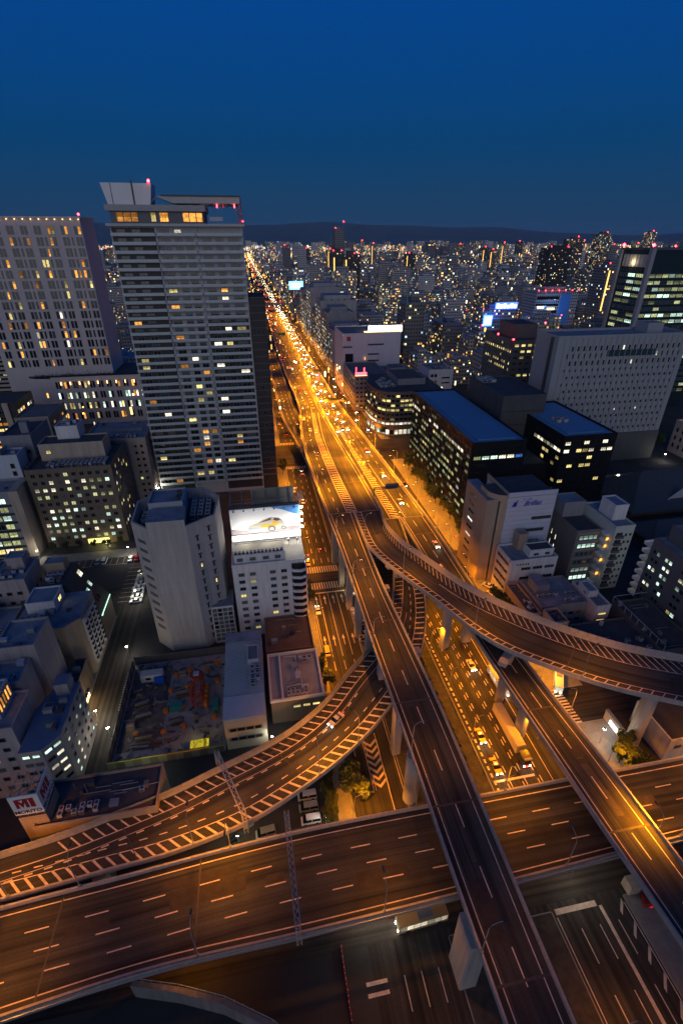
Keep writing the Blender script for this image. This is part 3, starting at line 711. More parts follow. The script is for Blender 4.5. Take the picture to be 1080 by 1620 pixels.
# dark glass offices at the far left edge
t = block('street_office', 'dark glazed office at left edge with yellow lit floors and a pale stair wall', -178, -141, 318, 345, 34, BLACKW, ROOFD)
facade(t, 'S', -178, -148, 317.97, 4, 3.6, 8, 9, 2.9, 1.9, {'d': 45, 'y': 30, 'w': 10, 'g': 10, 'o': 5}, 2)
facade(t, 'E', 318, 345, -140.97, 4, 3.6, 8, 7, 3.0, 2.2, {'d': 20, 'y': 40, 'w': 15, 'o': 25}, 2)
piece('stair_wall', BEIGEW, t, -146.5, 317.6, 0, 3.2, 1.2, 35)
t = block('street_office', 'narrow tan office beyond the dark glazed one, orange lit at street level', -136, -118, 300, 330, 30, TANW)
facade(t, 'S', -136, -118, 299.97, 4, 3.6, 7, 4, 3.2, 1.9, {'d': 50, 'y': 25, 'o': 25}, 2); facade(t, 'E', 300, 330, -117.97, 4, 3.6, 7, 6, 3, 1.8, {'d': 50, 'o': 35, 'y': 15}, 2)

# nine storey brown office with lit square windows
t = block('brown_office', 'brown tiled office, ten rows of small square lit windows, cooling units on its roof', -95, -61.5, 203, 232, 36.5, BROWNW, ROOFD, 1.2)
facade(t, 'S', -94, -62.5, 202.97, 4.6, 3.35, 10, 10, 1.75, 1.75, {'d': 30, 'g': 26, 'w': 16, 'c': 18, 'm': 10}, 2, rowfn=lambda r: {'d': 85, 'g': 12} if r == 9 else {'d': 28, 'g': 28, 'w': 16, 'c': 18, 'm': 12})
facade(t, 'E', 204, 231, -61.47, 4.6, 3.35, 10, 8, 1.5, 1.75, {'d': 84, 'w': 6, 'y': 10}, 2)
piece('entrance_light', glow('entry_yellow', (1, .85, .2), 2.5), t, -74, 202.8, .6, 9, .15, 2.2)
units(t, -88, -64, 206, 213, 36.5, 13, 4, 1.2, 1.4, .15)
body(t, -92, -66, 215, 226, 36.5, 43.5, BEIGEW, ROOFD, .6, 'penthouse'); window(t, 'S', -88.5, 214.97, 40.5, 2, 1.6, 'y', 2)
body(t, -86, -77, 222, 231, 43.5, 49, WHITEW, ROOFB, .4, 'plant_room'); units(t, -84, -78, 224, 230, 49.0, 3, 3, 1.6, 1.5)

t = block('beige_block', 'plain beige block floodlit on its east wall, behind the brown office', -82, -53.5, 238, 268, 35.5, BEIGEW, ROOFB, 1.0)
facade(t, 'S', -60, -54.5, 237.97, 5, 3.4, 9, 2, 1.3, 1.4, {'d': 90, 'g': 6}, 1); facade(t, 'E', 244, 266, -53.47, 6, 4.2, 7, 4, 1.6, 1.6, {'d': 90, 'g': 8}, 1)
units(t, -80, -58, 241, 246, 35.5, 12, 2, 1.3, 1.3); piece('duct', STEEL, t, -68, 252, 35.5, 22, 1.4, 1.2)
t = block('dark_block', 'dark windowless block with a tall chimney stack, left of the brown office roof', -110, -97.5, 224, 246, 45, SLATEW, ROOFD, .8)
piece('stack', SLATEW, t, -101, 230, 45, 3.2, 3.2, 5); facade(t, 'S', -109, -98, 223.97, 20, 6, 4, 3, 1.6, 1.8, {'d': 1}, 1)
t = block('pale_block', 'pale blue grey block at left edge with pipe racks on its roof', -130, -99.5, 211, 220, 41, mat('pale_blue_wall', (.46, .49, .52), .75, .12, .3, streak=1), ROOFB, .8)
facade(t, 'E', 212, 219.5, -99.47, 16, 3.6, 6, 2, 1.5, 1.6, {'d': 1}, 1); facade(t, 'S', -104, -100.5, 210.97, 30, 3.4, 3, 1, 1.6, 2.2, {'d': 1}, 1)
for k in range(5): piece('pipe_rack', STEEL, t, -126 + k * 5, 215.5, 41.0, .5, 7, 2.4)
t = block('glass_office', 'glass fronted office at left edge, six floors of cool lit ribbons', -132, -97.5, 197.5, 210.8, 30.5, mat('glass_office_frame', (.26, .26, .265), .6, .1), ROOFB, .9)
for r in range(7):
    for c in range(8):
        window(t, 'S', -129.7 + c * 3.6, 197.44, 3.4 + r * 3.95, 3.4, 2.5, pick({'d': 22, 'c': 34, 'g': 30, 't': 14} if r else {'y': 60, 'w': 40}), 2)
    piece('spandrel', STEELD, t, -115.3, 197.3, .9 + r * 3.95, 29, .3, .9)
b = MB(); b.box(-100.9, -97.3, 197.1, 211, 0, 31.4); build(b, 'end_wall', BEIGEW, t)

# tall octagonal building
t = thing('octagonal_tower', 'tall grey eight sided building with columns of small slot windows and a sunken roof', 'building', (-26.5, 141.3, 0))
oc = [(-38.8, 133.5), (-33.5, 128.2), (-22.6, 128.0), (-14.6, 133.6), (-13.9, 146.6), (-19.4, 153.6), (-33.0, 153.6), (-39.2, 146.6)]
b = MB(); b.prism(oc, 0, 44, 0, 1); build(b, 'wall', [GREYW, ROOFD], t)
b = MB(); ctr = Vector((-26.6, 141.0)); inn = [tuple(ctr + (Vector(p) - ctr) * .955) for p in oc]
for i in range(8):
    j = (i + 1) % 8
    b.add([(*oc[i], 44), (*oc[j], 44), (*inn[j], 44), (*inn[i], 44), (*oc[i], 47.5), (*oc[j], 47.5), (*inn[j], 47.5), (*inn[i], 47.5)], [(0, 1, 5, 4), (3, 7, 6, 2), (4, 5, 6, 7)])
build(b, 'parapet', GREYW, t)
b = MB(); b.prism([(-33.5, 128.25), (-22.8, 128.05), (-23.2, 136.5), (-33.5, 136.5)], 47.51, 49.6, 0, 1); build(b, 'stair_head', [GREYW, ROOFB], t)
body(t, -34, -24, 137.5, 147, 44, 50.5, mat('roof_room', (.33, .34, .36), .7, .12), ROOFB, .5, 'plant_room')
units(t, -22.8, -16.2, 137, 149, 44, 3, 5, 1.6, 2.0); units(t, -37.6, -35, 137, 145, 44, 1, 3, 1.6, 1.6)
def slot(par, p, q, k, z, w, h, kind):
    """a window on the wall line p-q at fraction k"""
    x, y = p[0] + (q[0] - p[0]) * k, p[1] + (q[1] - p[1]) * k; a = math.atan2(q[1] - p[1], q[0] - p[0]); n = (math.sin(a), -math.cos(a))
    return obj('window', win_mesh(kind, 1), par, (x + n[0] * .02, y + n[1] * .02, z), a, (w, 1, h))
for r in range(13):
    for k, dz in ((.30, 0), (.72, 1.6)):
        kd = 'y' if (r, k) in ((9, .3), (6, .72)) else 'd'
        slot(t, oc[2], oc[3], k, 3.6 + r * 3.2 + dz, .55, 1.7, kd); slot(t, oc[2], oc[3], k, 4.6 + r * 3.2 + dz, 1.4, .35, 'd')
for r in range(11): slot(t, oc[0], oc[1], .5, 9 + r * 3.3, 3.6, 1.0, 'm')
for k in range(1, 12):
    z = k * 3.9
    for i in (7, 0, 1, 2, 3):
        p, q = oc[i], oc[(i + 1) % 8]; L = math.dist(p, q); a = math.atan2(q[1] - p[1], q[0] - p[0])
        piece('panel_joint', mat('panel_joint_grey', (.31, .295, .285), .8), t, (p[0] + q[0]) / 2, (p[1] + q[1]) / 2, z, L, .03, .05, a)
b = MB(); b.box(-19.6, -12.6, 129.4, 138, 0, 15.5, 0, 1); build(b, 'annex', [mat('annex_white', (.5, .5, .5), .7, .1), ROOFB], t)
facade(t, 'S', -19.4, -12.8, 129.37, 1.8, 1.75, 8, 4, 1.4, 1.4, {'m': 80, 'd': 20}, 1)

# white hotel with illuminated billboard
t = block('white_hotel', 'white mid rise with rows of dark windows and curved balconies under a lit billboard', -11.5, 11.8, 131, 157, 29.5, WHITEW, mat('roof_lit_cream', (.5, .46, .38), .8, .2), .5)
facade(t, 'S', -10.6, -3.4, 130.97, 3.6, 2.8, 9, 2, 1.9, 1.25, {'d': 60, 'm': 24, 't': 10, 'y': 6}, 2); facade(t, 'S', -.6, 6.6, 130.97, 3.6, 2.8, 9, 2, 1.9, 1.25, {'d': 52, 'm': 22, 't': 8, 'y': 18}, 2)
body(t, -10.6, 5.6, 132.2, 139.5, 29.5, 32.4, WHITEW, MATS['roof_lit_cream'], .4, 'upper_storey')
for x_ in (-7, 1, 8): point(x_, 139, 35.5, 420, (1, .93, .75), .4, t)  # added points that brighten the roof, no fitting stands here
for x in (-8.8, -4.8, -.6, 3.2): window(t, 'S', x, 132.17, 31.0, 1.9, 1.2, 'm', 2)
BALB = mat('bay_dark', (.10, .10, .105), .7)
for r in range(9):
    z = 3.4 + r * 2.8; b = MB()
    b.prism([(7.0, 131), (7.7, 129.9), (10.3, 129.4), (12.0, 130.1), (12.5, 132.6), (11.82, 132.6), (11.82, 131)], z, z + .95); build(b, 'bay_balcony', WHITEW, t)
    b = MB(); b.prism([(7.3, 130.98), (7.9, 130.2), (10.3, 129.75), (11.8, 130.4), (12.1, 132.3), (11.83, 132.3), (11.83, 130.98)], z + .952, z + 2.75); build(b, 'bay_window', DARK, t)
for k in range(13): obj('cooling_unit', ac_mesh(), t, (-9.9 + k * 1.2, 133.3, 32.4), 0, (.9, .8, 1.0))
b = MB(); b.box(-11.3, 12, 144.4, 145.1, 32, 43.6); build(b, 'billboard_back', STEELD, t)
b = MB(); b.box(-11.2, 11.9, 144.0, 144.38, 33.2, 42.8); BF = build(b, 'billboard_face', mat('billboard_white', (.85, .85, .86), .6, .02), t)
b = MB(); b.box(-11.2, 11.9, 143.6, 144.38, 30.9, 33.1); build(b, 'billboard_skirt', mat('billboard_skirt_white', (.8, .79, .76), .6, .03), t)
def art(pts, name, m, y=146.88):
    b = MB(); b.add([(x, y - 2.9, 33.2 + (z - 39.2) * .842) for x, z in pts], [tuple(range(len(pts)))]); return build(b, name, m, BF)
def disc(cx, cz, r, k=16): return [(cx + r * math.cos(6.2832 * i / k), cz + r * math.sin(6.2832 * i / k)) for i in range(k)]
art([(2, 50.55), (11.85, 50.55), (11.85, 46.2), (9.5, 47.2), (6, 49.2)], 'printed_sky', mat('print_blue', (.08, .28, .70), .6, .3, .4))
art([(-11.15, 39.25), (11.85, 39.25), (11.85, 41.3), (4, 41.2), (-4, 40.6), (-11.15, 41.9)], 'printed_ground', mat('print_ground', (.22, .19, .19), .6, .3, .5))
art([(-5.6, 40.3), (-4.6, 39.9), (1.6, 40.0), (6.3, 40.8), (6.6, 42.6), (5.8, 44.6), (4.6, 45.6), (2.2, 46.2), (-.6, 45.2), (-2.4, 43.9), (-5.0, 43.0), (-5.8, 41.6)], 'printed_car_body', mat('print_cream', (.42, .38, .30), .6, .05), 146.86)
art([(-1.2, 41.6), (3.0, 41.4), (4.8, 43.6), (3.2, 44.4), (2.4, 42.9), (-1, 42.9)], 'printed_car_side', mat('print_yellow', (.62, .30, .01), .6, .1), 146.84)
art([(-2.2, 43.9), (2.1, 46.0), (2.2, 44.9), (-.6, 44.2)], 'printed_windscreen', mat('print_dark', (.06, .05, .05), .5), 146.83)
art([(2.8, 44.9), (3.4, 45.8), (4.8, 45.4), (5.4, 44.6), (4.0, 44.2)], 'printed_window', mat('print_dark', (.06, .05, .05)), 146.83)
art([(-5.5, 40.5), (-1.4, 40.3), (-1.2, 41.9), (-5.6, 42.0)], 'printed_grille', mat('print_grey', (.25, .26, .28), .5), 146.83)
for cx, r in ((2.2, 1.35), (6.2, .85)):
    art(disc(cx, 40.9, r), 'printed_wheel', mat('print_dark', (.06, .05, .05)), 146.82); art(disc(cx, 40.9, r * .62), 'printed_rim', mat('print_grey', (.25, .26, .28)), 146.80)
for k in range(7): piece('printed_mark', mat('print_dark', (.06, .05, .05)), t, 7.2 + k * .62, 143.94, 35.5 + .05 * k, .42, .02, .3)
for k in range(7): piece('billboard_clip', STEELD, t, -9.8 + k * 3.3, 143.8, 42.0, .4, .4, .4)
LAMPW = glow('floodlight_white', (1, .97, .9), 60)
for k in range(8):
    x = -10 + k * 2.9; b = MB(); b.box(x - .35, x + .35, 140.3, 141.0, 31.2, 31.8); b.tube([(x, 140.6, 29.5), (x, 140.6, 31.2)], .08, 5); o = build(b, 'floodlight', STEEL, t)
    piece('floodlight_lens', LAMPW, t, x, 141.05, 31.3, .6, .1, .45)
    ld = bpy.data.lights.new('floodlight', 'SPOT'); ld.energy = 950; ld.color = (1, .96, .88); ld.spot_size = R(125); ld.spot_blend = .6; ld.shadow_soft_size = .3
    lo = bpy.data.objects.new('floodlight_lamp', ld); COL.objects.link(lo); lo.parent = t; lo.location = Vector((x, 141.2, 31.8)) - Vector(t['base']); lo.rotation_euler = (R(118), 0, 0)
for z in (34.5, 37, 39.5, 42):
    ld = bpy.data.lights.new('side_floodlight', 'POINT'); ld.energy = 350; ld.color = (1, .97, .92); ld.shadow_soft_size = .2
    lo = bpy.data.objects.new('side_floodlight_lamp', ld); COL.objects.link(lo); lo.parent = t; lo.location = Vector((13.0, 143.0, z)) - Vector(t['base'])
    piece('side_lamp', LAMPW, t, 12.5, 143.4, z, .5, .5, .5)
b = MB()                                                        # open steel frame behind the billboard
for x in (-11, -7, -3, 1, 5, 9, 11.8):
    b.tube([(x, 147, 29.5), (x, 147, 43.8)], .13, 4); b.tube([(x, 156, 29.5), (x, 156, 43.5)], .13, 4); b.tube([(x, 147, 43.5), (x, 156, 43.5)], .12, 4); b.tube([(x, 147, 36), (x, 156, 43.5)], .1, 4)
for z in (36.5, 40, 43.5): b.tube([(-11, 147, z), (11.8, 147, z)], .12, 4); b.tube([(-11, 156, z), (11.8, 156, z)], .12, 4)
build(b, 'billboard_frame', STEEL, t)
b = MB(); b.box(-4, 11, 156.1, 156.3, 33, 44); build(b, 'rear_billboard', mat('rear_board', (.3, .28, .2), .7, .2), t)
for k in range(7):
    b = MB(); b.tube([(11.9, 148 + k, 42), (13.2, 148 + k, 42.8), (13.9, 148 + k, 42.2)], .08, 5); build(b, 'sign_lamp_arm', BALC, t)
b = MB(); b.box(11.82, 12.3, 132.7, 134.6, 19, 29); build(b, 'blade_sign', mat('blade_grey', (.35, .36, .38), .6), t)
for k in range(5): piece('sign_letter', STEELD, t, 12.05, 132.65, 20 + k * 1.75, .4, .05, 1.2)
t['label'] = 'white mid rise with curved corner balconies and a lit car billboard on its roof'
t = block('dark_low_block', 'low dark brown roof tucked between the white billboard building and the flat grey roof', -3, 12, 114.5, 130.6, 7, BROWNW, mat('brown_roof', (.10, .07, .06), .9, .3), .5)
b = MB(); b.prism([(6 + math.cos(k * .785) * .9, 122 + math.sin(k * .785) * .9) for k in range(8)], 7, 8.6); build(b, 'roof_fan', STEELD, t)

# warehouse, flat roofed low block
t = block('warehouse', 'low warehouse with pale ribbed metal roof beside the construction site', -15, -4.2, 88, 120, 11.6, mat('warehouse_wall', (.40, .37, .28), .75, .12), None, 0)
for k in range(44): piece('roof_rib', mat('ribbed_roof', (.42, .46, .46), .5, .08, .2, .2), t, -9.6, 95.8 + k * .54, 11.6, 10.9, .34, .12)
b = MB(); b.box(-15.1, -4.1, 87.8, 95.3, 11.61, 11.9); build(b, 'flat_roof_sheet', mat('pale_sheet', (.40, .43, .43), .6, .08), t); b = MB(); b.box(-15.1, -4.1, 116, 120.1, 11.8, 12.1); build(b, 'far_roof_sheet', ROOFB, t)
body(t, -8.4, -5.2, 106, 112, 11.75, 13.6, BALC, ROOFG, .2, 'rooftop_box'); units(t, -7.8, -5, 97.5, 105, 11.75, 2, 4, 1.3, 1.2); 
b = MB(); 
for y in (97, 101, 105, 109): b.tube([(-8.9, y, 11.7), (-8.9, y, 13.2)], .05, 4)
b.tube([(-8.9, 97, 13.2), (-8.9, 109, 13.2)], .05, 4); build(b, 'roof_railing', STEEL, t)
for r in range(2): window(t, 'S', -9.6, 87.97, 4 + r * 3.6, 9, 1.3, 'd', 4)
t = block('flat_roof_block', 'low block with wide flat grey roof, pale parapet and duct pipes', -2.6, 12.2, 94, 111.5, 8.6, BROWNW, mat('grey_membrane', (.27, .26, .25), .85, .15, .2), 0)
b = MB()
for x0, x1, y0, y1 in ((-2.8, 12.4, 93.8, 94.4), (-2.8, 12.4, 111.1, 111.7), (-2.8, -2.2, 94.4, 111.1), (11.8, 12.4, 94.4, 111.1), (.5, 1.0, 94.4, 111.1)): b.box(x0, x1, y0, y1, 8.61, 9.4)
build(b, 'parapet', mat('cream_parapet', (.62, .58, .48), .7, .1), t)
b = MB(); b.tube([(2, 110, 8.9), (5.5, 110, 8.9), (5.5, 103, 8.9), (6.4, 102.4, 8.9), (6.4, 99, 8.9), (2, 98.5, 8.9)], .22, 5); build(b, 'duct', BALC, t)
units(t, 2, 8, 95, 97.6, 8.6, 5, 2, 1.0, 1.0); units(t, 7.5, 10.5, 107.5, 109, 8.6, 2, 1, 1.4, 1.2)
for k in range(3): window(t, 'S', 4.5 + k * 2.7, 93.97, 6.0, 2.1, 1.0, 'y', 3)

# MORITO building
t = block('long_low_block', 'long low dark roofed block with a boxed red and white roof sign reading MORITO', -52.5, -28, 66.8, 77, 13.5, TANW, ROOFD, .7)
facade(t, 'S', -50, -30, 66.77, 10.6, -3.6, 3, 5, 2.6, 1.1, {'d': 92, 'm': 8}, 3)
body(t, -54.8, -49.5, 67.8, 73.6, 0, 16.6, TANW, ROOFD, 0, 'sign_tower')
b = MB()
for x in (-54.6, -53, -51.4, -49.9):
    b.tube([(x, 68.1, 16.6), (x, 68.1, 23.5)], .09, 4); b.tube([(x, 73.2, 16.6), (x, 73.2, 23.5)], .09, 4); b.tube([(x, 68.1, 23.4), (x, 73.2, 23.4)], .09, 4); b.tube([(x, 68.1, 23.4), (x + 1, 73.2, 20)], .08, 4)
for z in (17.2, 20, 23.8): b.tube([(-54.6, 70.5, z), (-49.9, 70.5, z)], .08, 4)
build(b, 'sign_frame', STEEL, t)
SIGNW = mat('sign_white', (.70, .68, .62), .6, .04); SIGNR = mat('sign_red', (.32, .012, .018), .6, .05); SIGNK = mat('sign_black', (.015, .016, .03), .6, .05)
b = MB(); b.box(-54.9, -49.6, 67.7, 67.9, 17.6, 23.6); SPS = build(b, 'sign_panel', SIGNW, t)
b = MB(); b.box(-49.6, -49.4, 67.7, 73.4, 17.6, 23.6); SPE = build(b, 'sign_panel', SIGNW, t)
# the letters M and I cut from a red block, drawn on both faces
M_ = [(.0, 0), (.0, 1), (.68, 1), (.68, 0), (.50, 0), (.50, .58), (.34, .08), (.18, .58), (.18, 0)]
def poly_on(face, pts, name, m, off):
    b = MB()
    if face == 'S': b.add([(-54.0 + x * 3.6, 67.7 - off, 19.8 + z * 2.9) for x, z in pts], [tuple(range(len(pts)))])
    else: b.add([(-49.4 + off, 68.7 + x * 3.6, 19.8 + z * 2.9) for x, z in pts], [tuple(range(len(pts)))])
    return build(b, name, m, SPS if face == 'S' else SPE)
for f in 'SE':
    for tri in ([(0, 0), (.18, 0), (.18, 1), (0, 1)], [(.5, 0), (.68, 0), (.68, 1), (.5, 1)], [(.18, 1), (.18, .55), (.34, .0), (.34, .55)], [(.5, 1), (.34, .55), (.34, 0), (.5, .55)], [(.74, 0), (1, 0), (1, 1), (.74, 1)], [(.0, .86), (.74, .86), (.74, 1), (0, 1)]):
        poly_on(f, tri, 'sign_letter', SIGNR, .02 + .003 * tri[0][0] + .004 * tri[0][1])
def text(par, body_, x, y, z, size, m, face='S', name='lettering', ext=.02, shear=0, bold=0.0):
    cu = bpy.data.curves.new('text', 'FONT'); cu.body = body_; cu.size = size; cu.extrude = ext; cu.align_x = 'CENTER'; cu.shear = shear; cu.offset = bold
    tmp = bpy.data.objects.new('text_tmp', cu); COL.objects.link(tmp)
    me = bpy.data.meshes.new_from_object(tmp.evaluated_get(bpy.context.evaluated_depsgraph_get())); bpy.data.objects.remove(tmp); bpy.data.curves.remove(cu)
    me.materials.clear(); me.materials.append(m)
    o = obj(name, me, par, (x, y, z)); o.rotation_euler = (R(90), 0, FACE[face]); return o
text(SPS, 'MORITO', -52.25, 67.66, 18.1, 1.32, SIGNK, 'S', bold=.03); text(SPE, 'MORITO', -49.36, 70.5, 18.1, 1.32, SIGNK, 'E', bold=.03)
units(t, -48.5, -40, 68.2, 70.5, 13.5, 6, 2, 1.0, 1.0, .3); units(t, -34, -31, 70, 73, 13.5, 2, 1, 1.0, 1.0)
b = MB(); b.tube([(-36, 72, 13.8), (-28.5, 72.6, 13.8)], .1, 4); build(b, 'roof_pipe', STEEL, t)

# small blocks on the left between the side street and the picture's edge
t = thing('ribbed_block', 'tan block whose stepped white ribbed front faces the side street', 'building', (-62, 131, 0))
b = MB(); b.prism([(-74, 120), (-60, 120), (-56.4, 123.5), (-56.4, 137), (-74, 137)], 0, 22, 0, 1); build(b, 'wall', [TANW, ROOFB], t)
for k in range(4):
    y = 124.2 + k * 3.1; x1 = -56.3 - .0 * k; b = MB(); z1 = 20.5 - .4 * k
    b.prism([(-58.5, y), (-56.0, y + .25), (-55.5, y + 1.3), (-56.0, y + 2.5), (-58.5, y + 2.7)], 2.5, z1); build(b, 'bay', mat('bay_white', (.46, .45, .43), .7, .1, .4, streak=1), t)
    for z in range(4, 20, 2): piece('bay_slit', DARK, t, -55.72, y + 1.3, z, .5, 1.5, .8)
body(t, -72, -64, 128, 136, 22, 25.5, WHITEW, ROOFB, .4, 'plant_room'); window(t, 'E', 132, -63.97, 24, 2.6, 1.8, 'y', 2); units(t, -73, -66, 121, 126, 22, 4, 2, 1.4, 1.5)
for r in range(5): piece('balcony', CHARW, t, -66 + .2 * r, 119.3, 4 + r * 3.2, 6, 1.3, .9); 
facade(t, 'S', -73, -69, 119.97, 5, 3.3, 5, 2, 1.5, 1.3, {'d': 70, 'o': 30}, 2)
t = thing('sloping_block', 'dark brown block with a long sloping roof, lit skylights and a green light strip', 'building', (-62, 146, 0))
b = MB(); v = [(-72, 138, 0), (-56.4, 138, 0), (-56.4, 150.4, 0), (-72, 150.4, 0), (-72, 138, 24), (-64, 138, 24), (-56.4, 138, 10), (-72, 150.4, 24), (-64, 150.4, 24), (-56.4, 150.4, 10)]
b.add(v, [(0, 1, 6, 5, 4), (2, 3, 7, 8, 9), (1, 2, 9, 6), (3, 0, 4, 7)], 0); b.add(v, [(4, 5, 8, 7), (5, 6, 9, 8)], 1); build(b, 'wall', [BROWNW, mat('slope_roof', (.085, .07, .06), .7, .2)], t)
for k, (f, y, wd, kd) in enumerate(((.15, 147.5, 2.4, 'w'), (.45, 147, 1.6, 'c'), (.5, 143.6, 1.8, 'c'), (.75, 144, 4, 'd'))):
    x = -64 + 7.6 * f; z = 24 - 14 * f
    o = obj('skylight', win_mesh(kd, 2), t, (x + .07, y, z + .06)); o.scale = (wd, 1, 2.6); o.rotation_euler = (R(-90), R(61.5), 0); o.rotation_mode = 'XYZ'
    o.matrix_local = Matrix.Translation(Vector((x, y, z)) - Vector(t['base']) + Vector((.1, 0, .06))) @ Matrix.Rotation(R(61.5), 4, 'Y') @ Matrix.Rotation(R(90), 4, 'Z') @ Matrix.Rotation(R(-90), 4, 'X') @ Matrix.Diagonal((wd, 1, 2.4, 1))
piece('light_strip', glow('green_strip', (.5, 1, .7), 2.2), t, -56.3, 139.6, 9.4, .2, .2, .5); 
b = MB(); b.tube([(-56.2, 138.5, 10.1), (-56.2, 150, 10.1)], .14, 4); build(b, 'light_strip', MATS['green_strip'], t)
body(t, -72, -66, 146, 150.2, 24, 27.5, TANW, ROOFB, .3, 'roof_room'); units(t, -71, -66, 139.5, 145, 24, 3, 3, 1.4, 1.3)
def clutter(t, x0, x1, y0, y1, h, n=8):
    for k in range(n):
        x, y = rng.uniform(x0 + .8, x1 - .8), rng.uniform(y0 + .8, y1 - .8); r = rng.random()
        if r < .4: piece('roof_box', rng.choice((STEEL, CONCD, BALC, ROOFD)), t, x, y, h + .006, rng.uniform(.6, 2.0), rng.uniform(.6, 1.6), rng.uniform(.4, 1.6))
        elif r < .75: L = min(rng.uniform(2, 7), (x1 - x0) * .45); piece('roof_pipe', STEEL, t, (x0 + x1) / 2 + rng.uniform(-.2, .2) * (x1 - x0), y, h + .25, L, .14, .14, 0)
        else: b = MB(); b.tube([(x, y, h), (x, y, h + rng.uniform(1.5, 4))], .06, 5); build(b, 'roof_mast', STEEL, t)
def small(name, label, x0, x1, y0, y1, h, wall, roof, wins=(), ac=0, room=None, group=None):
    t = block(name, label, x0, x1, y0, y1, h, wall, roof, .7, group=group)
    for w in wins: facade(t, *w)
    if room: body(t, *room[:4], h, h + room[4], room[5] if len(room) > 5 else wall, roof, .3, 'roof_room')
    clutter(t, x0, x1, y0, y1, h, 9)
    if ac: units(t, x0 + 1, x1 - 1, y0 + 1, (y0 + y1) / 2, h, max(1, int((x1 - x0) / 2.4)), 2, 1.2, 1.2, .45)
    return t
S = 'S'; N_ = {'d': 80, 'm': 12, 'y': 8}
small('narrow_block', 'narrow mauve walled block with a few slits, left of the sloping roof', -86, -75, 138, 150.4, 27.5, MAUVEW, ROOFB, [('E', 139, 149, -74.97, 12, 4.5, 3, 3, .9, 1.6, {'d': 1}), (S, -85, -76, 137.97, 5, 3.6, 6, 3, 1.6, 1.3, N_)], 1, (-82, -77, 145, 149.5, 4))
small('edge_block', 'tangle of blue grey roofs at left edge with tanks and pipes', -112, -88, 138, 150.4, 22, SLATEW, ROOFB, [(S, -100, -89, 137.97, 4, 3.5, 5, 4, 1.6, 1.4, N_)], 1, (-96, -90, 144, 149, 3))
small('edge_block', 'low blue roofed block at left edge with lit stair lamp', -110, -77, 118, 136, 19, MAUVEW, ROOFB, [('E', 119, 135, -76.97, 4, 3.5, 4, 4, 1.4, 1.4, {'d': 85, 'o': 15})], 1, (-90, -84, 128, 134, 4))
small('tall_plain_block', 'tall plain grey block with blank side wall and dark blue roof', -70, -60.4, 104.6, 115.5, 29.5, MAUVEW, ROOFB, [(S, -69.5, -67, 104.57, 5, 3.3, 6, 1, 1.2, 1.2, N_)], 0)
small('step_roof_block', 'block with blue stepped roof, fans and two small windows, below the tall plain block', -76, -62.2, 96.6, 104.2, 25.5, MAUVEW, ROOFB, [(S, -67, -63, 96.57, 20.5, 3.3, 2, 1, 1.2, 1.2, {'y': 3, 'd': 2})], 1)
t = small('corner_edge_block', 'pale block at left edge with an orange lit rooftop room', -82, -60.0, 84.6, 95.6, 23.5, MAUVEW, ROOFB, [(S, -80, -61.5, 84.57, 3.5, 3.4, 6, 6, 1.5, 1.3, {'d': 82, 'm': 10, 'o': 8})], 0)
body(t, -80, -63.4, 88, 95, 23.5, 28.8, BALC, ROOFB, .4, 'rooftop_room')
for k in range(5): window(t, 'E', 89 + k * 1.2, -63.37, 26.4, .8, 3.6, 'o', 1)
t = thing('chamfered_block', 'grey tiled corner block with cut off corner, blue roof and small lit windows', 'building', (-56, 90, 0))
b = MB(); b.prism([(-59.2, 81.5), (-54.4, 81.5), (-51.2, 85), (-51.2, 101), (-56.5, 101), (-59.2, 94)], 0, 19, 0, 1); build(b, 'wall', [MAUVEW, mat('blue_roof', (.12, .15, .22), .7, .15, .2)], t)
for r in range(6):
    z = 2.8 + r * 2.9
    for k in (.28, .72): slot(t, (-59.2, 81.5), (-54.4, 81.5), k, z, 1.7, 1.1, pick({'d': 70, 'c': 25, 'm': 15})); slot(t, (-54.4, 81.5), (-51.2, 85), k, z, 1.8, 1.1, pick({'d': 50, 'w': 35, 'c': 25}))
    for k in (.15, .35, .55, .75, .9): slot(t, (-51.2, 85), (-51.2, 101), k, z, 1.2, 1.1, pick({'d': 75, 'w': 12, 'c': 8, 'm': 12}))
body(t, -55.6, -52.4, 97.2, 100.8, 19, 22.6, MAUVEW, MATS['blue_roof'], 0, 'stair_head'); piece('roof_hatch', MAUVEW, t, -56, 93, 19, 2.2, 2.4, 1.2)
small('shop_block', 'low dark roofed shop block glowing at street level beside the side street', -60, -53.9 - 2.3, 102, 119, 9.5, BROWNW, ROOFD, [], 1)
SHOP = glow('shop_light', (1, .62, .22), 7)
t = thing('shopping_row', 'row of glowing shop fronts along the side street', 'shop front', (-56, 108, 0))
for k in range(6): piece('shop_window', SHOP, t, -56.1, 103.4 + k * 1.9, .5, .12, 1.3, 2.4); piece('awning', CHARW, t, -55.8, 103.4 + k * 1.9, 3.1, .8, 1.7, .2)
point(-54.6, 106, 2.4, 700, (1, .62, .25), .4, t); point(-54.6, 111, 2.4, 400, (1, .62, .25), .4, t)

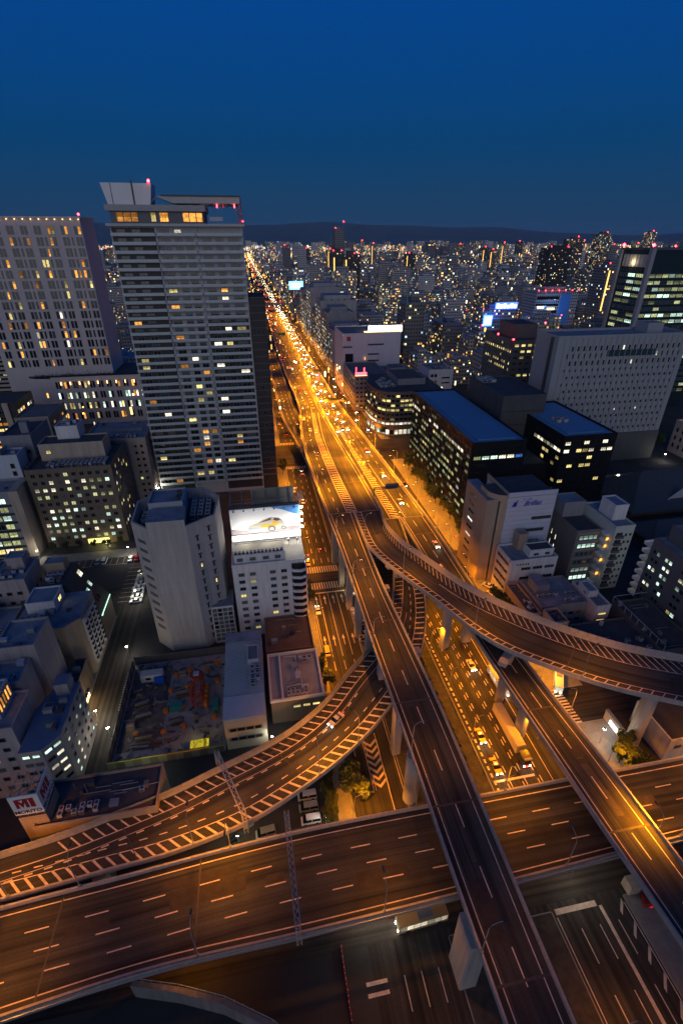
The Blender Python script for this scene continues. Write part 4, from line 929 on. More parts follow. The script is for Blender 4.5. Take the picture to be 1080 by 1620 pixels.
for o_ in list(COL.objects):
    q = {'beige_block': (-82, -53.5, 238, 268, 35.5, 14), 'brown_office': (-95, -62, 203, 215, 36.5, 8), 'pale_block': (-120, -100, 211, 220, 41, 10), 'glass_office': (-125, -101, 198, 210, 30.5, 14), 'chamfered_block': (-58, -52, 84, 96, 19, 8), 'ribbed_block': (-73, -58, 121, 136, 22, 10), 'sloping_block': (-71.5, -65, 139, 149, 24, 6), 'long_low_block': (-48, -29, 68, 76, 13.5, 12), 'dark_low_block': (-2.5, 11.5, 115, 130, 7, 8), 'flat_roof_block': (1.2, 11.5, 95, 110, 8.6, 7), 'octagonal_tower': (-34, -20, 137, 150, 50.5, 3)}.get(o_.name)
    if q and o_.type == 'EMPTY': clutter(o_, *q)
# construction site
b = MB(); b.box(-45, -15.6, 88, 124, -.02, .05); o = struct(build(b, 'site_slab', mat('site_concrete', (.27, .26, .245), .9, .45, .25)))
b = MB(); b.box(-44.5, -33, 92, 122, .051, .09); struct(build(b, 'site_mud', mat('site_mud', (.11, .095, .08), .95, .5, .5)))
t = thing('site_fence', 'panel fence round the construction site with a lit yellow top rail at the front', 'fence', (-30, 106, 0))
FP = [mat('fence_panel', (.16, .15, .13), .8, .2), mat('fence_panel_dark', (.09, .085, .08), .8, .2)]
for k in range(14): piece('fence_panel', FP[k % 2], t, -44.2 + k * 2.1, 87.6, 0, 2.05, .12, 3)
for k in range(18): piece('fence_panel', FP[k % 2], t, -45.3, 88.6 + k * 2.0, 0, .12, 1.95, 3)
for k in range(14): piece('fence_panel', FP[1], t, -44.2 + k * 2.1, 124.4, 0, 2.05, .12, 3)
b = MB(); b.box(-45, -15.8, 87.45, 87.53, 2.7, 3.05); build(b, 'top_rail', mat('rail_yellow', (.5, .38, .03), .7, .2), t)
for k in range(16): piece('fence_light', BALC, t, -45.45, 104 + k * .9, 3.02, .25, .25, .25)
t = thing('crane_base', 'red lattice tower crane base standing on the construction site', 'crane', (-24, 108, 0))
RED = mat('crane_red', (.30, .035, .015), .6, .3)
b = MB()
for x in (-25.4, -22.6):
    for y in (104, 111): b.tube([(x, y, .1), (x, y, 6)], .24, 4)
for z in (.6, 3, 5.8):
    for x in (-25.4, -22.6): b.tube([(x, 104, z), (x, 111, z)], .17, 4)
    for y in (104, 107.5, 111): b.tube([(-25.4, y, z), (-22.6, y, z)], .17, 4)
for z in (.6, 3): b.tube([(-25.4, 104, z), (-22.6, 104, z + 3)], .15, 4); b.tube([(-25.4, 104, z), (-25.4, 111, z + 3)], .15, 4)
build(b, 'lattice', RED, t)
b = MB(); b.prism([(-24 + 2 * math.cos(k * .7854 + .39), 110 + 2 * math.sin(k * .7854 + .39)) for k in range(8)], 6, 6.9); build(b, 'slew_ring', RED, t); piece('slew_cap', BALC, t, -24, 110, 6.9, 1.6, 1.6, .4)
for k in range(4): piece('ballast', mat('orange_paint', (.55, .16, .02), .6, .2), t, -21.6, 103.5 + k * 2, .1, 1.0, 1.5, 2.0)
b = MB()
for k in range(10):
    a0 = k * .6283; 
b.prism([(.75 * math.cos(k * .5236), .75 * math.sin(k * .5236)) for k in range(12)], 0, .9); b.prism([(.5 * math.cos(k * .5236), .5 * math.sin(k * .5236)) for k in range(12)], .9, 1.15)
DRUM = b.mesh('orange_drum', MATS['orange_paint'])
for k, (x, y) in enumerate(((-31.5, 117), (-27.5, 118), (-19, 119.5), (-18.6, 112), (-32.5, 111), (-27.6, 111.5), (-19, 105.5), (-33, 103.5), (-28.4, 104.4), (-19, 99), (-32.7, 96.5), (-27.4, 97.6), (-40, 97), (-22, 117))):
    tag(obj('orange_drum', DRUM, None, (x, y, .05)), 'round orange capped drum on the construction slab', 'drum', 'orange drums on the construction site')
def container(x, y, sx, sy, h, m, label, rz=0):
    t = thing('container', label, 'container', (x, y, .05)); b = MB(); b.box(x - sx / 2, x + sx / 2, y - sy / 2, y + sy / 2, .05, h); build(b, 'shell', m, t)
    for k in range(int(sx / .5)): piece('rib', m, t, x - sx / 2 + .25 + k * .5, y - sy / 2 - .03, .15, .22, .06, h - .3)
    b = MB(); b.box(x - sx / 2 + .1, x + sx / 2 - .1, y - sy / 2 + .1, y + sy / 2 - .1, h, h + .06); build(b, 'lid', m, t); return t
TEALP = mat('teal_paint', (.03, .19, .18), .6, .15)
container(-30, 104.2, 3.6, 2.2, 1.8, TEALP, 'teal container near the middle of the construction site'); container(-18.8, 103, 1.8, 4.0, 1.8, TEALP, 'upright teal container by the warehouse wall')
t = container(-38.5, 117, 6.5, 2.6, 2.8, BALC, 'white site hut with a blue tarpaulin at one corner'); piece('tarpaulin', mat('blue_tarp', (.01, .08, .45), .5, .15), t, -36.2, 115.3, .1, 2.8, 1.6, 2.2); window(t, 'S', -39.5, 115.6, 1.7, 1.5, .9, 'd', 1)
t = thing('lit_pit', 'yellow lit cabin roof of scaffold boards at the front of the site', 'cabin', (-22.5, 90.6, 0))
b = MB(); b.box(-24.9, -20.1, 89, 91.6, .05, 1.4); build(b, 'shell', MATS['rail_yellow'], t)
for k in range(7): piece('board', glow('yellow_board_glow', (1, .80, .05), .35, .8), t, -24.5 + k * .7, 90.3, 1.42, .62, 2.3, .08)  # boards glow to imitate light falling on yellow material
for k in range(9): piece('pipe', STEELD, t, -24.5 + k * .5, 90.3 + rng.uniform(-.8, .8), 1.52, .1, rng.uniform(.8, 2), .1, rng.uniform(-.8, .8))
point(-22.5, 90.5, 3.2, 200, (1, .85, .25), .4, t)
PILEL = ['stack of ' + q for q in ('beams beside the red crane base', 'long bars between two orange drums', 'rusty beams at the front left of the site', 'planks nearest the site front fence', 'beams left of the lit yellow cabin', 'mesh sheets in the middle of the site', 'boxes right of the white hut', 'pale debris at the back of the site', 'dark beams in the mud at left', 'dark bars in the mud below others', 'crates against the left fence', 'silver bottles by the warehouse wall', 'offcuts between hut and left fence', 'narrow timber in front of the crane base', 'plates near the right front corner', 'boards behind the red crane base')]
PIL = [mat('steel_rust', (.13, .07, .04), .7, .3), STEELD, mat('timber', (.26, .18, .1), .8, .3), SLATEW]
for k, (x, y, sx, sy, h, a) in enumerate(((-29, 109, 4.6, 2.4, .9, .05), (-30, 110.9, 4, .7, .6, .1), (-38, 96, 5.5, 1.8, .8, .05), (-38.5, 93.4, 5, 1.4, .7, -.04), (-32.4, 94, 5, 1.6, .6, 0), (-29.8, 99.6, 4, 2.6, .5, .2), (-29.5, 117.5, 2.4, 3.2, 1.6, .1), (-22, 120, 4.4, 1.4, .8, .1), (-40, 107, 4, 2.6, .7, .3), (-39, 103, 5, 2, .8, .15), (-42, 100, 2.6, 3, 1.2, .1), (-19, 114, 1.8, 2.8, .8, .1), (-42, 112, 3, 2, 1, .2), (-24, 99.5, 1.2, 3.4, .9, .05), (-20.4, 96, 1.4, 1.2, .4, 0), (-25, 115, 5, 1, .5, .1))):
    t = thing('material_pile', PILEL[k], 'building material', (x, y, .09), 'piles of material on the construction site')
    n = 4
    for j in range(n): 
        o = obj('beam', unit(PIL[(k + j) % 4]), None, (0, 0, 0)); o.parent = t; o.location = (0, -sy / 2 + sy * (j + .5) / n, 0); o.scale = (sx * rng.uniform(.7, 1), sy / n * .8, h * rng.uniform(.5, 1))
    t.rotation_euler = (0, 0, a)

b = MB()
for k in range(300):
    x, y = rng.uniform(-44.5, -16.2), rng.uniform(88.6, 123); z = .09; a = rng.random() * 3.14; L, w, h = rng.uniform(.3, 2.2), rng.uniform(.1, .5), rng.uniform(.05, .6); c_, s_ = math.cos(a), math.sin(a)
    b.prism([(x + p * c_ - q * s_, y + p * s_ + q * c_) for p, q in ((-L / 2, -w / 2), (L / 2, -w / 2), (L / 2, w / 2), (-L / 2, w / 2))], z, z + h, k % 4)
o = stuff(build(b, 'site_debris', [STEELD, SLATEW, mat('debris_grey', (.2, .19, .18), .9, .3), CONCD])); tag(o, 'scattered offcuts, bags and small debris on the construction site', 'debris')


# ------------------------------------------------------------------ buildings: right side
def banded(t, face, a0, a1, plane, z0, dz, rows, cols, fn):
    for r in range(rows):
        for c in range(cols): window(t, face, a0 + (a1 - a0) * (c + .5) / cols, plane, z0 + r * dz, (a1 - a0) / cols * .9, 1.75, pick(fn(r, c / cols)), 3, FRAMEK)
GLASSB = mat('dark_curtain_wall', (.014, .013, .013), .5, .3, .4, spec=.2); FRAMEK = mat('dark_frame', (.02, .019, .018), .6, .1)
BLUER = mat('blue_flat_roof', (.10, .24, .40), .6, .08, .1)
t = block('dark_office', 'long dark office with flat blue roof and yellowish lit window bands along the avenue', 92.4, 118, 187.4, 273.6, 41.8, GLASSB, BLUER, .9)
def l1(r, f): return {'d': 30, 'w': 40, 'g': 20} if r == 8 else ({'d': 85, 'g': 10, 'y': 3} if r == 9 else {'d': 42, 'g': 50, 'y': 5, 'w': 2})
banded(t, 'W', 188.5, 272.5, 92.37, 5.2, 3.75, 10, 23, l1)
banded(t, 'S', 93.2, 117.2, 187.37, 5.2, 3.75, 10, 6, lambda r, f: ({'w': 40, 'g': 30, 'c': 20} if f < .5 else {'b': 60, 'w': 25}) if r == 8 else {'d': 93, 'g': 6})
b = MB(); b.box(96.5, 114.5, 191.5, 269.5, 41.81, 42.5); build(b, 'roof_deck', BLUER, t)
for k in range(24): piece('mullion', BLACKW, t, 92.25, 188.5 + k * 84 / 23, 3, .3, .35, 38.5)
t = block('dark_office', 'second dark office with blue roof, smaller, two pale lit bands near its top', 136.5, 163.2, 187.8, 240, 41.8, GLASSB, BLUER, .9)
banded(t, 'W', 188.6, 212, 136.47, 5.2, 3.75, 10, 8, lambda r, f: {'w': 60, 'g': 20, 'd': 10} if r == 8 else {'d': 60, 'y': 38} if 3 < r < 8 else {'d': 95, 'y': 5})
banded(t, 'S', 137.3, 162.4, 187.77, 5.2, 3.75, 10, 8, lambda r, f: {'w': 50, 'y': 35, 'd': 10} if r == 8 else {'d': 70, 'w': 30} if r == 9 else {'d': 92, 'y': 8})
b = MB(); b.box(140.5, 159.5, 192, 236, 41.81, 42.5); build(b, 'roof_deck', BLUER, t); units(t, 143, 150, 205, 212, 42.5, 2, 2, 2.0, 1.6)
t = block('dark_core', 'blank dark grey tower block standing between the two blue roofed offices', 122, 145.5, 221.5, 262, 51.5, mat('core_wall', (.075, .073, .075), .75, .2, .3, streak=1), ROOFD, .9)
for z in (30, 37, 44): piece('wall_band', STEELD, t, 133.7, 221.4, z, 23.4, .2, .35)
for y in (228, 242): piece('wall_slot', STEELD, t, 121.9, y, 6, .2, .6, 45)
units(t, 124, 132, 250, 260, 51.5, 3, 3, 2.6, 1.6)
t = block('link_block', 'dark lower link building between the dark offices at street level', 118.2, 136.3, 195, 240, 26, GLASSB, ROOFD, .7)
banded(t, 'S', 119, 135.5, 194.97, 5, 3.75, 5, 4, lambda r, f: {'d': 90, 'g': 10})
# slab with small punched windows
SLABW = mat('slab_panel_wall', (.30, .31, .325), .7, .08, .3, streak=1)
t = thing('punched_slab', 'broad grey slab building dotted with small staggered windows and one long dark opening', 'building', (203, 257, 0))
b = MB(); b.box(163, 243, 248, 270, 18, 74, 0, 1); build(b, 'wall', [SLABW, ROOFB], t); b = MB(); b.box(170, 243, 247.2, 270.5, 0, 17.9); build(b, 'podium', CHARW, t)
for x0, x1, y0, y1 in ((162.9, 243.1, 247.9, 248.4), (162.9, 243.1, 269.6, 270.1), (162.9, 163.4, 248.4, 269.6), (242.6, 243.1, 248.4, 269.6)):
    b = MB(); b.box(x0, x1, y0, y1, 74.0, 75.2); build(b, 'parapet', SLABW, t)
cnt = 0
for r in range(13):
    for c in range(21):
        z = 21.5 + r * 3.9; x = 169 + c * 3.45 + (1.2 if r % 2 else 0)
        if z > 62 and z < 68 and 193 < x < 224: continue
        if c == 0 and r % 2 == 0: continue
        window(t, 'S', x, 247.97, z, 1.0, 1.5 if r < 10 else 2.6, pick({'d': 96, 'w': 3 if r < 5 else 1}), 1)
b = MB(); b.box(194, 224, 247.7, 247.98, 63.6, 67); build(b, 'sky_opening', TEAL, t); b = MB(); b.box(162.7, 162.98, 252, 255, 18, 74); build(b, 'side_slot', STEELD, t)
for k in range(22): piece('fin', SLABW, t, 167 + k * 3.45, 247.75, 18, .25, .4, 56)
body(t, 222, 232, 256, 266, 74, 79, SLABW, ROOFB, .4, 'plant_room')
# brown office behind
t = block('brown_grid_office', 'dark brown office with yellow lit windows, setback top storey and red corner beacons', 171, 200, 309.5, 352, 61.5, mat('grid_brown', (.12, .10, .09), .7, .15), ROOFD, .8)
facade(t, 'S', 171.5, 199.5, 309.47, 20, 3.9, 11, 6, 3.0, 1.7, {'d': 55, 'y': 45}, 3, rowfn=lambda r: {'d': 40, 'y': 60} if r in (3, 5, 8, 9, 10) else {'d': 92, 'y': 8}); facade(t, 'W', 310, 351, 170.97, 20, 3.9, 11, 13, 1.3, 1.8, {'d': 1}, 1, rowfn=lambda r: {'d': 30, 'y': 70} if r in (3, 6, 7, 9) else {'d': 90, 'y': 10})
body(t, 178, 194, 322, 345, 61.5, 70, MATS['grid_brown'], ROOFD, .5, 'plant_storey'); beacon(t, 171, 310, 63, 1.2); beacon(t, 171, 332, 63, 1.2); beacon(t, 199, 322, 71, 1)
# glass tower, right edge
t = thing('glass_tower', 'tall glass office tower at right edge with pale corner column and lit green white floors', 'building', (310, 356, 0))
b = MB(); b.box(281.5, 345, 340, 371, 0, 114, 0, 1); build(b, 'wall', [mat('glass_tower_wall', (.02, .03, .03), .25, .2, .3, spec=.6), ROOFD], t)
for x, y, w, d in ((281.2, 339.6, 3.0, 3.0), (281.0, 371, 2.4, 2.4)): piece('corner_column', mat('column_pale', (.30, .29, .30), .7, .1), t, x, y, 0, w, d, 115)
b = MB(); b.box(280, 346, 338.4, 372, 114.0, 115.2); build(b, 'roof_slab', CHARW, t)
for r in range(20):
    z = 14 + r * 4.4
    rowS = {'g': 70, 'c': 25, 'd': 5} if r in (6, 7, 9, 10, 12, 13, 16, 18, 19, 17) else {'t': 75, 'g': 20, 'd': 5}
    for c in range(11): window(t, 'S', 286 + c * 5.4, 339.9, z, 5.1, 2.5, pick(rowS), 4)
    for c in range(3): window(t, 'W', 346.5 + c * 8.5, 281.4, z, 8.0, 2.5, pick(rowS if c < 2 else {'t': 60, 'g': 30, 'c': 10}), 4)
b = MB(); b.box(281.3, 281.48, 343, 368, 103, 111); build(b, 'top_opening', mat('crown_lit', (.5, .42, .3), .7), t)
for k in range(8): piece('crown_fin', BALC, t, 281.2, 344 + k * 3.3, 103.2, .3, .8, 7.5)
point(279.5, 356, 106, 900, (1, .8, .5), .5, t)
beacon(t, 281, 340, 117, 2.2); beacon(t, 281.5, 371, 117, 2.2); beacon(t, 300, 342, 116.4, 1.2)
# rounded corner office
t = thing('rounded_office', 'dark office with rounded corner, one bright white window band above the shops', 'building', (95, 338, 0))
rc = [(128, 313), (128, 366), (88, 366), (81, 345), (81.5, 330), (83.5, 321), (88, 315), (94, 313)]
b = MB(); b.prism(rc, 0, 31, 0, 1); build(b, 'wall', [BROWNW, ROOFD], t)
for i, (p, q) in enumerate(((rc[3], rc[4]), (rc[4], rc[5]), (rc[5], rc[6]), (rc[6], rc[7]), (rc[7], (128, 313)))):
    L = math.dist(p, q); n = max(2, int(L / 3.0))
    for r in range(7):
        for k in range(n): slot(t, p, q, (k + .5) / n, 9 + r * 3.2, L / n * .9, 1.8, 'w' if r == 0 else pick({'d': 52, 'y': 36, 'g': 12}) if r in (1, 3, 4, 5) else pick({'d': 92, 'y': 8}))
    for k in range(n): slot(t, p, q, (k + .5) / n, 3, L / n * .86, 3.6, pick({'c': 4, 'd': 5, 'w': 2}))
body(t, 100, 120, 330, 360, 31, 35, SLATEW, ROOFD, .4, 'plant_room'); units(t, 86, 98, 325, 350, 31, 4, 6, 2, 1.6, .4)
# department store and neighbours along the avenue
t = block('white_store', 'large white windowless store with a glowing white roof sign strip', 79, 130, 428, 470, 50, mat('store_white', (.60, .56, .60), .7, .08, .2, streak=1), ROOFG, .8)
for x, z, w in ((108, 40.5, 14), (106, 32.5, 10), (106, 27, 10), (83, 39, 8)): piece('slot_opening', STEELD, t, x, 427.9, z, w, .25, 1.2)
piece('square_emblem', mat('emblem_red', (.35, .04, .04), .6), t, 84, 427.9, 44.5, 3.4, .2, 3.6)
b = MB(); b.box(81, 88, 427.7, 427.98, 20, 34); build(b, 'glass_bay', DARK, t); 
STORE = glow('store_sign', (1, .93, .84), 9); piece('sign_strip', STORE, t, 118, 436, 51.0, 30, 1.0, 4.0); piece('sign_edge', glow('sign_gold', (1, .7, .2), 4), t, 116, 434.9, 50.2, 34, .8, .8)
for k in range(9): piece('side_bay', pick({'a': 1}) and (SHOP if k % 3 == 0 else CHARW), t, 78.9, 430 + k * 4.4, 6 + (k % 4) * 4, .3, 2.4, 2.4)
t = block('corner_shop_block', 'mauve grey block with a red glowing roof sign at the avenue corner', 78.5, 106, 374, 424, 27, MAUVEW, ROOFG, .8)
facade(t, 'W', 375, 423, 78.47, 4.5, 3.5, 7, 10, 2.2, 1.6, {'d': 70, 'm': 15, 'y': 15}, 2); facade(t, 'S', 79, 92, 373.97, 4.5, 3.5, 7, 4, 2, 1.5, {'d': 80, 'm': 15, 'y': 5}, 2)
b = MB(); b.box(79, 88, 374.6, 375, 28.4, 30.4); build(b, 'roof_sign', glow('sign_red_glow', (1, .06, .10), 6), t); piece('sign_flame', MATS['sign_red_glow'], t, 79.6, 374.8, 30.5, .6, .3, 4); piece('sign_flame', MATS['sign_red_glow'], t, 86, 374.8, 30.5, .9, .3, 3.4); piece('sign_under', glow('sign_orange', (1, .4, .1), 5), t, 83.5, 374.7, 27.6, 9.5, .3, .5)
small('mid_block', 'white fronted block with dark corner windows behind the rounded office', 138, 158, 372, 398, 30, mat('store_white', (.60, .56, .60)), ROOFG, [(S, 139, 145, 371.97, 6, 5, 5, 2, 2.2, 2.4, {'d': 1}), (S, 148, 156, 371.97, 20, 4, 2, 1, 7, 1.2, {'d': 1})], 1)
small('mid_block', 'low mauve block with rooftop rooms behind the red sign', 106.5, 134, 376, 420, 24, MAUVEW, ROOFG, [(S, 108, 133, 375.97, 5, 3.5, 5, 7, 2, 1.5, N_)], 1, (112, 124, 390, 405, 5))
for k, (x0, x1, y0, y1, h, wl_, lb) in enumerate((
    (79, 112, 486, 520, 44, MAUVEW, 'grey block with dark slit just beyond the white store along the avenue'), (80, 108, 524, 560, 55, SLATEW, 'tall grey block with bright floors facing the avenue'), (80, 120, 566, 610, 62, GREYW, 'bulky grey tower with white plant storey along the avenue'),
    (81, 106, 616, 648, 47, TANW, 'tan block with orange lit stairs along the avenue'), (80, 118, 656, 700, 68, GREYW, 'broad grey tower near the far footbridge'), (80, 104, 708, 750, 52, SLATEW, 'slate coloured block past the broad grey tower'), (82, 110, 760, 800, 58, MAUVEW, 'mauve tower at the far bend of the avenue'))):
    t = block('avenue_block', lb, x0, x1, y0, y1, h, wl_, ROOFB, 1.0)
    rows = int(h / 4); facade(t, 'W', y0 + 1, y1 - 1, x0 - .03, 4, 3.9, rows - 1, 7, (y1 - y0) / 9, 1.9, {'d': 45, 'w': 22, 'c': 14, 'o': 12, 'y': 14} if k != 0 else {'d': 70, 'c': 20, 'y': 10}, 2)
    if k in (1, 3, 5): facade(t, 'S', x0 + 1, x1 - 1, y0 - .03, 6, 3.9, rows - 2, 5, 2.2, 1.6, {'d': 75, 'c': 15, 'y': 10}, 2)
    else: piece('wall_slit', STEELD, t, (x0 + x1) / 2, y0 - .05, h * .62, (x1 - x0) * .8, .2, 1.4)
    body(t, x0 + 5, x1 - 5, y0 + 8, y1 - 6, h, h + 5, wl_, ROOFB, .4, 'plant_room'); units(t, x0 + 2, x1 - 2, y0 + 1.5, y0 + 6, h, 5, 2, 2.2, 1.8, .3)
# curved brick building with blue lettering
ORB = mat('orange_lit_brick_wall', (.33, .25, .18), .75, .12, .4, streak=1)  # wall colour carries the orange street light of the avenue side
t = thing('lettered_block', 'tall block, brick side toward the avenue and white front with slanted blue lettering', 'building', (94, 154, 0))
b = MB(); b.prism([(81, 146.5), (85.5, 146.5), (85.5, 165), (81, 165)], 0, 36.5, 0, 1); build(b, 'brick_wing', [ORB, ROOFB], t)
arc = [(88.4 - 6.0 * math.cos(k * .2618), 151.5 - 6.0 * math.sin(k * .2618)) for k in range(7)]
b = MB(); b.prism([(82.6, 150.6)] + arc[1:] + [(88.4, 156), (82.6, 156)], 0, 38.5, 0, 1); build(b, 'curved_wall', [mat('orange_lit_curve_wall', (.36, .27, .19), .7, .12, .4, streak=1), ROOFD], t)  # orange street light is put into the curved wall's colour too
b = MB(); b.box(88.5, 108, 145.4, 163, 0, 37.4, 0, 1); build(b, 'wall', [mat('white_panel_front', (.47, .48, .56), .7, .07, .3), ROOFD], t)
for k in range(18): piece('panel_joint', SLATEW, t, 98.2, 145.38, 1.5 + k * 2.0, 19.4, .05, .06)
b = MB(); b.box(88.6, 108.1, 145.3, 145.7, 37.6, 39.4); build(b, 'parapet', MATS['white_panel_front'], t); b = MB(); b.box(88.2, 88.6, 145.3, 163, 37.45, 39.6); build(b, 'parapet', ORB, t)
BLUEL = mat('letter_blue', (.02, .02, .30), .5, .05)
text(t, 'Brilliat', 98.6, 145.34, 33.6, 2.7, BLUEL, S, shear=.45, bold=.05); text(t, '\u30a8\u30eb \u5927\u962a', 96.2, 145.34, 36.0, .85, BLUEL, S)
b = MB(); b.add([(90.4, 145.33, 33.4), (92.2, 145.33, 33.6), (92.6, 145.33, 35.3), (91.2, 145.33, 35.4)], [(0, 1, 2, 3)]); build(b, 'emblem', BLUEL, t); piece('emblem_dot', SIGNR, t, 92.3, 145.35, 35.5, .6, .05, .6)
for z, x, w in ((27.2, 103.5, 8), (22, 101, 9)): piece('slot_window', STEELD, t, x, 145.35, z, w, .2, 1.3)
piece('dark_slit', STEELD, t, 83.6, 147.3, 4, .5, .5, 24); piece('dark_slit', STEELD, t, 85.6, 146.2, 0, .5, .5, 36)
for r in range(9):
    window(t, 'W', 158, 80.97, 5 + r * 3.5, 5.0, 1.1, pick({'w': 45, 'd': 55}), 2)
t = block('white_low_block', 'white five storey block with cooling plant, in front of the slanted lettering', 87, 105.5, 133.2, 144.6, 17.2, WHITEW, ROOFB, .8)
facade(t, 'S', 91, 105, 133.17, 5.5, 4.2, 3, 3, 3.8, 1.2, {'d': 55, 't': 20, 'w': 25}, 3); facade(t, 'W', 134, 144, 86.97, 4.5, 3.6, 4, 1, 8.6, 1.2, {'d': 70, 'w': 30}, 4)
body(t, 95, 104.5, 135, 140, 17.2, 20.2, WHITEW, ROOFD, .3, 'roof_room'); body(t, 93, 96.5, 140.5, 144, 17.2, 24, ORB, ROOFB, .3, 'stair_head'); units(t, 97, 105, 140.6, 144, 17.2, 4, 2, 1.5, 2.2)
for x in (97.5, 102): window(t, 'S', x, 134.97, 18.6, 1.8, .9, 'd', 2)
for k in range(5): piece('sign_mark', STEELD, t, 89.6 + k * 1.1, 133.1, 15.6, .55, .05, .7)
t = block('slit_block', 'dark grey block with lit vertical slits on its side and glowing green floors in front', 115.3, 125.4, 138.6, 158, 24, mat('slit_wall', (.17, .155, .14), .8, .12, .3, streak=1), ROOFD, .5)
for y, z in ((156, 17), (153, 16), (150, 15), (153, 11.5), (150, 10.5)): window(t, 'W', y, 115.27, z, .5, 2.6, 'w', 1)
for r in range(6): window(t, 'S', 120.5, 138.55, 2.6 + r * 3.7, 8.2, 1.9, 'c' if r in (0, 4) else pick({'t': 60, 'c': 40}), 4); piece('spandrel', SLATEW, t, 120.5, 138.4, 4.2 + r * 3.7, 9, .3, .8)
t = block('balcony_block', 'pale green apartment block with small balconies and an orange lit stair', 126, 134, 132.8, 152, 28, mat('pale_green_wall', (.44, .48, .44), .75, .08, .3, streak=1), ROOFB, .7)
for r in range(8):
    z = 2.6 + r * 3.15
    piece('balcony', CHARW, t, 128.2, 132.3, z - 1.0, 3.0, 1.0, 1.0); window(t, 'S', 128.2, 132.77, z + .6, 2.6, 1.2, pick({'d': 4, 'm': 1}), 2)
    for x in (131, 132.8): window(t, 'S', x, 132.77, z, .8, 1.1, 'd', 1)
    piece('stair_landing', WHITEW, t, 125.2, 136.2, z - 1, 1.4, 3, .9)
    if r in (1, 3, 5, 6): piece('stair_lamp', glow('stair_orange', (1, .42, .05), 2.4), t, 125.3, 134.6, z + .3, .9, .15, 1.1)
body(t, 128, 133.5, 138, 146, 28, 34, WHITEW, ROOFB, .5, 'roof_room'); body(t, 116, 125, 150, 158, 24.0, 30, SLATEW, ROOFB, .5, 'rear_room')
t = block('lit_stair_block', 'dark grey apartment block at right edge, lit windows in pairs and a bright open stair', 134.6, 168, 84, 124, 27.5, mat('dark_apartment', (.13, .12, .125), .8, .12, .3, streak=1), ROOFB, .8)
for r in range(7):
    for j, y in enumerate((121, 115.5, 108, 100, 92)):
        for d in (-.9, .9): window(t, 'W', y + d, 134.57, 4 + r * 3.3, 1.3 if j < 2 else 1.7, 1.5, pick({'d': 45, 'y': 18, 'c': 20, 'w': 17}), 1)
STAIRL = glow('stair_white', (1, .92, .72), 1.6)
for r in range(8):
    piece('stair_landing', WHITEW, t, 137.2, 126, 1.8 + r * 3.1, 4.4, 3.6, .35); piece('stair_rail', WHITEW, t, 137.2, 124.9 + 2.95, 2.15 + r * 3.1, 4.4, .12, 1.0); piece('stair_light', STAIRL, t, 138.4, 124.06, 2.6 + r * 3.1, 2.6, .1, 1.4)
body(t, 139, 146, 112, 123, 27.5, 33, MATS['dark_apartment'], ROOFB, .6, 'roof_room'); units(t, 147, 160, 100, 120, 27.5, 4, 5, 2, 1.6, .3)
# low roofs beside the curved ramp
small('low_block', 'low orange walled block just behind the curved ramp', 85, 89.5, 114, 131, 9, ORB, ROOFD, [('W', 115, 130, 84.97, 3, 3, 2, 6, 1.6, 1.2, {'d': 90, 'o': 10})], 1)
small('low_block', 'flat roofed cluster with fans below the white five storey block', 91, 108, 116, 131.5, 9.5, SLATEW, ROOFB, [(S, 92, 107, 115.97, 3, 3, 2, 5, 2, 1.2, N_)], 1, (93, 98, 124, 130, 3))
small('low_block', 'white low block with two lit windows near the slit block', 109, 114.5, 112.5, 127, 10, WHITEW, ROOFB, [(S, 109.6, 114, 112.47, 4.2, 3, 2, 1, 3.4, 1.0, {'y': 1})], 0, (109.4, 113, 118, 124, 2.4, WHITEW))
small('low_block', 'small orange lit pale block tight against the curved ramp', 90, 95, 107, 114, 10.5, BEIGEW, ROOFD, [], 0)
small('dark_low_block', 'dark flat roof in shadow right of the orange lit pale block', 97, 118, 92, 109, 7, CHARW, ROOFD, [], 1)
t = small('open_frame_block', 'dark roof deck with a pale railing frame below the dark grey apartments', 118, 131, 92, 116, 8, CHARW, ROOFD, [], 0)
b = MB()
for y in range(92, 117, 3): b.tube([(118.1, y, 8), (118.1, y, 11)], .1, 4)
b.tube([(118.1, 92, 11), (118.1, 116, 11)], .1, 4); b.tube([(118.1, 116, 11), (131, 116, 11)], .1, 4); build(b, 'roof_railing', BALC, t)
t = block('station_block', 'low pale block at right edge below the ramp, yellow lit wall', 97.5, 150, 64.5, 77, 7.6, WHITEW, ROOFD, .5)
facade(t, S, 99, 118, 64.47, 5, 3, 1, 7, 2.0, 1.2, {'m': 70, 'd': 30}, 2)
# temple with sweeping hipped roofs
TILE = mat('temple_tile', (.06, .065, .07), .6, .2, .6); t = thing('temple_hall', 'large temple hall with dark hipped tile roof and a pale gable edge', 'temple', (205, 190, 0))
b = MB(); b.box(178, 236, 182, 206, 0, 7); build(b, 'wall', BROWNW, t)
def hip(t, x0, x1, y0, y1, z0, z1, inset, name='roof'):
    b = MB(); cy = (y0 + y1) / 2; n = 4; rings = []
    for k in range(n + 1):
        f = k / n; g = f ** 1.35
        rings.append([(x0 + inset * f, y0 + (cy - .6 - y0) * f, z0 + (z1 - z0) * g), (x1 - inset * f, y0 + (cy - .6 - y0) * f, z0 + (z1 - z0) * g), (x1 - inset * f, y1 - (y1 - cy - .6) * f, z0 + (z1 - z0) * g), (x0 + inset * f, y1 - (y1 - cy - .6) * f, z0 + (z1 - z0) * g)])
    for p, q in zip(rings, rings[1:]):
        for i in range(4): b.quad(p[i], p[(i + 1) % 4], q[(i + 1) % 4], q[i])
    b.quad(*rings[-1]); b.quad(*reversed(rings[0])); return build(b, name, TILE, t)
hip(t, 172, 242, 174, 214, 6.5, 18, 15)
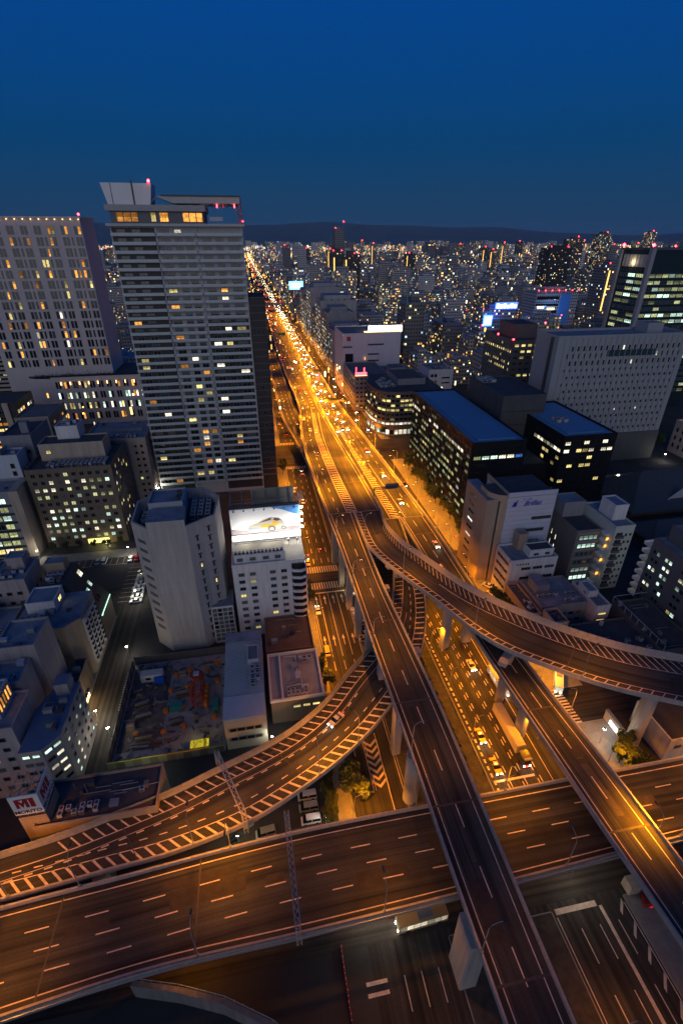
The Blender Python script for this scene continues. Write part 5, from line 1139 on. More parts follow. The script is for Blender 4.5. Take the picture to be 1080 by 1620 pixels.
b = MB(); b.box(188, 226, 193.3, 194.7, 17.9, 18.8); build(b, 'ridge', TILE, t)
b = MB(); b.add([(196, 180.5, 9.2), (207, 180.5, 9.2), (201.5, 180.5, 14)], [(0, 1, 2)]); b.tube([(195, 180.2, 8.9), (201.5, 180.2, 14.4), (208, 180.2, 8.9)], .35, 5); build(b, 'gable', BALC, t)
t = thing('temple_gatehouse', 'smaller temple roof in front of the large hall, lights under its eaves', 'temple', (185, 164, 0))
b = MB(); b.box(170, 214, 158, 168, 0, 4); build(b, 'wall', BROWNW, t); hip(t, 166, 218, 153, 172, 3.8, 9.5, 8)
t = thing('temple_wall', 'long pale boundary wall lit by round lamps behind the temple', 'wall', (215, 222, 0))
b = MB(); b.box(168, 260, 221, 222, 0, 3); build(b, 'wall', WHITEW, t); b = MB(); b.box(167.6, 260.4, 220.5, 222.5, 3.0, 3.5); build(b, 'coping', TILE, t)
for k in range(7): piece('wall_lamp', glow('wall_lamp_warm', (1, .88, .55), 14), t, 172 + k * 9, 219.9, 3.2, .8, .8, .8); point(172 + k * 9, 219, 3.2, 220, (1, .85, .5), .3, t) if k % 2 == 0 else None
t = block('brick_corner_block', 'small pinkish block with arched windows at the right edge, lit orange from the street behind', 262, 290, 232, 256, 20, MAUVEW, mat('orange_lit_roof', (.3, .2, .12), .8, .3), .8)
facade(t, S, 263, 289, 231.97, 5, 5, 3, 6, 1.6, 2.8, {'d': 92, 'y': 8}, 1); facade(t, 'W', 233, 255, 261.97, 5, 5, 3, 5, 1.6, 2.8, {'d': 1}, 1)
point(274, 250, 24, 2500, (1, .4, .05), .4, t)

# ------------------------------------------------------------------ lamps
SOD = (1, .305, .004); SODM = glow('sodium_lens', (1, .55, .10), 30)
b = MB(); b.tube([(0, 0, 0), (0, 0, 8.2), (.35, 0, 9.1), (1.2, 0, 9.6), (2.2, 0, 9.7)], [.11, .08, .07, .06, .05], 6); b.box(-.22, .22, -.22, .22, 0, .5); POLE1 = b.mesh('lamp_pole', STEEL)
b = MB(); b.tube([(0, 0, 0), (0, 0, 9)], [.12, .08], 6); b.tube([(-1.8, 0, 9.5), (-.6, 0, 9.3), (0, 0, 9), (.6, 0, 9.3), (1.8, 0, 9.5)], .06, 5); b.box(-.22, .22, -.22, .22, 0, .5); POLE2 = b.mesh('lamp_pole', STEEL)
b = MB(); b.box(-.45, .45, -.17, .17, 0, .16); HEAD = b.mesh('lamp_head', STEELD); b = MB(); b.box(-.34, .34, -.12, .12, -.05, 0); LENS = b.mesh('lamp_lens', SODM)
def lamp(x, y, z, rz, label, group, power=7000, double=False, col=SOD, size=.35, off=False):
    t = thing('street_lamp', label, 'street lamp', (x, y, z), group, rz)
    def ch(n, me, p):
        o = bpy.data.objects.new(n, me); COL.objects.link(o); o.parent = t; o.location = p; return o
    ch('pole', POLE2 if double else POLE1, (0, 0, 0))
    for s in ((-1, 1) if double else (1,)):
        p = (s * 2.1, 0, 9.5) if double else (2.5, 0, 9.65)
        hd = ch('lamp_head', HEAD, p)
        if not off: ln = ch('lens', LENS, (0, 0, 0)); ln.parent = hd
    if not off:
        ld = bpy.data.lights.new('sodium', 'SPOT'); ld.energy = power; ld.color = col; ld.shadow_soft_size = size; ld.spot_size = R(152); ld.spot_blend = .55
        ch('sodium_light', ld, (0 if double else 2.5, 0, 9.0 if double else 9.2))
    return t
G1 = 'sodium lamps along the west carriageway'; G2 = 'sodium lamps along the east service road'; G3 = 'twin sodium lamps on the main viaduct divider'
for k, y in enumerate(list(range(64, 150, 22)) + list(range(176, 272, 24)) + list(range(316, 640, 34))):
    lamp(15.0 - .4, y, .14, 0, 'sodium lamp on the west pavement of the avenue', G1, 13000)
for k, y in enumerate(list(range(96, 150, 24)) + list(range(176, 272, 22)) + list(range(318, 700, 34))):
    lamp(82.0 if y > 170 else 72.2, y, .14, math.pi if y > 170 else 0, 'sodium lamp on the east pavement of the avenue', G2, 14000)
for k, y in enumerate(range(62, 132, 17)):
    lamp(50.6, y, .14, 0, 'sodium lamp beside the ground road between the viaducts', 'sodium lamps beside the ground road', 9000)
for k, y in enumerate(range(76, 150, 24)): lamp(68.6, y, .14, math.pi, 'sodium lamp on the narrow median east of the ground road', 'sodium lamps on the narrow median', 9000)
def deck_lamp(D, d, off, rz, label, group, power, double=False, off_=False):
    p = D.at(d, off, .9); return lamp(p[0], p[1], p[2], rz, label, group, power, double, off=off_)
for q in range(30, 700, 30): deck_lamp(MAIN, MAIN.len - q, -.25, 0, 'twin arm sodium lamp on the divider of the main viaduct', G3, 92000 if q < 260 else 62000, True)
for q in range(10, 640, 34): deck_lamp(EAST, EAST.len - q, -.1, math.pi, 'sodium lamp on the east parapet of the main viaduct', 'sodium lamps on the east parapet', 58000 if q < 260 else 44000)
for q in range(24, 230, 40): deck_lamp(MAIN, MAIN.len - q, .1, 0, 'sodium lamp on the west parapet of the main viaduct', 'sodium lamps on the west parapet', 48000)
for q in (60, 110, 160, 210, 270, 330): deck_lamp(HD, HD.len - q, .1, 0, 'sodium lamp on the lower west ramp', 'sodium lamps on the lower ramp', 20000)
for q in (14, 46, 108): deck_lamp(CD, q, -.1, math.pi, 'sodium lamp on the right straight viaduct', 'sodium lamps on the right viaduct', 9000)
deck_lamp(AD, 20, .1, 0, 'sodium lamp near the fork of the left straight viaduct', 'sodium lamps on the left viaduct', 14000); deck_lamp(AD, 50, .1, 0, 'sodium lamp past the fork on the left straight viaduct', 'sodium lamps on the left viaduct', 12000); deck_lamp(AD, 148, .1, 0, 'dim sodium lamp near the bottom of the left straight viaduct', 'sodium lamps on the left viaduct', 1500); deck_lamp(AD, 112, .1, 0, 'dim sodium lamp where the left straight viaduct meets the wide one', 'sodium lamps on the left viaduct', 3400); deck_lamp(AD, 78, .1, 0, 'sodium lamp midway on the left straight viaduct', 'sodium lamps on the left viaduct', 9000)  # lamps added along this deck to warm it
for d, o, pw, lb in ((58, -.1, 15000, 'sodium lamp at far left of the wide crossing viaduct'), (92, -.1, 6500, 'sodium lamp on the near parapet left of the truss gantry'), (156, -.1, 6000, 'sodium lamp on the near parapet right of the truss gantry'), (128, .1, 9000, 'sodium lamp beside the truss gantry of the wide viaduct'), (188, .1, 9500, 'sodium lamp beside the straight viaduct crossing'), (212, -.1, 17000, 'sodium lamp next to the right viaduct crossing'), (240, .1, 11000, 'sodium lamp right of the right viaduct crossing')):
    deck_lamp(ED, d, o, -math.pi / 2 if o > 0 else math.pi / 2, lb, None, pw)
for d, o, lb in ((100, .1, 'unlit lamp pole on the hatched gore at left'), (123, -.1, 'unlit lamp pole on the near parapet of the wide viaduct'), (193, -.1, 'unlit lamp pole between the two straight viaducts'), (219, -.1, 'unlit lamp pole right of the straight viaducts')): deck_lamp(ED, d, o, math.pi / 2, lb, None, 0, off_=True)
for d, lb in ((22, 'sodium lamp near the start of the curved ramp'), (50, 'sodium lamp at the middle of the curved ramp'), (80, 'sodium lamp at the bend of the curved ramp'), (108, 'sodium lamp on the curved ramp near the right edge')): deck_lamp(BD, d, .1, .4, lb, None, 9000)  # added lamps that only warm the deck of the unlit ramp
deck_lamp(DD, 122, -.1, math.pi / 2, 'sodium lamp by the truss gantry of the left ramp', None, 11000); deck_lamp(DD, 84, .1, -.8, 'unlit pole on the outer edge of the left ramp', None, 0, off_=True)
deck_lamp(DD, 110, -.1, math.pi / 2 + .6, 'sodium lamp on the inner edge of the left ramp', None, 9000); deck_lamp(DD, 150, -.1, math.pi / 2, 'sodium lamp on the hatched left ramp near the long low block', None, 8000); deck_lamp(DD, 182, -.1, math.pi / 2, 'sodium lamp at the left end of the left ramp', None, 8000); deck_lamp(DD, 12, -.1, math.pi, 'sodium lamp where the left ramp dives under the curved ramp', None, 12000)  # inner edge and hatched ramp lamps are added to brighten the ramp
lamp(13.6, 18, .14, 0, 'sodium lamp beside the dark road at the bottom', None, 2600); lamp(50.3, 20, .14, 0, 'sodium lamp beside the stop line road at the bottom', None, 3000); lamp(-22, 44, 0, 0, 'sodium lamp hidden low beneath the wide viaduct at left', None, 2500); lamp(80.0, 64, .14, 0, 'sodium lamp at the corner of the little plaza', None, 7000); lamp(80.2, 95, .14, 0, 'sodium lamp by the bus at the right crossing', None, 7000)  # bottom and hidden lamps are added to lift the dark streets
# white lamps: car park, plaza, side street, warehouse
WH = glow('white_lens', (1, .95, .82), 60)
def wlamp(x, y, h, label, power, col=(1, .92, .72)):
    t = thing('white_lamp', label, 'lamp', (x, y, 0)); b = MB(); b.tube([(x, y, 0), (x, y, h)], [.09, .06], 6); build(b, 'pole', STEEL, t)
    b = MB(); b.box(x - .3, x + .3, y - .3, y + .3, h, h + .12); build(b, 'cap', STEELD, t); b = MB(); b.box(x - .25, x + .25, y - .25, y + .25, h - .25, h); build(b, 'globe', WH, t)
    point(x, y, h - .6, power, col, .3, t)
for x, y, h, lb, pw in ((-58.3, 188, 6, 'white lamp at the corner of the car park', 1600), (-50.2, 158, 5, 'white lamp between the parked cars and the octagonal building', 1500), (-96, 193.5, 5, 'white lamp by the glass office entrance', 900), (-52.5, 241, 8, 'white floodlight against the beige block', 2600),
    (-51.3, 103.5, 5, 'white lamp on the corner shop of the side street', 1400), (-52, 85, 4.5, 'small warm lamp by the chamfered block', 500), (-3, 86.6, 5, 'blue white lamp at the foot of the warehouse', 700), (84.5, 72, 6, 'white lamp in the little plaza under the curved ramp', 1500), (83.6, 148, 5, 'bright white lamp at the entrance below the lettered block', 3200), (-70, 199, 3, 'yellow lamp by the entrance of the brown office', 1200), (90, 318, 6, 'white lamp at the rounded corner shops', 3500), (-12, 63, 5, 'green white lamp in the yard under the left ramp', 500), (8, 64, 4, 'lamp over the parked vans under the left ramp', 400), (14, 44, 5, 'lamp under the wide viaduct at the crossing', 900), (58, 44, 7, 'lamp under the wide viaduct over the stop line', 1100), (246, 240, 5, 'white lamp by the temple car park', 900), (-60.9, 97, 4, 'warm orange lamp in the gap behind the chamfered block', 450), (-58.4, 101.6, 3.2, 'warm orange lamp by the low shop roof', 350), (-75.6, 117, 12, 'warm orange wall lamp on the tan ribbed block', 500), (-47.6, 128, 5, 'white lamp at the gate of the construction site', 700), (-46.6, 97, 5, 'white lamp beside the site fence on the side street', 600), (-36, 82.5, 5, 'green tinged lamp in the lane behind the long low block', 500)):
    wlamp(x, y, h, lb, pw, (1, .5, .12) if 'warm' in lb else (1, .85, .3) if 'yellow' in lb else (.8, 1, .55) if 'green' in lb else (1, .92, .74))

# ------------------------------------------------------------------ vehicles
GL = glass('car_glass', (.01, .012, .015), .08); TYRE = mat('tyre', (.02, .02, .02), .8); HL = glow('headlight', (1, .93, .75), 60); TL = glow('taillight', (1, .03, .01), 14)
def car_meshes(kind, paint):
    pr = {'sedan': [(-2.25, .35), (-2.27, .82), (-1.9, .97), (-1.45, 1.0), (-.85, 1.42), (.3, 1.45), (1.05, 1.0), (2.0, .86), (2.25, .62), (2.25, .35)],
          'van': [(-2.3, .35), (-2.32, .95), (-2.3, 1.05), (-2.25, 1.1), (-2.15, 1.92), (1.1, 1.95), (1.85, 1.1), (2.15, .95), (2.3, .65), (2.3, .35)]}[kind]
    hw = .87; rw = .68 if kind == 'sedan' else .76; zb = 1.02 if kind == 'sedan' else 1.12
    def w(i): return rw if i in (4, 5) else hw
    P = pr; n = len(P); body_ = MB(); gl = MB()
    for i in range(n - 1):
        a, c = P[i], P[i + 1]; tgt = gl if i in (3, 5) else body_
        tgt.quad((w(i), a[0], a[1]), (w(i + 1), c[0], c[1]), (-w(i + 1), c[0], c[1]), (-w(i), a[0], a[1]))
    for s in (1, -1):
        low = [(s * hw, *P[i]) for i in (0, 1, 2, 3, 6, 7, 8, 9)]; body_.add(low, [tuple(range(8))])
        gl.add([(s * hw, *P[3]), (s * rw, *P[4]), (s * rw, *P[5]), (s * hw, *P[6])], [(0, 1, 2, 3)])
        body_.add([(s * (hw + .01), -.32, 1.0), (s * (rw + .01), -.3, 1.43 if kind == 'sedan' else 1.92), (s * (rw + .01), -.18, 1.43 if kind == 'sedan' else 1.92), (s * (hw + .01), -.18, 1.0)], [(0, 1, 2, 3)])
    wh = MB(); wh.tube([(-.1, 0, 0), (.1, 0, 0)], .32, 12)
    hl = MB(); hl.box(-.17, .17, -.03, .06, -.09, .09); tl = MB(); tl.box(-.15, .15, -.05, .03, -.08, .08)
    return body_.mesh('car_body', paint), gl.mesh('car_glass', GL), wh.mesh('wheel', TYRE), hl.mesh('headlight', HL), tl.mesh('taillight', TL)
PAINTS = {'white': mat('paint_white', (.7, .7, .7), .3, .03), 'silver': mat('paint_silver', (.42, .43, .45), .3, .05, 1, .4), 'black': mat('paint_black', (.02, .02, .022), .25, .05), 'yellow': mat('paint_taxi_yellow', (.75, .45, .03), .3, .05), 'blue': mat('paint_blue', (.04, .08, .25), .3, .05), 'red': mat('paint_red', (.3, .02, .02), .3, .05)}
CM = {}
def car(x, y, z, a, paint, label, group=None, kind='sedan', lights=True, spot=0, simple=False, cat='car'):
    k = (kind, paint)
    if k not in CM: CM[k] = car_meshes(kind, PAINTS[paint])
    bd, gl, wh, hl, tl = CM[k]
    t = thing('car' if kind == 'sedan' else 'van', label, cat, (x, y, z), group, a)
    def ch(n, me, p):
        o = bpy.data.objects.new(n, me); COL.objects.link(o); o.parent = t; o.location = p; return o
    bo = ch('body', bd, (0, 0, 0)); ch('glass', gl, (0, 0, 0)).parent = bo
    if not simple:
        for sx in (-.78, .78):
            for sy in (-1.35, 1.4): ch('wheel', wh, (sx, sy, .32))
    if lights:
        for sx in (-.62, .62): ch('headlight', hl, (sx, 2.24, .66)).parent = bo; ch('taillight', tl, (sx, -2.28, .78)).parent = bo
    if spot:
        ld = bpy.data.lights.new('headlamp', 'SPOT'); ld.energy = spot; ld.color = (1, .86, .6); ld.spot_size = R(75); ld.spot_blend = .7; ld.shadow_soft_size = .3
        o = ch('headlamp_light', ld, (0, 2.5, .9)); o.rotation_euler = (R(76), 0, 0)
    return t
def on_deck(D, d, off, fwd, paint, label, group, **kw):
    p = D.at(d, off, .01); q = D.at(d + 1, off, .01); v = q - p
    return car(p[0], p[1], p[2], math.atan2(v[1], v[0]) - math.pi / 2 + (0 if fwd else math.pi), paint, label, group, **kw)
COLS = ['white', 'white', 'silver', 'black', 'white', 'blue', 'silver', 'red']
n = 0
for lane in (2.6, 6.0, 9.4):                                    # oncoming traffic, east half (direction along the deck line is towards the camera)
    d = 150 + lane * 7
    while d < EAST.len - 8:
        y = 1400 - d
        if EAST.len - d > 100 or lane > 6.5:
            n += 1; on_deck(EAST, d, lane if EAST.len - d > 110 else lane + 3.2, True, (pc := rng.choice(COLS)), pc + ' oncoming car with headlights on, ' + ('near lane of' if lane < 4 else 'middle lane of' if lane < 8 else 'outer lane of') + (' the main viaduct by the dark office' if y < 300 else ' the main viaduct by the white store' if y < 500 else ' the far main viaduct'), 'oncoming cars on the east half of the main viaduct', simple=y > 330, spot=160 if y < 640 else 0)
        d += rng.uniform(15, 40)
for lane in (2.7, 6.0, 9.4):                                    # west half, tail lights to the camera
    d = 200 + lane * 9
    while d < MAIN.len - 60:
        on_deck(MAIN, d, lane, False, (pc := rng.choice(COLS)), pc + ' car with red tail lights driving away on the main viaduct' + (' near the fork' if d > MAIN.len - 200 else ' beside the apartment tower' if d > MAIN.len - 420 else ' far off'), 'cars driving away on the west half of the main viaduct', simple=d < MAIN.len - 260); d += rng.uniform(34, 110)
for k, (d, o) in enumerate(((24, 7.5), (40, 3.4))):
    on_deck(CD, d, o, True, COLS[k], ['silver car near the north end of the right viaduct', 'white car passing under the curved ramp on the right viaduct', 'black car midway on the right viaduct', 'white car on the right viaduct above the wide viaduct', 'blue car near the bottom of the right viaduct'][k] if False else 'car with headlights on driving down the right straight viaduct', 'cars on the right straight viaduct', spot=160)
for k, (x, y) in enumerate(((61.2, 104), (57.2, 120))):
    car(x, y, .02, math.pi, COLS[k], 'car queueing with headlights on along the ground road between the viaducts', 'cars on the ground road between the viaducts', spot=120)
for k, (x, y, a) in enumerate(((53.2, 79.5, math.pi), (53.4, 70.4, math.pi))):
    t = car(x, y, .02, a, 'yellow', ('yellow taxi standing a car length behind the stop line', 'yellow taxi at the stop line beside the truck')[k], spot=260, cat='taxi')
    o = piece('roof_sign', glow('taxi_sign', (1, .9, .5), 6), None, 0, 0, 0, .5, .16, .15); o.parent = t; o.location = (0, -.1, 1.46)
for D_, d, o, f, p, lb, kd in ((DD, 108, 5.6, True, 'silver', 'silver car with red tail lights on the left ramp', 'sedan'), (DD, 190, 4.8, True, 'white', 'white car at the far left of the left ramp', 'sedan')):
    on_deck(D_, d, o, f, p, lb, None, kind=kd, spot=90)
# articulated truck
t = thing('truck', 'long box truck with tan trailer and dark cab waiting on the ground road', 'truck', (61.2, 76, 0)); TR = mat('trailer_tan', (.36, .30, .24), .6, .08)
b = MB(); b.box(60.0, 62.5, 72.6, 86.5, 1.1, 3.9); build(b, 'trailer', TR, t)
for k in range(13): piece('trailer_rib', TR, t, 61.25, 73.4 + k, 3.9, 2.4, .1, .05)
b = MB(); b.prism([(60.1, 69.2), (60.5, 68.8), (62.0, 68.8), (62.4, 69.2), (62.4, 71.8), (60.1, 71.8)], .6, 3.3); build(b, 'cab', mat('cab_dark', (.03, .03, .05), .3), t)
b = MB(); b.box(60.4, 62.1, 68.75, 68.79, 1.9, 2.9); build(b, 'windscreen', GL, t); piece('visor', TR, t, 61.25, 69.0, 3.3, 2.0, .5, .35)
for x in (60.45, 62.05): piece('headlight', HL, t, x, 68.76, .9, .35, .1, .22)
piece('marker_light', TL, t, 61.25, 68.75, .7, 1.4, .08, .12)
for y in (70.5, 75, 83, 84.3):
    for x in (60.15, 62.3): o = obj('wheel', CM[('sedan', 'white')][2], t, (x, y, .5), 0, (1.6, 1.55, 1.55))
# bus below the wide viaduct, tram-like bus on the right street
def bus(x, y, a, label, top, lit=True):
    t = thing('bus', label, 'bus', (x, y, 0), None, a)
    def bx(n, m, x0, x1, y0, y1, z0, z1):
        b = MB(); b.box(x0, x1, y0, y1, z0, z1); o = bpy.data.objects.new(n, b.mesh(n, m)); COL.objects.link(o); o.parent = t; return o
    bx('body', top, -1.22, 1.22, -5.2, 5.2, .35, 1.2); bx('roof', top, -1.2, 1.2, -5.15, 5.15, 2.7, 3.0)
    for s in (-1, 1):
        for k in range(7): bx('window', LIT['w'] if lit else DARK, s * 1.2 - .03, s * 1.2 + .03, -4.9 + k * 1.42, -3.65 + k * 1.42, 1.22, 2.68)
    bx('windscreen', LIT['w'] if lit else GL, -1.1, 1.1, 5.16, 5.22, 1.1, 2.68); bx('rear_wall', top, -1.2, 1.2, -5.2, -5.12, 1.2, 2.7); bx('roof_unit', STEEL, -.8, .8, -2, 1, 3.0, 3.25)
    for sx in (-.7, .7): bx('headlight', HL, sx - .18, sx + .18, 5.2, 5.26, .6, .82)
    for sx in (-1.1, 1.1):
        for sy in (-3.4, 3.2): o = obj('wheel', CM[('sedan', 'white')][2]); o.parent = t; o.location = (sx, sy, .48); o.scale = (1.3, 1.5, 1.5)
    return t
bus(24, 42.4, math.pi / 2 + .05, 'bus with an orange lit roof under the wide viaduct', mat('bus_orange_lit', (.5, .3, .12), .5, .1)); bus(85.2, 93.6, 2.6, 'lit bus turning at the crossing under the curved ramp', PAINTS['white'])  # orange lamp light is put into the bus colour
bus(66.4, 96, math.pi, 'bus with orange lit roof on the right of the ground road', mat('bus_orange_lit', (.5, .3, .12)))
# parked vehicles
for k, (x, y) in enumerate(((30.8, 137.4), (30.8, 135), (30.7, 132.6), (30.6, 129.4), (30.6, 126.8), (30.6, 124.2), (30.5, 121.4))):
    car(x, y, .15, math.pi / 2, ['white', 'white', 'silver', 'white', 'black', 'white', 'silver'][k], ('first', 'second', 'third', 'fourth', 'fifth', 'sixth', 'seventh')[k] + ' parked vehicle from the crossing, under the left straight viaduct', 'cars parked under the left viaduct', 'van' if k in (3, 6) else 'sedan', False)
for k in range(8): car(-50.8 + rng.uniform(-.2, .2), 157 + k * 2.75, .02, math.pi / 2, ['white', 'white', 'silver', 'white', 'white', 'silver', 'white', 'blue'][k], ('last', 'seventh', 'sixth', 'fifth', 'fourth', 'third', 'second', 'first')[k] + ' parked car from the bays in the row beside the octagonal building', 'cars parked beside the octagonal building', 'sedan', False)
for k, (x, p) in enumerate(((-71, 'silver'), (-68.4, 'white'), (-57.8, 'white'), (-55.4, 'red'))): car(x, 187, .02, 0, p, ('silver car parked in the bay in front of the brown office', 'white van parked in the bay in front of the brown office', 'white car parked in the bay under the car park lamp', 'red car parked at the end of the bays')[k], None, 'van' if k == 1 else 'sedan', False)
for k, (x, y, a) in enumerate(((4.4, 71.4, math.pi / 2), (4.4, 68.6, math.pi / 2), (4.6, 65.6, math.pi / 2), (-6, 64.6, math.pi / 2 + .1), (-13, 63, .3))): car(x, y, .02, a, ['white', 'silver', 'white', 'silver', 'black'][k], ('white van at the back of the row under the left ramp', 'silver van in the middle of the row under the left ramp', 'white van at the front of the row under the left ramp', 'silver van near the truss gantry', 'black car in the yard left of the truss gantry')[k], None, 'van' if k < 4 else 'sedan', False)
car(16.5, 139.5, .02, 0, 'white', 'white taxi at the kerb below the white mid rise', None, 'sedan', True, 60); car(16.6, 118.6, .02, 0, 'yellow', 'yellow topped van at the kerb further down', None, 'van', True, 0)
car(16.4, 170.5, .02, 0, 'yellow', 'yellow taxi waiting at the far side of the crossing', None, 'sedan', True, 60, cat='taxi')
for k, (x, y) in enumerate(((17.2, 240), (20.6, 226), (24, 262), (20.4, 330), (17, 352), (24, 372), (20.6, 404))): car(x, y, .02, 0, COLS[k], 'car driving away along the west carriageway of the avenue', 'cars driving away on the west carriageway', 'sedan', True, 0)
for k, (x, y) in enumerate(((75, 140), (78.6, 187), (75, 214), (78.5, 236), (75, 262), (79, 330), (75, 352), (79, 371), (75, 398), (78.8, 420), (75, 450), (79, 480))): car(x, y, .02, math.pi, COLS[k % 8], 'car with headlights on along the east service road', 'cars on the east service road', 'sedan', True, 260)
for k, (x, y) in enumerate(((84, 137), (86.2, 137.6), (84.6, 142), (86.8, 140.6))): car(x, y, .16, .3 + k * .2, 'white', 'white car in the bright forecourt below the lettered block', 'white cars in the bright forecourt', 'sedan', False)

# ------------------------------------------------------------------ trees
LEAF = mat('leaf', (.055, .075, .022), .7, .5, .9); BARK = mat('bark', (.06, .045, .03), .9, .3, 1.5)
def crown(seed, rx, rz, n=1500, s0=.42):
    g = random.Random(seed); b = MB(); cl = []
    for k in range(15):
        a = g.random() * 6.283; r = rx * g.uniform(.25, .85); cl.append((math.cos(a) * r, math.sin(a) * r, g.uniform(-.7, .85) * rz, g.uniform(.28, .5) * rx))
    for k in range(n):
        c = g.choice(cl); v = Vector((g.gauss(0, 1), g.gauss(0, 1), g.gauss(0, 1))).normalized() * c[3] * g.random() ** .4
        p = Vector(c[:3]) + v; s = s0 * g.uniform(.5, 1.1); q = Matrix.Rotation(g.random() * 6.283, 3, Vector((g.gauss(0, 1), g.gauss(0, 1), g.gauss(0, 1))).normalized())
        a_ = q @ Vector((s, 0, 0)); b_ = q @ Vector((0, s * .6, 0)); b.quad(p - a_, p - b_, p + a_, p + b_)
    return b.mesh('crown', LEAF)
CR = [crown(1, 2.6, 2.4), crown(2, 2.9, 2.2), crown(3, 2.2, 2.9), crown(4, 4.2, 3.4, 3200, .5)]
def trunk_mesh(h):
    b = MB(); b.tube([(0, 0, 0), (.06, .03, h * .5), (0, .1, h)], [.2, .15, .09], 7)
    for k in range(5):
        a = k * 1.3; b.tube([(0, .05, h * .62), (math.cos(a) * .8, math.sin(a) * .8, h * .95), (math.cos(a) * 1.5, math.sin(a) * 1.5, h * 1.25)], [.09, .06, .03], 5)
    return b.mesh('trunk', BARK)
TM = trunk_mesh(3.4)
def tree(x, y, z, k, s, label, group=None):
    t = thing('tree', label, 'tree', (x, y, z), group, rng.random() * 6.28)
    for n, me, p in (('trunk', TM, (0, 0, 0)), ('crown', CR[k], (0, 0, 5.2 if k < 3 else 6.0))):
        o = bpy.data.objects.new(n, me); COL.objects.link(o); o.parent = t; o.location = p
    t.scale = (s, s, s * rng.uniform(.9, 1.15)); return t
tree(13.2, 147.5, .14, 0, 1.0, 'roadside tree at the crossing by the white mid rise'); tree(13.6, 143.6, .14, 1, .9, 'yellow lit tree just in front of the crossing tree')
tree(13.6, 108.5, .14, 2, 1.0, 'dark tree on the pavement beside the flat grey roof'); tree(14.2, 105, .14, 1, 1.0, 'yellow lit tree on the pavement beside the flat grey roof')
tree(15.2, 70.2, .05, 3, .85, 'big dark tree under the left ramp'); tree(17.4, 68.2, .05, 0, .8, 'tree with bright yellow lit crown beside the big dark tree')
for k in range(6): tree(9.6 + rng.uniform(-.6, .6), 64 + k * 2.2, 0, k % 3, .62, 'small dark tree in the strip beside the parked vans', 'small trees beside the parked vans')
for k, (x, y) in enumerate(((86, 66), (88.6, 63.5), (85, 61.6), (88.4, 69), (90, 60.6))): tree(x, y, .14, (0, 1, 2, 0, 1)[k], .95, 'orange lit tree in the corner plaza under the curved ramp', 'trees in the corner plaza')
for k in range(11): tree(88 + rng.uniform(-1.5, 1.5), 178 + k * 8.6, .14, k % 3, rng.uniform(.9, 1.25), ('nearest', 'second', 'third', 'fourth', 'fifth', 'sixth', 'seventh', 'eighth', 'ninth', 'tenth', 'farthest')[k] + ' street tree along the long dark office', 'street trees in front of the long dark office')
for k in range(14): tree(86.5 + rng.uniform(-.6, .6), 314 + k * 13, .14, k % 3, rng.uniform(.9, 1.2), 'street tree on the east pavement along the shops', 'street trees along the shops')
for k in range(5): tree(84 + rng.uniform(-1, 1), 126 + k * 3.1 - 6, .14, k % 3, .85, 'tree at the foot of the lettered block', 'trees at the foot of the lettered block')
tree(13, 262, .14, 2, 1.1, 'dark conifer shaped tree by the tower corner')
for k in range(6): tree(-92 + k * 5.6, 198.6, .1, k % 3, .6, 'small tree in the planting bed of the brown office', 'small trees before the brown office')
for k in range(9): tree(250 + rng.uniform(-8, 20), 262 + k * 7, 0, k % 3, 1.3, 'tree in the dark grove beside the punched slab', 'trees in the grove beside the slab')

# ------------------------------------------------------------------ gantries and small street things
def truss(t, p, q, s, m, name='truss'):
    p, q = Vector(p), Vector(q); d = q - p; n = max(2, int(d.length / (s * 1.4))); side = d.cross(Vector((0, 0, 1))).normalized() * s if abs(d.normalized().z) < .9 else Vector((s, 0, 0)); up = Vector((0, 0, s)) if abs(d.normalized().z) < .9 else Vector((0, s, 0))
    b = MB(); c = [side * .5 + up * .5, -side * .5 + up * .5, -side * .5 - up * .5, side * .5 - up * .5]
    for o in c: b.tube([p + o, q + o], .08, 4)
    for k in range(n):
        a, e = p + d * (k / n), p + d * ((k + 1) / n)
        for i in range(4): b.tube([a + c[i], e + c[(i + 1) % 4]], .05, 4, cap=False)
    return build(b, name, m, t)
GY = mat('galvanised', (.34, .33, .30), .6, .15, .8)
t = thing('sign_gantry', 'lattice gantry spanning the wide viaduct', 'gantry', (-.5, 49, 12)); truss(t, (-.8, 58.4, 11), (-.8, 58.4, 18), .8, GY, 'post'); truss(t, (-.4, 39.4, 11), (-.4, 39.4, 18), .8, GY, 'post'); truss(t, (-.8, 58.4, 18), (-.4, 39.4, 18), .9, GY, 'beam')
t = thing('sign_gantry', 'lattice gantry spanning the left curved ramp', 'gantry', (-11, 69, 12)); truss(t, (-9.4, 60, 11), (-9.4, 60, 18), .8, GY, 'post'); truss(t, (-15.4, 74.8, 11), (-15.4, 74.8, 18), .8, GY, 'post'); truss(t, (-9.4, 60, 18), (-15.4, 74.8, 18), .9, GY, 'beam')
GREEN = mat('gantry_green', (.03, .16, .05), .5, .15)
t = thing('sign_gantry', 'green cantilever sign post at the fork of the viaducts', 'gantry', (50, 191, 14)); b = MB(); b.tube([(49.6, 191, 14), (49.6, 191, 23)], .35, 8); build(b, 'post', GREEN, t); truss(t, (49.6, 191, 22.6), (63, 191, 22.6), .7, STEELD, 'arm'); piece('sign_board', mat('sign_back', (.12, .13, .14), .6), t, 58, 191.5, 21.4, 6, .15, 2.8)
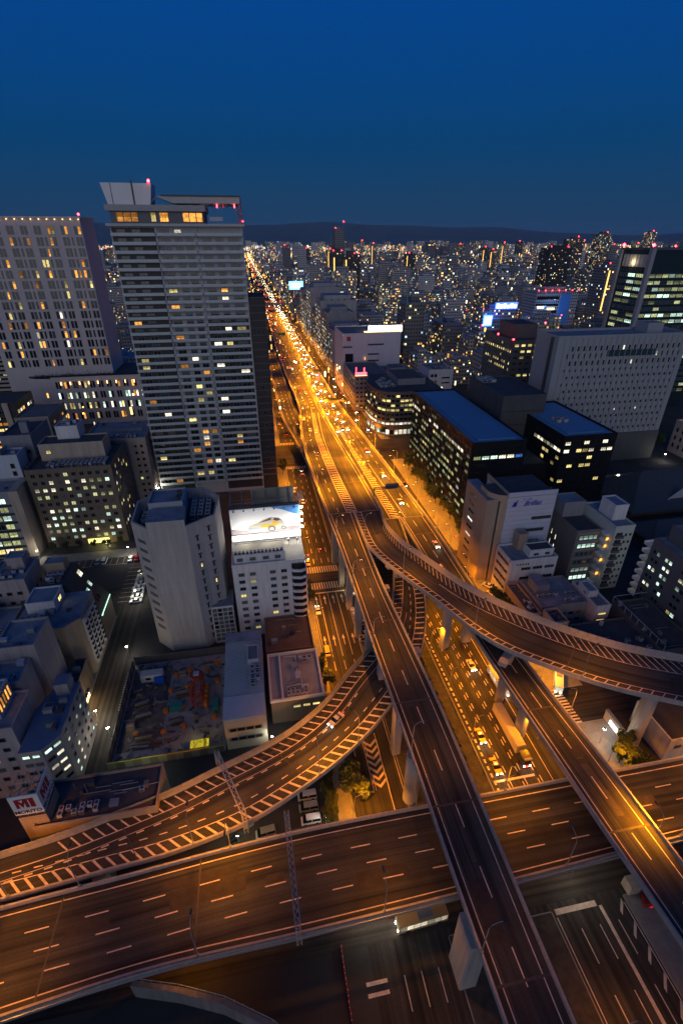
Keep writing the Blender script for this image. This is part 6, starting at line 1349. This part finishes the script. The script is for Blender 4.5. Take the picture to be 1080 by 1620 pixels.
t = thing('sign_gantry', 'gantry over the east half of the main viaduct in front of the rounded office', 'gantry', (55, 330, 15)); b = MB(); b.tube([(62, 330, 15), (62, 330, 23)], .3, 6); build(b, 'post', STEELD, t); truss(t, (62, 330, 22.5), (47.5, 330, 22.5), .7, GY, 'arm'); piece('sign_board', mat('gantry_sign_yellow', (.5, .34, .05), .5), t, 53, 330.6, 21.2, 8, .15, 3)
t = thing('sign_gantry', 'green sign gantry far up the west half of the main viaduct', 'gantry', (40, 610, 15)); b = MB(); b.tube([(49.2, 610, 15), (49.2, 610, 24)], .35, 6); build(b, 'post', GREEN, t); truss(t, (49.2, 610, 23), (33, 610, 23), .8, STEELD, 'arm'); piece('sign_board', GREEN, t, 39, 609.3, 21.4, 9, .15, 3.2)
t = thing('sign_gantry', 'gantry with yellow lit board over the oncoming lanes near the white store', 'gantry', (55, 420, 15)); b = MB(); b.tube([(61, 420, 15), (61, 420, 23)], .3, 6); build(b, 'post', STEELD, t); truss(t, (61, 420, 22.4), (47, 420, 22.4), .7, GY, 'arm'); piece('sign_board', MATS['gantry_sign_yellow'], t, 54, 420.6, 21.2, 9, .15, 2.6)
t = thing('footbridge', 'far footbridge crossing above the avenue', 'bridge', (45, 900, 0)); b = MB(); b.box(-10, 92, 897, 903, 24, 27); build(b, 'span', SLATEW, t); b = MB(); b.box(76, 80, 897.2, 902.8, 0, 23.9); b.box(-4, 0, 897.2, 902.8, 0, 23.9); build(b, 'pier', CONC, t)
t = thing('police_box', 'green roofed booth on the island beside the crossing', 'booth', (30.5, 169.5, 0)); b = MB(); b.box(29.2, 33, 169.2, 173, .15, 3); build(b, 'wall', BEIGEW, t); b = MB(); b.box(28.8, 33.4, 168.8, 173.4, 3.0, 3.5); build(b, 'roof', TEALP, t); window(t, 'S', 30.2, 169.17, 1.6, 1.2, 1.4, 'y', 1); window(t, 'S', 32, 169.17, 1.7, .9, 1.2, 'c', 1)
t = thing('ticket_kiosk', 'small lit kiosk beneath the left viaduct at the crossing', 'booth', (31, 150, 0)); b = MB(); b.box(29.6, 32.4, 145.6, 149, .15, 2.8); build(b, 'wall', WHITEW, t); window(t, 'N', 31, 149.03, 1.6, 2, 1.4, 'y', 1); window(t, 'S', 31, 145.57, 1.6, 2.2, 1.4, 'w', 2); b = MB(); b.box(29.2, 32.8, 145.2, 149.4, 2.81, 3.1); build(b, 'roof', BALC, t); point(28.9, 150.4, 2.6, 260, (1, .8, .4), .3, t)
t = thing('works_fence', 'line of red warning lamps along a fence below the wide viaduct', 'fence', (7.4, 36, 0))
for k in range(14):
    y = 41 - k * .8; piece('fence_panel', FP[k % 2], t, 7.4, y, 0, .1, .75, 1.0)
    piece('red_lamp', glow('red_lamp_dim', (1, .03, .03), 1.8), t, 7.4 + rng.uniform(-.1, .1), y, 1.0, .1, .1, .1)
t = thing('ramp_wall', 'curved pale retaining wall at the bottom left', 'wall', (-20, 34, 0))
b = MB(); arc = [(-30, 41.5), (-22, 39.2), (-14, 36.2), (-6, 31.8), (2, 25.5), (9, 17)]
for p, q in zip(arc, arc[1:]): b.quad((*p, 0), (*q, 0), (*q, 5), (*p, 5)); b.quad((*p, 5), (*q, 5), (q[0] - .5, q[1] - .7, 5), (p[0] - .5, p[1] - .7, 5)); b.quad((q[0] - .5, q[1] - .7, 0), (p[0] - .5, p[1] - .7, 0), (p[0] - .5, p[1] - .7, 5), (q[0] - .5, q[1] - .7, 5))
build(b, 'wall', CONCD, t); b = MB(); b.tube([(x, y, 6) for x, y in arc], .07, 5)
for p in spline(arc, 1.6): b.tube([(p[0], p[1], 5), (p[0], p[1], 6)], .05, 4)
build(b, 'railing', STEEL, t)
t = thing('plaza_wall', 'long orange lit wall beside the little plaza', 'wall', (90, 70, 0)); b = MB(); b.box(90.6, 91.4, 58.5, 79, .14, 3.4); build(b, 'wall', BEIGEW, t); b = MB(); b.box(90.5, 91.5, 58.4, 79.1, 3.41, 3.6); build(b, 'coping', CONC, t)
piece('lit_panel', glow('panel_white', (.9, .9, 1), 5), t, 90.5, 75, .8, .12, 3.2, 1.4); piece('lit_panel', MATS['panel_white'], t, 90.5, 68.5, .8, .12, 2.2, 1.4); piece('lit_panel', glow('panel_red', (1, .15, .08), 2), t, 90.5, 72.2, .8, .12, 1.6, 1.0)
t = thing('red_tarpaulin', 'red covered plant beside the right viaduct at the bottom', 'machine', (71, 37.5, 0)); b = MB(); b.prism([(69.6, 36.4), (72.0, 36.0), (72.4, 37.8), (70.2, 38.4)], 0, 1.6); build(b, 'cover', mat('red_cover', (.2, .02, .02), .7), t); b = MB(); b.box(68, 72, 38.8, 41.2, 0, 3); build(b, 'hut', BEIGEW, t); piece('tail_lamp', glow('red_dim', (.8, .02, .02), 1.2), t, 71, 36.0, .5, .6, .1, .2)
for k, (x, y) in enumerate(((20.5, 172.5), (14.6, 168.8), (24, 315), (80.6, 172), (80.4, 96.5))):
    t = thing('traffic_signal', ('red traffic signal over the crossing by the white mid rise', 'red traffic signal on the pavement corner by the white mid rise', 'traffic signal at the far crossing', 'traffic signal beside the long dark office', 'traffic signal at the crossing under the curved ramp')[k], 'traffic signal', (x, y, 0)); b = MB(); b.tube([(x, y, 0), (x, y, 5.6), (x + 1.6, y, 5.8)], .08, 5); build(b, 'post', STEEL, t); b = MB(); b.box(x + .9, x + 2.1, y - .35, y - .1, 5.5, 5.95); build(b, 'head', STEELD, t); piece('red_light', BEACON, t, x + 1.8, y - .37, 5.6, .26, .06, .26)
# side fences of the dark strips between viaducts
for x, lb in ((40.2, 'long railing beside the dark strip under the left straight viaduct'), (50.0, 'orange lit railing along the west edge of the ground road')):
    t = thing('railing', lb, 'railing', (x, 100, 0)); b = MB()
    for z in (.6, 1.1): b.tube([(x, 61, z), (x, 149, z)], .05, 4)
    build(b, 'rail', STEEL, t)
    for y in range(61, 150, 3): piece('post', STEEL, t, x, y, .14, .1, .1, 1.1)
b = MB()
for k in range(1200):
    x, y = rng.uniform(41, 47), rng.uniform(70, 122); s = rng.uniform(.15, .35); a = rng.random() * 6.28
    b.quad((x - s * math.cos(a), y - s * math.sin(a), .14), (x + s * math.cos(a), y + s * math.sin(a), .14), (x + s * math.cos(a) * .7, y + s * math.sin(a) * .7, .14 + s * 1.6), (x - s * math.cos(a) * .7, y - s * math.sin(a) * .7, .14 + s * 1.6))
o = stuff(build(b, 'grass', mat('grass', (.05, .09, .025), .8, .4, .6))); tag(o, 'rough grass in the strip between the left viaduct and the ground road', 'grass')

# ------------------------------------------------------------------ the city beyond
ROOFC = mat('city_roof', (.29, .30, .32), .85, .35, .02)
class CityMesh:
    def __init__(s): s.v = []; s.f = []; s.uv = []; s.mi = []; s.tint = []
    def box(s, x0, x1, y0, y1, h, tone, lit, z0=0, roof=1):
        o = len(s.v); s.v += [(x0, y0, z0), (x1, y0, z0), (x1, y1, z0), (x0, y1, z0), (x0, y0, h), (x1, y0, h), (x1, y1, h), (x0, y1, h)]; sd = rng.random()
        for (a, b, c, d), w in (((0, 1, 5, 4), x1 - x0), ((1, 2, 6, 5), y1 - y0), ((2, 3, 7, 6), x1 - x0), ((3, 0, 4, 7), y1 - y0)):
            s.f.append((o + a, o + b, o + c, o + d)); u = rng.randint(0, 500) * 7; s.uv += [(u, z0), (u + w, z0), (u + w, h), (u, h)]; s.mi.append(0); s.tint += [(tone, lit, sd, 1)] * 4
        s.f.append((o + 4, o + 5, o + 6, o + 7)); s.uv += [(0, 0)] * 4; s.mi.append(roof); s.tint += [(tone, lit, sd, 1)] * 4
    def obj(s, name, mats, base=(0, 0, 0)):
        me = bpy.data.meshes.new(name); me.from_pydata([(x - base[0], y - base[1], z - base[2]) for x, y, z in s.v], [], s.f)
        for m in mats: me.materials.append(m)
        me.polygons.foreach_set('material_index', s.mi)
        ul = me.uv_layers.new(name='UVMap'); ul.data.foreach_set('uv', np.array(s.uv, 'f').ravel())
        ca = me.color_attributes.new('tint', 'FLOAT_COLOR', 'CORNER'); ca.data.foreach_set('color', np.array(s.tint, 'f').ravel())
        me.update(); o = bpy.data.objects.new(name, me); COL.objects.link(o); o.location = base; return o
KEEP = [(-125, -52, 270, 374), (-60, 15, 236, 280), (-180, -70, 370, 430), (-220, -172, 430, 475), (-185, -112, 295, 350), (-130, -50, 190, 272), (116, 170, 180, 270), (90, 122, 180, 280), (160, 262, 140, 275), (165, 206, 300, 360), (275, 352, 330, 378), (76, 132, 306, 372), (75, 132, 372, 476), (134, 162, 368, 402), (76, 124, 480, 806), (255, 300, 225, 330), (80, 172, 55, 172), (105, 137, 372, 424), (340, 420, 590, 640), (262, 318, 548, 590), (140, 210, 880, 960), (640, 720, 1080, 1140), (850, 1000, 1280, 1360)]
def blocked(x0, x1, y0, y1): return (x1 > 9 and x0 < 79 and True) and (x0 < 92) and (x1 > 8) or any(x1 > a and x0 < b and y1 > c and y0 < d for a, b, c, d in KEEP)
cells = []
y = 232.0
while y < 1250:
    step = 30 + (y - 230) * .012; x = -.43 * y - 30
    while x < .93 * y + 30:
        w, d = step * rng.uniform(.5, .92), step * rng.uniform(.5, .9); x0 = x + rng.uniform(0, 3); y0 = y + rng.uniform(0, 3)
        h = rng.choice((14, 18, 22, 26, 30, 34, 40)) * rng.uniform(.85, 1.15)
        if rng.random() < .05 and y > 420: h = rng.uniform(52, 88)
        if not blocked(x0, x0 + w, y0, y0 + d) and -.40 * y - 20 < x0 < .90 * y + 20: cells.append((x0, x0 + w, y0, y0 + d, h))
        x += step * rng.choice((1, 1, 1, 1.25))
    y += step * rng.choice((1, 1, 1.3))
cells.sort(key=lambda c: -(c[4] + 12) * (c[1] - c[0]) / (c[2] ** 2))
ZONES = [(-9, ', left of the apartment tower,'), (4, ', beside the tower and avenue,'), (14, ', right of the avenue,'), (20, ', above the white store,'), (26, ', above the dark offices,'), (33, ', above the punched slab,'), (90, ', near the glass tower,')]
LAB = [('dark block with scattered lit windows', .17, .06), ('grey block with few lit windows', .36, .05), ('pale block', .58, .04), ('block with whole floors lit', .28, .24)]
rest = CityMesh()
for i, (x0, x1, y0, y1, h) in enumerate(cells):
    k = rng.choices((0, 1, 2, 3), (34, 36, 18, 12))[0]; tone = LAB[k][1] * rng.uniform(.8, 1.25); lit = LAB[k][2] * rng.uniform(.5, 1.6)
    c = CityMesh() if i < 280 else rest
    c.box(x0, x1, y0, y1, h, tone, lit)
    if rng.random() < .75:
        a, b_ = rng.uniform(.1, .45), rng.uniform(.55, .9); c.box(x0 + (x1 - x0) * a, x0 + (x1 - x0) * b_, y0 + (y1 - y0) * .3, y0 + (y1 - y0) * rng.uniform(.6, .9), h + rng.uniform(2.5, 6), tone, 0, h + .01)
    for q in range(rng.randint(0, 3)):
        xx, yy = rng.uniform(x0 + 1, x1 - 3), rng.uniform(y0 + 1, y0 + (y1 - y0) * .28); c.box(xx, xx + 2.2, yy, yy + 2, h + rng.uniform(1.2, 2.4), .3, 0, h + .01)
    if i < 280:
        az = math.degrees(math.atan2(x0, y0)); zone = next(z for lim, z in ZONES if az < lim) + (' close by' if y0 < 480 else ' in the middle distance' if y0 < 800 else ' toward the far city')
        tag(c.obj('city_block', [CITY, ROOFC], ((x0 + x1) / 2, y0, 0)), ('tall ' if h > 50 else 'low ' if h < 18 else '') + LAB[k][0] + zone, 'building', 'blocks of the city behind')
# beyond 1250 m the blocks read as one mass
y = 1250.0
far = CityMesh()
while y < 9500:
    step = 30 + (y - 1250) * .013; x = -.42 * y
    while x < .92 * y:
        if not (12 < x + step * .5 < 88 and y < 4300):
            w, d = step * rng.uniform(.5, .9), step * rng.uniform(.4, .85); h = rng.choice((12, 16, 20, 26, 32, 38)) * rng.uniform(.8, 1.2)
            if rng.random() < .018: h = rng.uniform(60, 118)
            x0, y0 = x + rng.uniform(0, step * .1), y + rng.uniform(0, step * .15)
            if not any(x0 + w > a and x0 < b_ and y0 + d > c_ and y0 < d_ for a, b_, c_, d_ in KEEP): far.box(x0, x0 + w, y0, y0 + d, h, rng.choice((.2, .3, .42, .58)) * rng.uniform(.8, 1.2), rng.choice((.01, .03, .06, .12)))
        x += step
    y += step
if rest.f: o = stuff(rest.obj('city_blocks', [CITY, ROOFC])); tag(o, 'further blocks of the dense city between the nearer ones', 'city')
o = stuff(far.obj('far_city', [CITYF, ROOFC])); tag(o, 'far city spreading to the foot of the hills', 'city')
# single far towers
def tower(name, label, x0, x1, y0, d, h, tone, lit, extra=None, strips=0):
    t = thing(name, label, 'building', ((x0 + x1) / 2, y0, 0)); c = CityMesh(); c.box(x0, x1, y0, y0 + d, h, tone, lit); o = c.obj('wall', [CITY, ROOFC], t['base']); o.parent = t; o.location = (0, 0, 0)
    c = CityMesh(); c.box(x0 + (x1 - x0) * .25, x1 - (x1 - x0) * .25, y0 + d * .3, y0 + d * .7, h + 5, tone, 0, h + .01); o = c.obj('plant_room', [CITY, ROOFC], t['base']); o.parent = t; o.location = (0, 0, 0)
    s = max(1.2, y0 * .0016)
    for q in (extra or ((x0, h + 1.5), (x1, h + 1.5))): beacon(t, q[0], y0, q[1], s)
    for k in range(strips): piece('lit_stair', glow('stair_strip', (1, .55, .12), 2.6), t, x0 + (x1 - x0) * (.12 + .76 * k / max(1, strips - 1)), y0 - .3, 6, 1.6, .4, h * .86)
    return t
t = tower('slim_tower', 'slim pale tower rising above the horizon in the centre', 186, 206, 1100, 24, 138, .22, .0, ((188, 141), (204, 152)))
b = MB(); b.tube([(204, 1101, 138), (204, 1101, 152)], .5, 5); build(b, 'mast', STEEL, t)
tower('dark_tower', 'dark tower pair left half below the slim tower, red beacons', 150, 167, 905, 26, 103, .05, .02, ((151, 105), (165, 105), (152, 60)), 1)
tower('dark_tower', 'dark tower pair right half with blue lit floors below the slim tower', 169, 197, 905, 30, 99, .045, .06, ((186, 101), (194, 101)), 1)
t = tower('blue_tower', 'blue lit hospital like tower with red beacons along its roof', 352, 409, 600, 30, 64, .45, .01, tuple((354 + k * 9, 66) for k in range(7)))
BLUEP = mat('blue_metal', (.10, .30, .75), .4, .1)
for z in (24, 32, 40, 48, 56): piece('window_band', DARK, t, 368, 599.8, z, 30, .3, 3)
piece('blue_face', BLUEP, t, 392, 599.7, 4, 14, .4, 58); piece('lit_band', STORE, t, 360, 599.6, 46, 8, .3, 2.0); piece('lit_band', MATS['sign_gold'], t, 374, 599.6, 44, 10, .3, 2.0); point(372, 590, 46, 5000, (.15, .4, 1), 1.5, t)
t = tower('blue_sign_building', 'building washed in blue light under a glowing white blue roof sign', 266, 306, 560, 24, 50, .3, .10)
piece('sign_board', glow('sign_blue_edge', (.04, .10, 1), 5), t, 293, 559.4, 51, 27, 1.0, 7)
for k in range(6): piece('sign_character', glow('sign_white_blue', (.65, .85, 1), 10), t, 282.5 + k * 4.2, 558.8, 52.2, 3.0, .2, (4.4, 3.6, 4.4, 2.8, 4.4, 3.6)[k])
for k in range(4): piece('lit_stair', MATS['stair_strip'], t, 268 + k * 3.2, 559.8, 10, 1.2, .2, 34)
point(276, 552, 40, 9000, (.05, .15, 1), 1.0, t)
tower('dark_tower', 'broad dark tower standing alone right of centre on the skyline', 658, 711, 1100, 40, 105, .03, .05, ((660, 108), (700, 108)))
tower('apartment_high_rise', 'pale high rise with an orange stair strip left of the glass tower', 470, 500, 640, 30, 92, .2, .06, ((472, 94), (498, 94)), 2)
tower('apartment_high_rise', 'tallest right hand high rise with lit crown on the skyline', 915, 945, 1300, 34, 134, .12, .16, ((930, 138),))
tower('apartment_high_rise', 'high rise with red top beacon beside the tallest right hand one', 800, 836, 1250, 34, 122, .1, .10, ((818, 128), (836, 120)))
tower('apartment_high_rise', 'slender high rise at the right above the glass tower roof', 1330, 1356, 1640, 30, 142, .14, .2, ((1340, 147),))
tower('white_office', 'pale office with lit vertical windows in front of the blue tower', 316, 352, 540, 26, 44, .40, .16)
tower('stair_apartment', 'apartment slab with zigzag orange stairs and a small blue sign on top', 222, 268, 470, 20, 46, .24, .03, ((224, 48),), 2)
t = thing('roof_sign', 'small blue and white roof sign in the middle distance', 'sign', (228, 469, 47)); b = MB(); b.box(224, 233, 469, 469.6, 47, 57); build(b, 'board', glow('sign_blue_face', (.05, .2, 1), 5), t)
for k in range(3): piece('sign_character', MATS['sign_white_blue'], t, 226 + k * 2.6, 468.9, 48.5, 1.2, .1, 7)
t = thing('roof_sign', 'pale blue lit billboard beside the far avenue', 'sign', (92, 990, 40)); b = MB(); b.box(82, 108, 990, 991, 40, 54); build(b, 'board', glow('sign_pale_blue', (.2, .55, 1), 3), t)
for k in range(2): piece('print_line', MATS['sign_white_blue'], t, 95, 989.8, 43 + k * 5, 18, .2, 2)
for k in range(24):
    a = rng.uniform(-.36, .86); d = rng.uniform(1400, 4200); x = a * d; w = rng.uniform(22, 36); h = rng.uniform(75, 122)
    tower('skyline_tower', 'distant high rise with red beacon standing out of the far city', x, x + w, d, w, h, rng.choice((.05, .1, .2)), rng.uniform(.02, .16), ((x + w * .3, h + 3),), rng.choice((0, 0, 1)))['group'] = 'distant high rises in the far city'
# innumerable lights of the far city: lit stairs, signs, street lamps
def lights(name, label, n, gen):
    V = []; F = []; C = []
    for i in range(n):
        x, y, z, w, h, c, e = gen(); o = len(V); q = w * .5
        V += [(x - q, y - q, z), (x + q, y - q, z), (x + q, y + q, z), (x - q, y + q, z), (x - q, y - q, z + h), (x + q, y - q, z + h), (x + q, y + q, z + h), (x - q, y + q, z + h)]
        F += [(o, o + 1, o + 5, o + 4), (o + 1, o + 2, o + 6, o + 5), (o + 3, o, o + 4, o + 7), (o + 4, o + 5, o + 6, o + 7)]; C += [(c[0] * e, c[1] * e, c[2] * e, 1)] * 16
    me = bpy.data.meshes.new(name); me.from_pydata(V, [], F); ca = me.color_attributes.new('tint', 'FLOAT_COLOR', 'CORNER'); ca.data.foreach_set('color', np.array(C, 'f').ravel())
    m = bpy.data.materials.get('city_light') or bpy.data.materials.new('city_light'); m.use_nodes = True; nd = m.node_tree.nodes; nd.clear(); o_ = nd.new('ShaderNodeOutputMaterial'); e_ = nd.new('ShaderNodeEmission'); a_ = nd.new('ShaderNodeAttribute'); a_.attribute_name = 'tint'
    m.node_tree.links.new(a_.outputs['Color'], e_.inputs[0]); m.node_tree.links.new(e_.outputs[0], o_.inputs[0]); m.cycles.emission_sampling = 'NONE'; me.materials.append(m)
    o = bpy.data.objects.new(name, me); COL.objects.link(o); stuff(o); tag(o, label, 'lights')
PAL = [((1, .45, .08), 30), ((1, .68, .25), 30), ((1, .9, .6), 22), ((.75, 1, .8), 9), ((.3, .5, 1), 5), ((1, .05, .05), 5)]
def g_far():
    d = 520 * (9000 / 520) ** (rng.random() ** .62); a = rng.uniform(-.41, .91); w = d * rng.uniform(.0003, .0007); h = w * rng.choice((1, 1, 1.4, 3, 6))
    c = rng.choices([p[0] for p in PAL], [p[1] for p in PAL])[0]; h = min(h, 30)
    return a * d, d, rng.uniform(2, 34) if d < 3000 else rng.uniform(8, 44), w, h, c, rng.choice((.6, 1.0, 2.0, 5))
lights('far_city_lights', 'countless lights of the far city out to the hills', 22000, g_far)
def g_near():
    d = rng.uniform(330, 1300); a = rng.uniform(-.40, .90); w = rng.uniform(.5, 1.3); c = rng.choices([p[0] for p in PAL], [p[1] for p in PAL])[0]
    return a * d, d, rng.uniform(3, 30), w, w * rng.choice((1, 1.3, 4)), c, rng.choice((1, 2, 5))
lights('street_and_stair_lights', 'small lights of streets and stairs among the nearer blocks', 1500, g_near)
def g_ave():
    d = 640 * (4200 / 640) ** rng.random(); r = rng.random(); w = max(.5, d * .0009)
    if r < .40: x = rng.choice((13, 82, 20, 76, 30, 62)) + rng.uniform(-2, 2); return x, d, rng.uniform(8, 12) if x < 25 or x > 70 else rng.uniform(22, 25), w * 1.2, w, (1, .40, .05), rng.choice((2, 5, 10))
    if r < .8: return rng.uniform(50, 60), d, 15.8, w * .8, w * .5, (1, .80, .45), rng.choice((1.5, 4, 9))
    return rng.uniform(33, 47), d, 15.8, w * .8, w * .5, (1, .12, .02), rng.choice((2, 5))
lights('far_traffic_lights', 'lamps and headlights merging far along the avenue', 620, g_ave)
for d in (760, 840, 930, 1040, 1170, 1320):
    for x_, z_, e_ in ((54, 27, 36000), (30, 24, 24000), (74, 14, 15000)):
        ld = bpy.data.lights.new('far_sodium', 'SPOT'); ld.energy = e_; ld.color = SOD; ld.spot_size = R(150); ld.spot_blend = .5; ld.shadow_soft_size = .6
        lo = bpy.data.objects.new('far_sodium_light', ld); COL.objects.link(lo); lo.location = (x_, d, z_)

# hills
b = MB(); n = 90; prof = []
for i in range(n + 1):
    az = R(-34 + 92 * i / n); f = i / n
    h = 430 + 90 * math.sin(f * 5.1 + .6) + 60 * math.sin(f * 13 + 1) + 26 * math.sin(f * 31) + 14 * math.sin(f * 67 + 2) - 230 * max(0, f - .62)
    prof.append((math.sin(az), math.cos(az), max(130, h)))
rows = [(10200, 0), (11200, .30), (12400, .52), (13600, .85), (14600, 1.0), (16500, .7), (20000, 0)]
for j in range(len(rows) - 1):
    for i in range(n):
        def P_(i, j): s, c, h = prof[i]; r, k = rows[j]; wob = 1 + .10 * math.sin(i * 1.7 + j * 2.3) * (1 if 0 < j < 4 else 0); return (s * r, c * r, h * k * wob)
        b.quad(P_(i, j), P_(i + 1, j), P_(i + 1, j + 1), P_(i, j + 1))
struct(build(b, 'hills', mat('wooded_hill', (.12, .14, .13), .95, .25, .002), smooth=True))

# evening haze over the city
b = MB(); b.box(-19500, 19500, -450, 23500, -3, 590); hz = build(b, 'haze', None)
hm = bpy.data.materials.new('haze'); hm.use_nodes = True; hn = hm.node_tree.nodes; hn.clear(); ho = hn.new('ShaderNodeOutputMaterial'); hv = hn.new('ShaderNodeVolumePrincipled')
hv.inputs['Color'].default_value = (.50, .76, 1, 1); hv.inputs['Density'].default_value = .00003; hm.node_tree.links.new(hv.outputs[0], ho.inputs['Volume'])
hz.data.materials.clear(); hz.data.materials.append(hm); stuff(hz); tag(hz, 'thin evening haze over the whole city', 'haze')
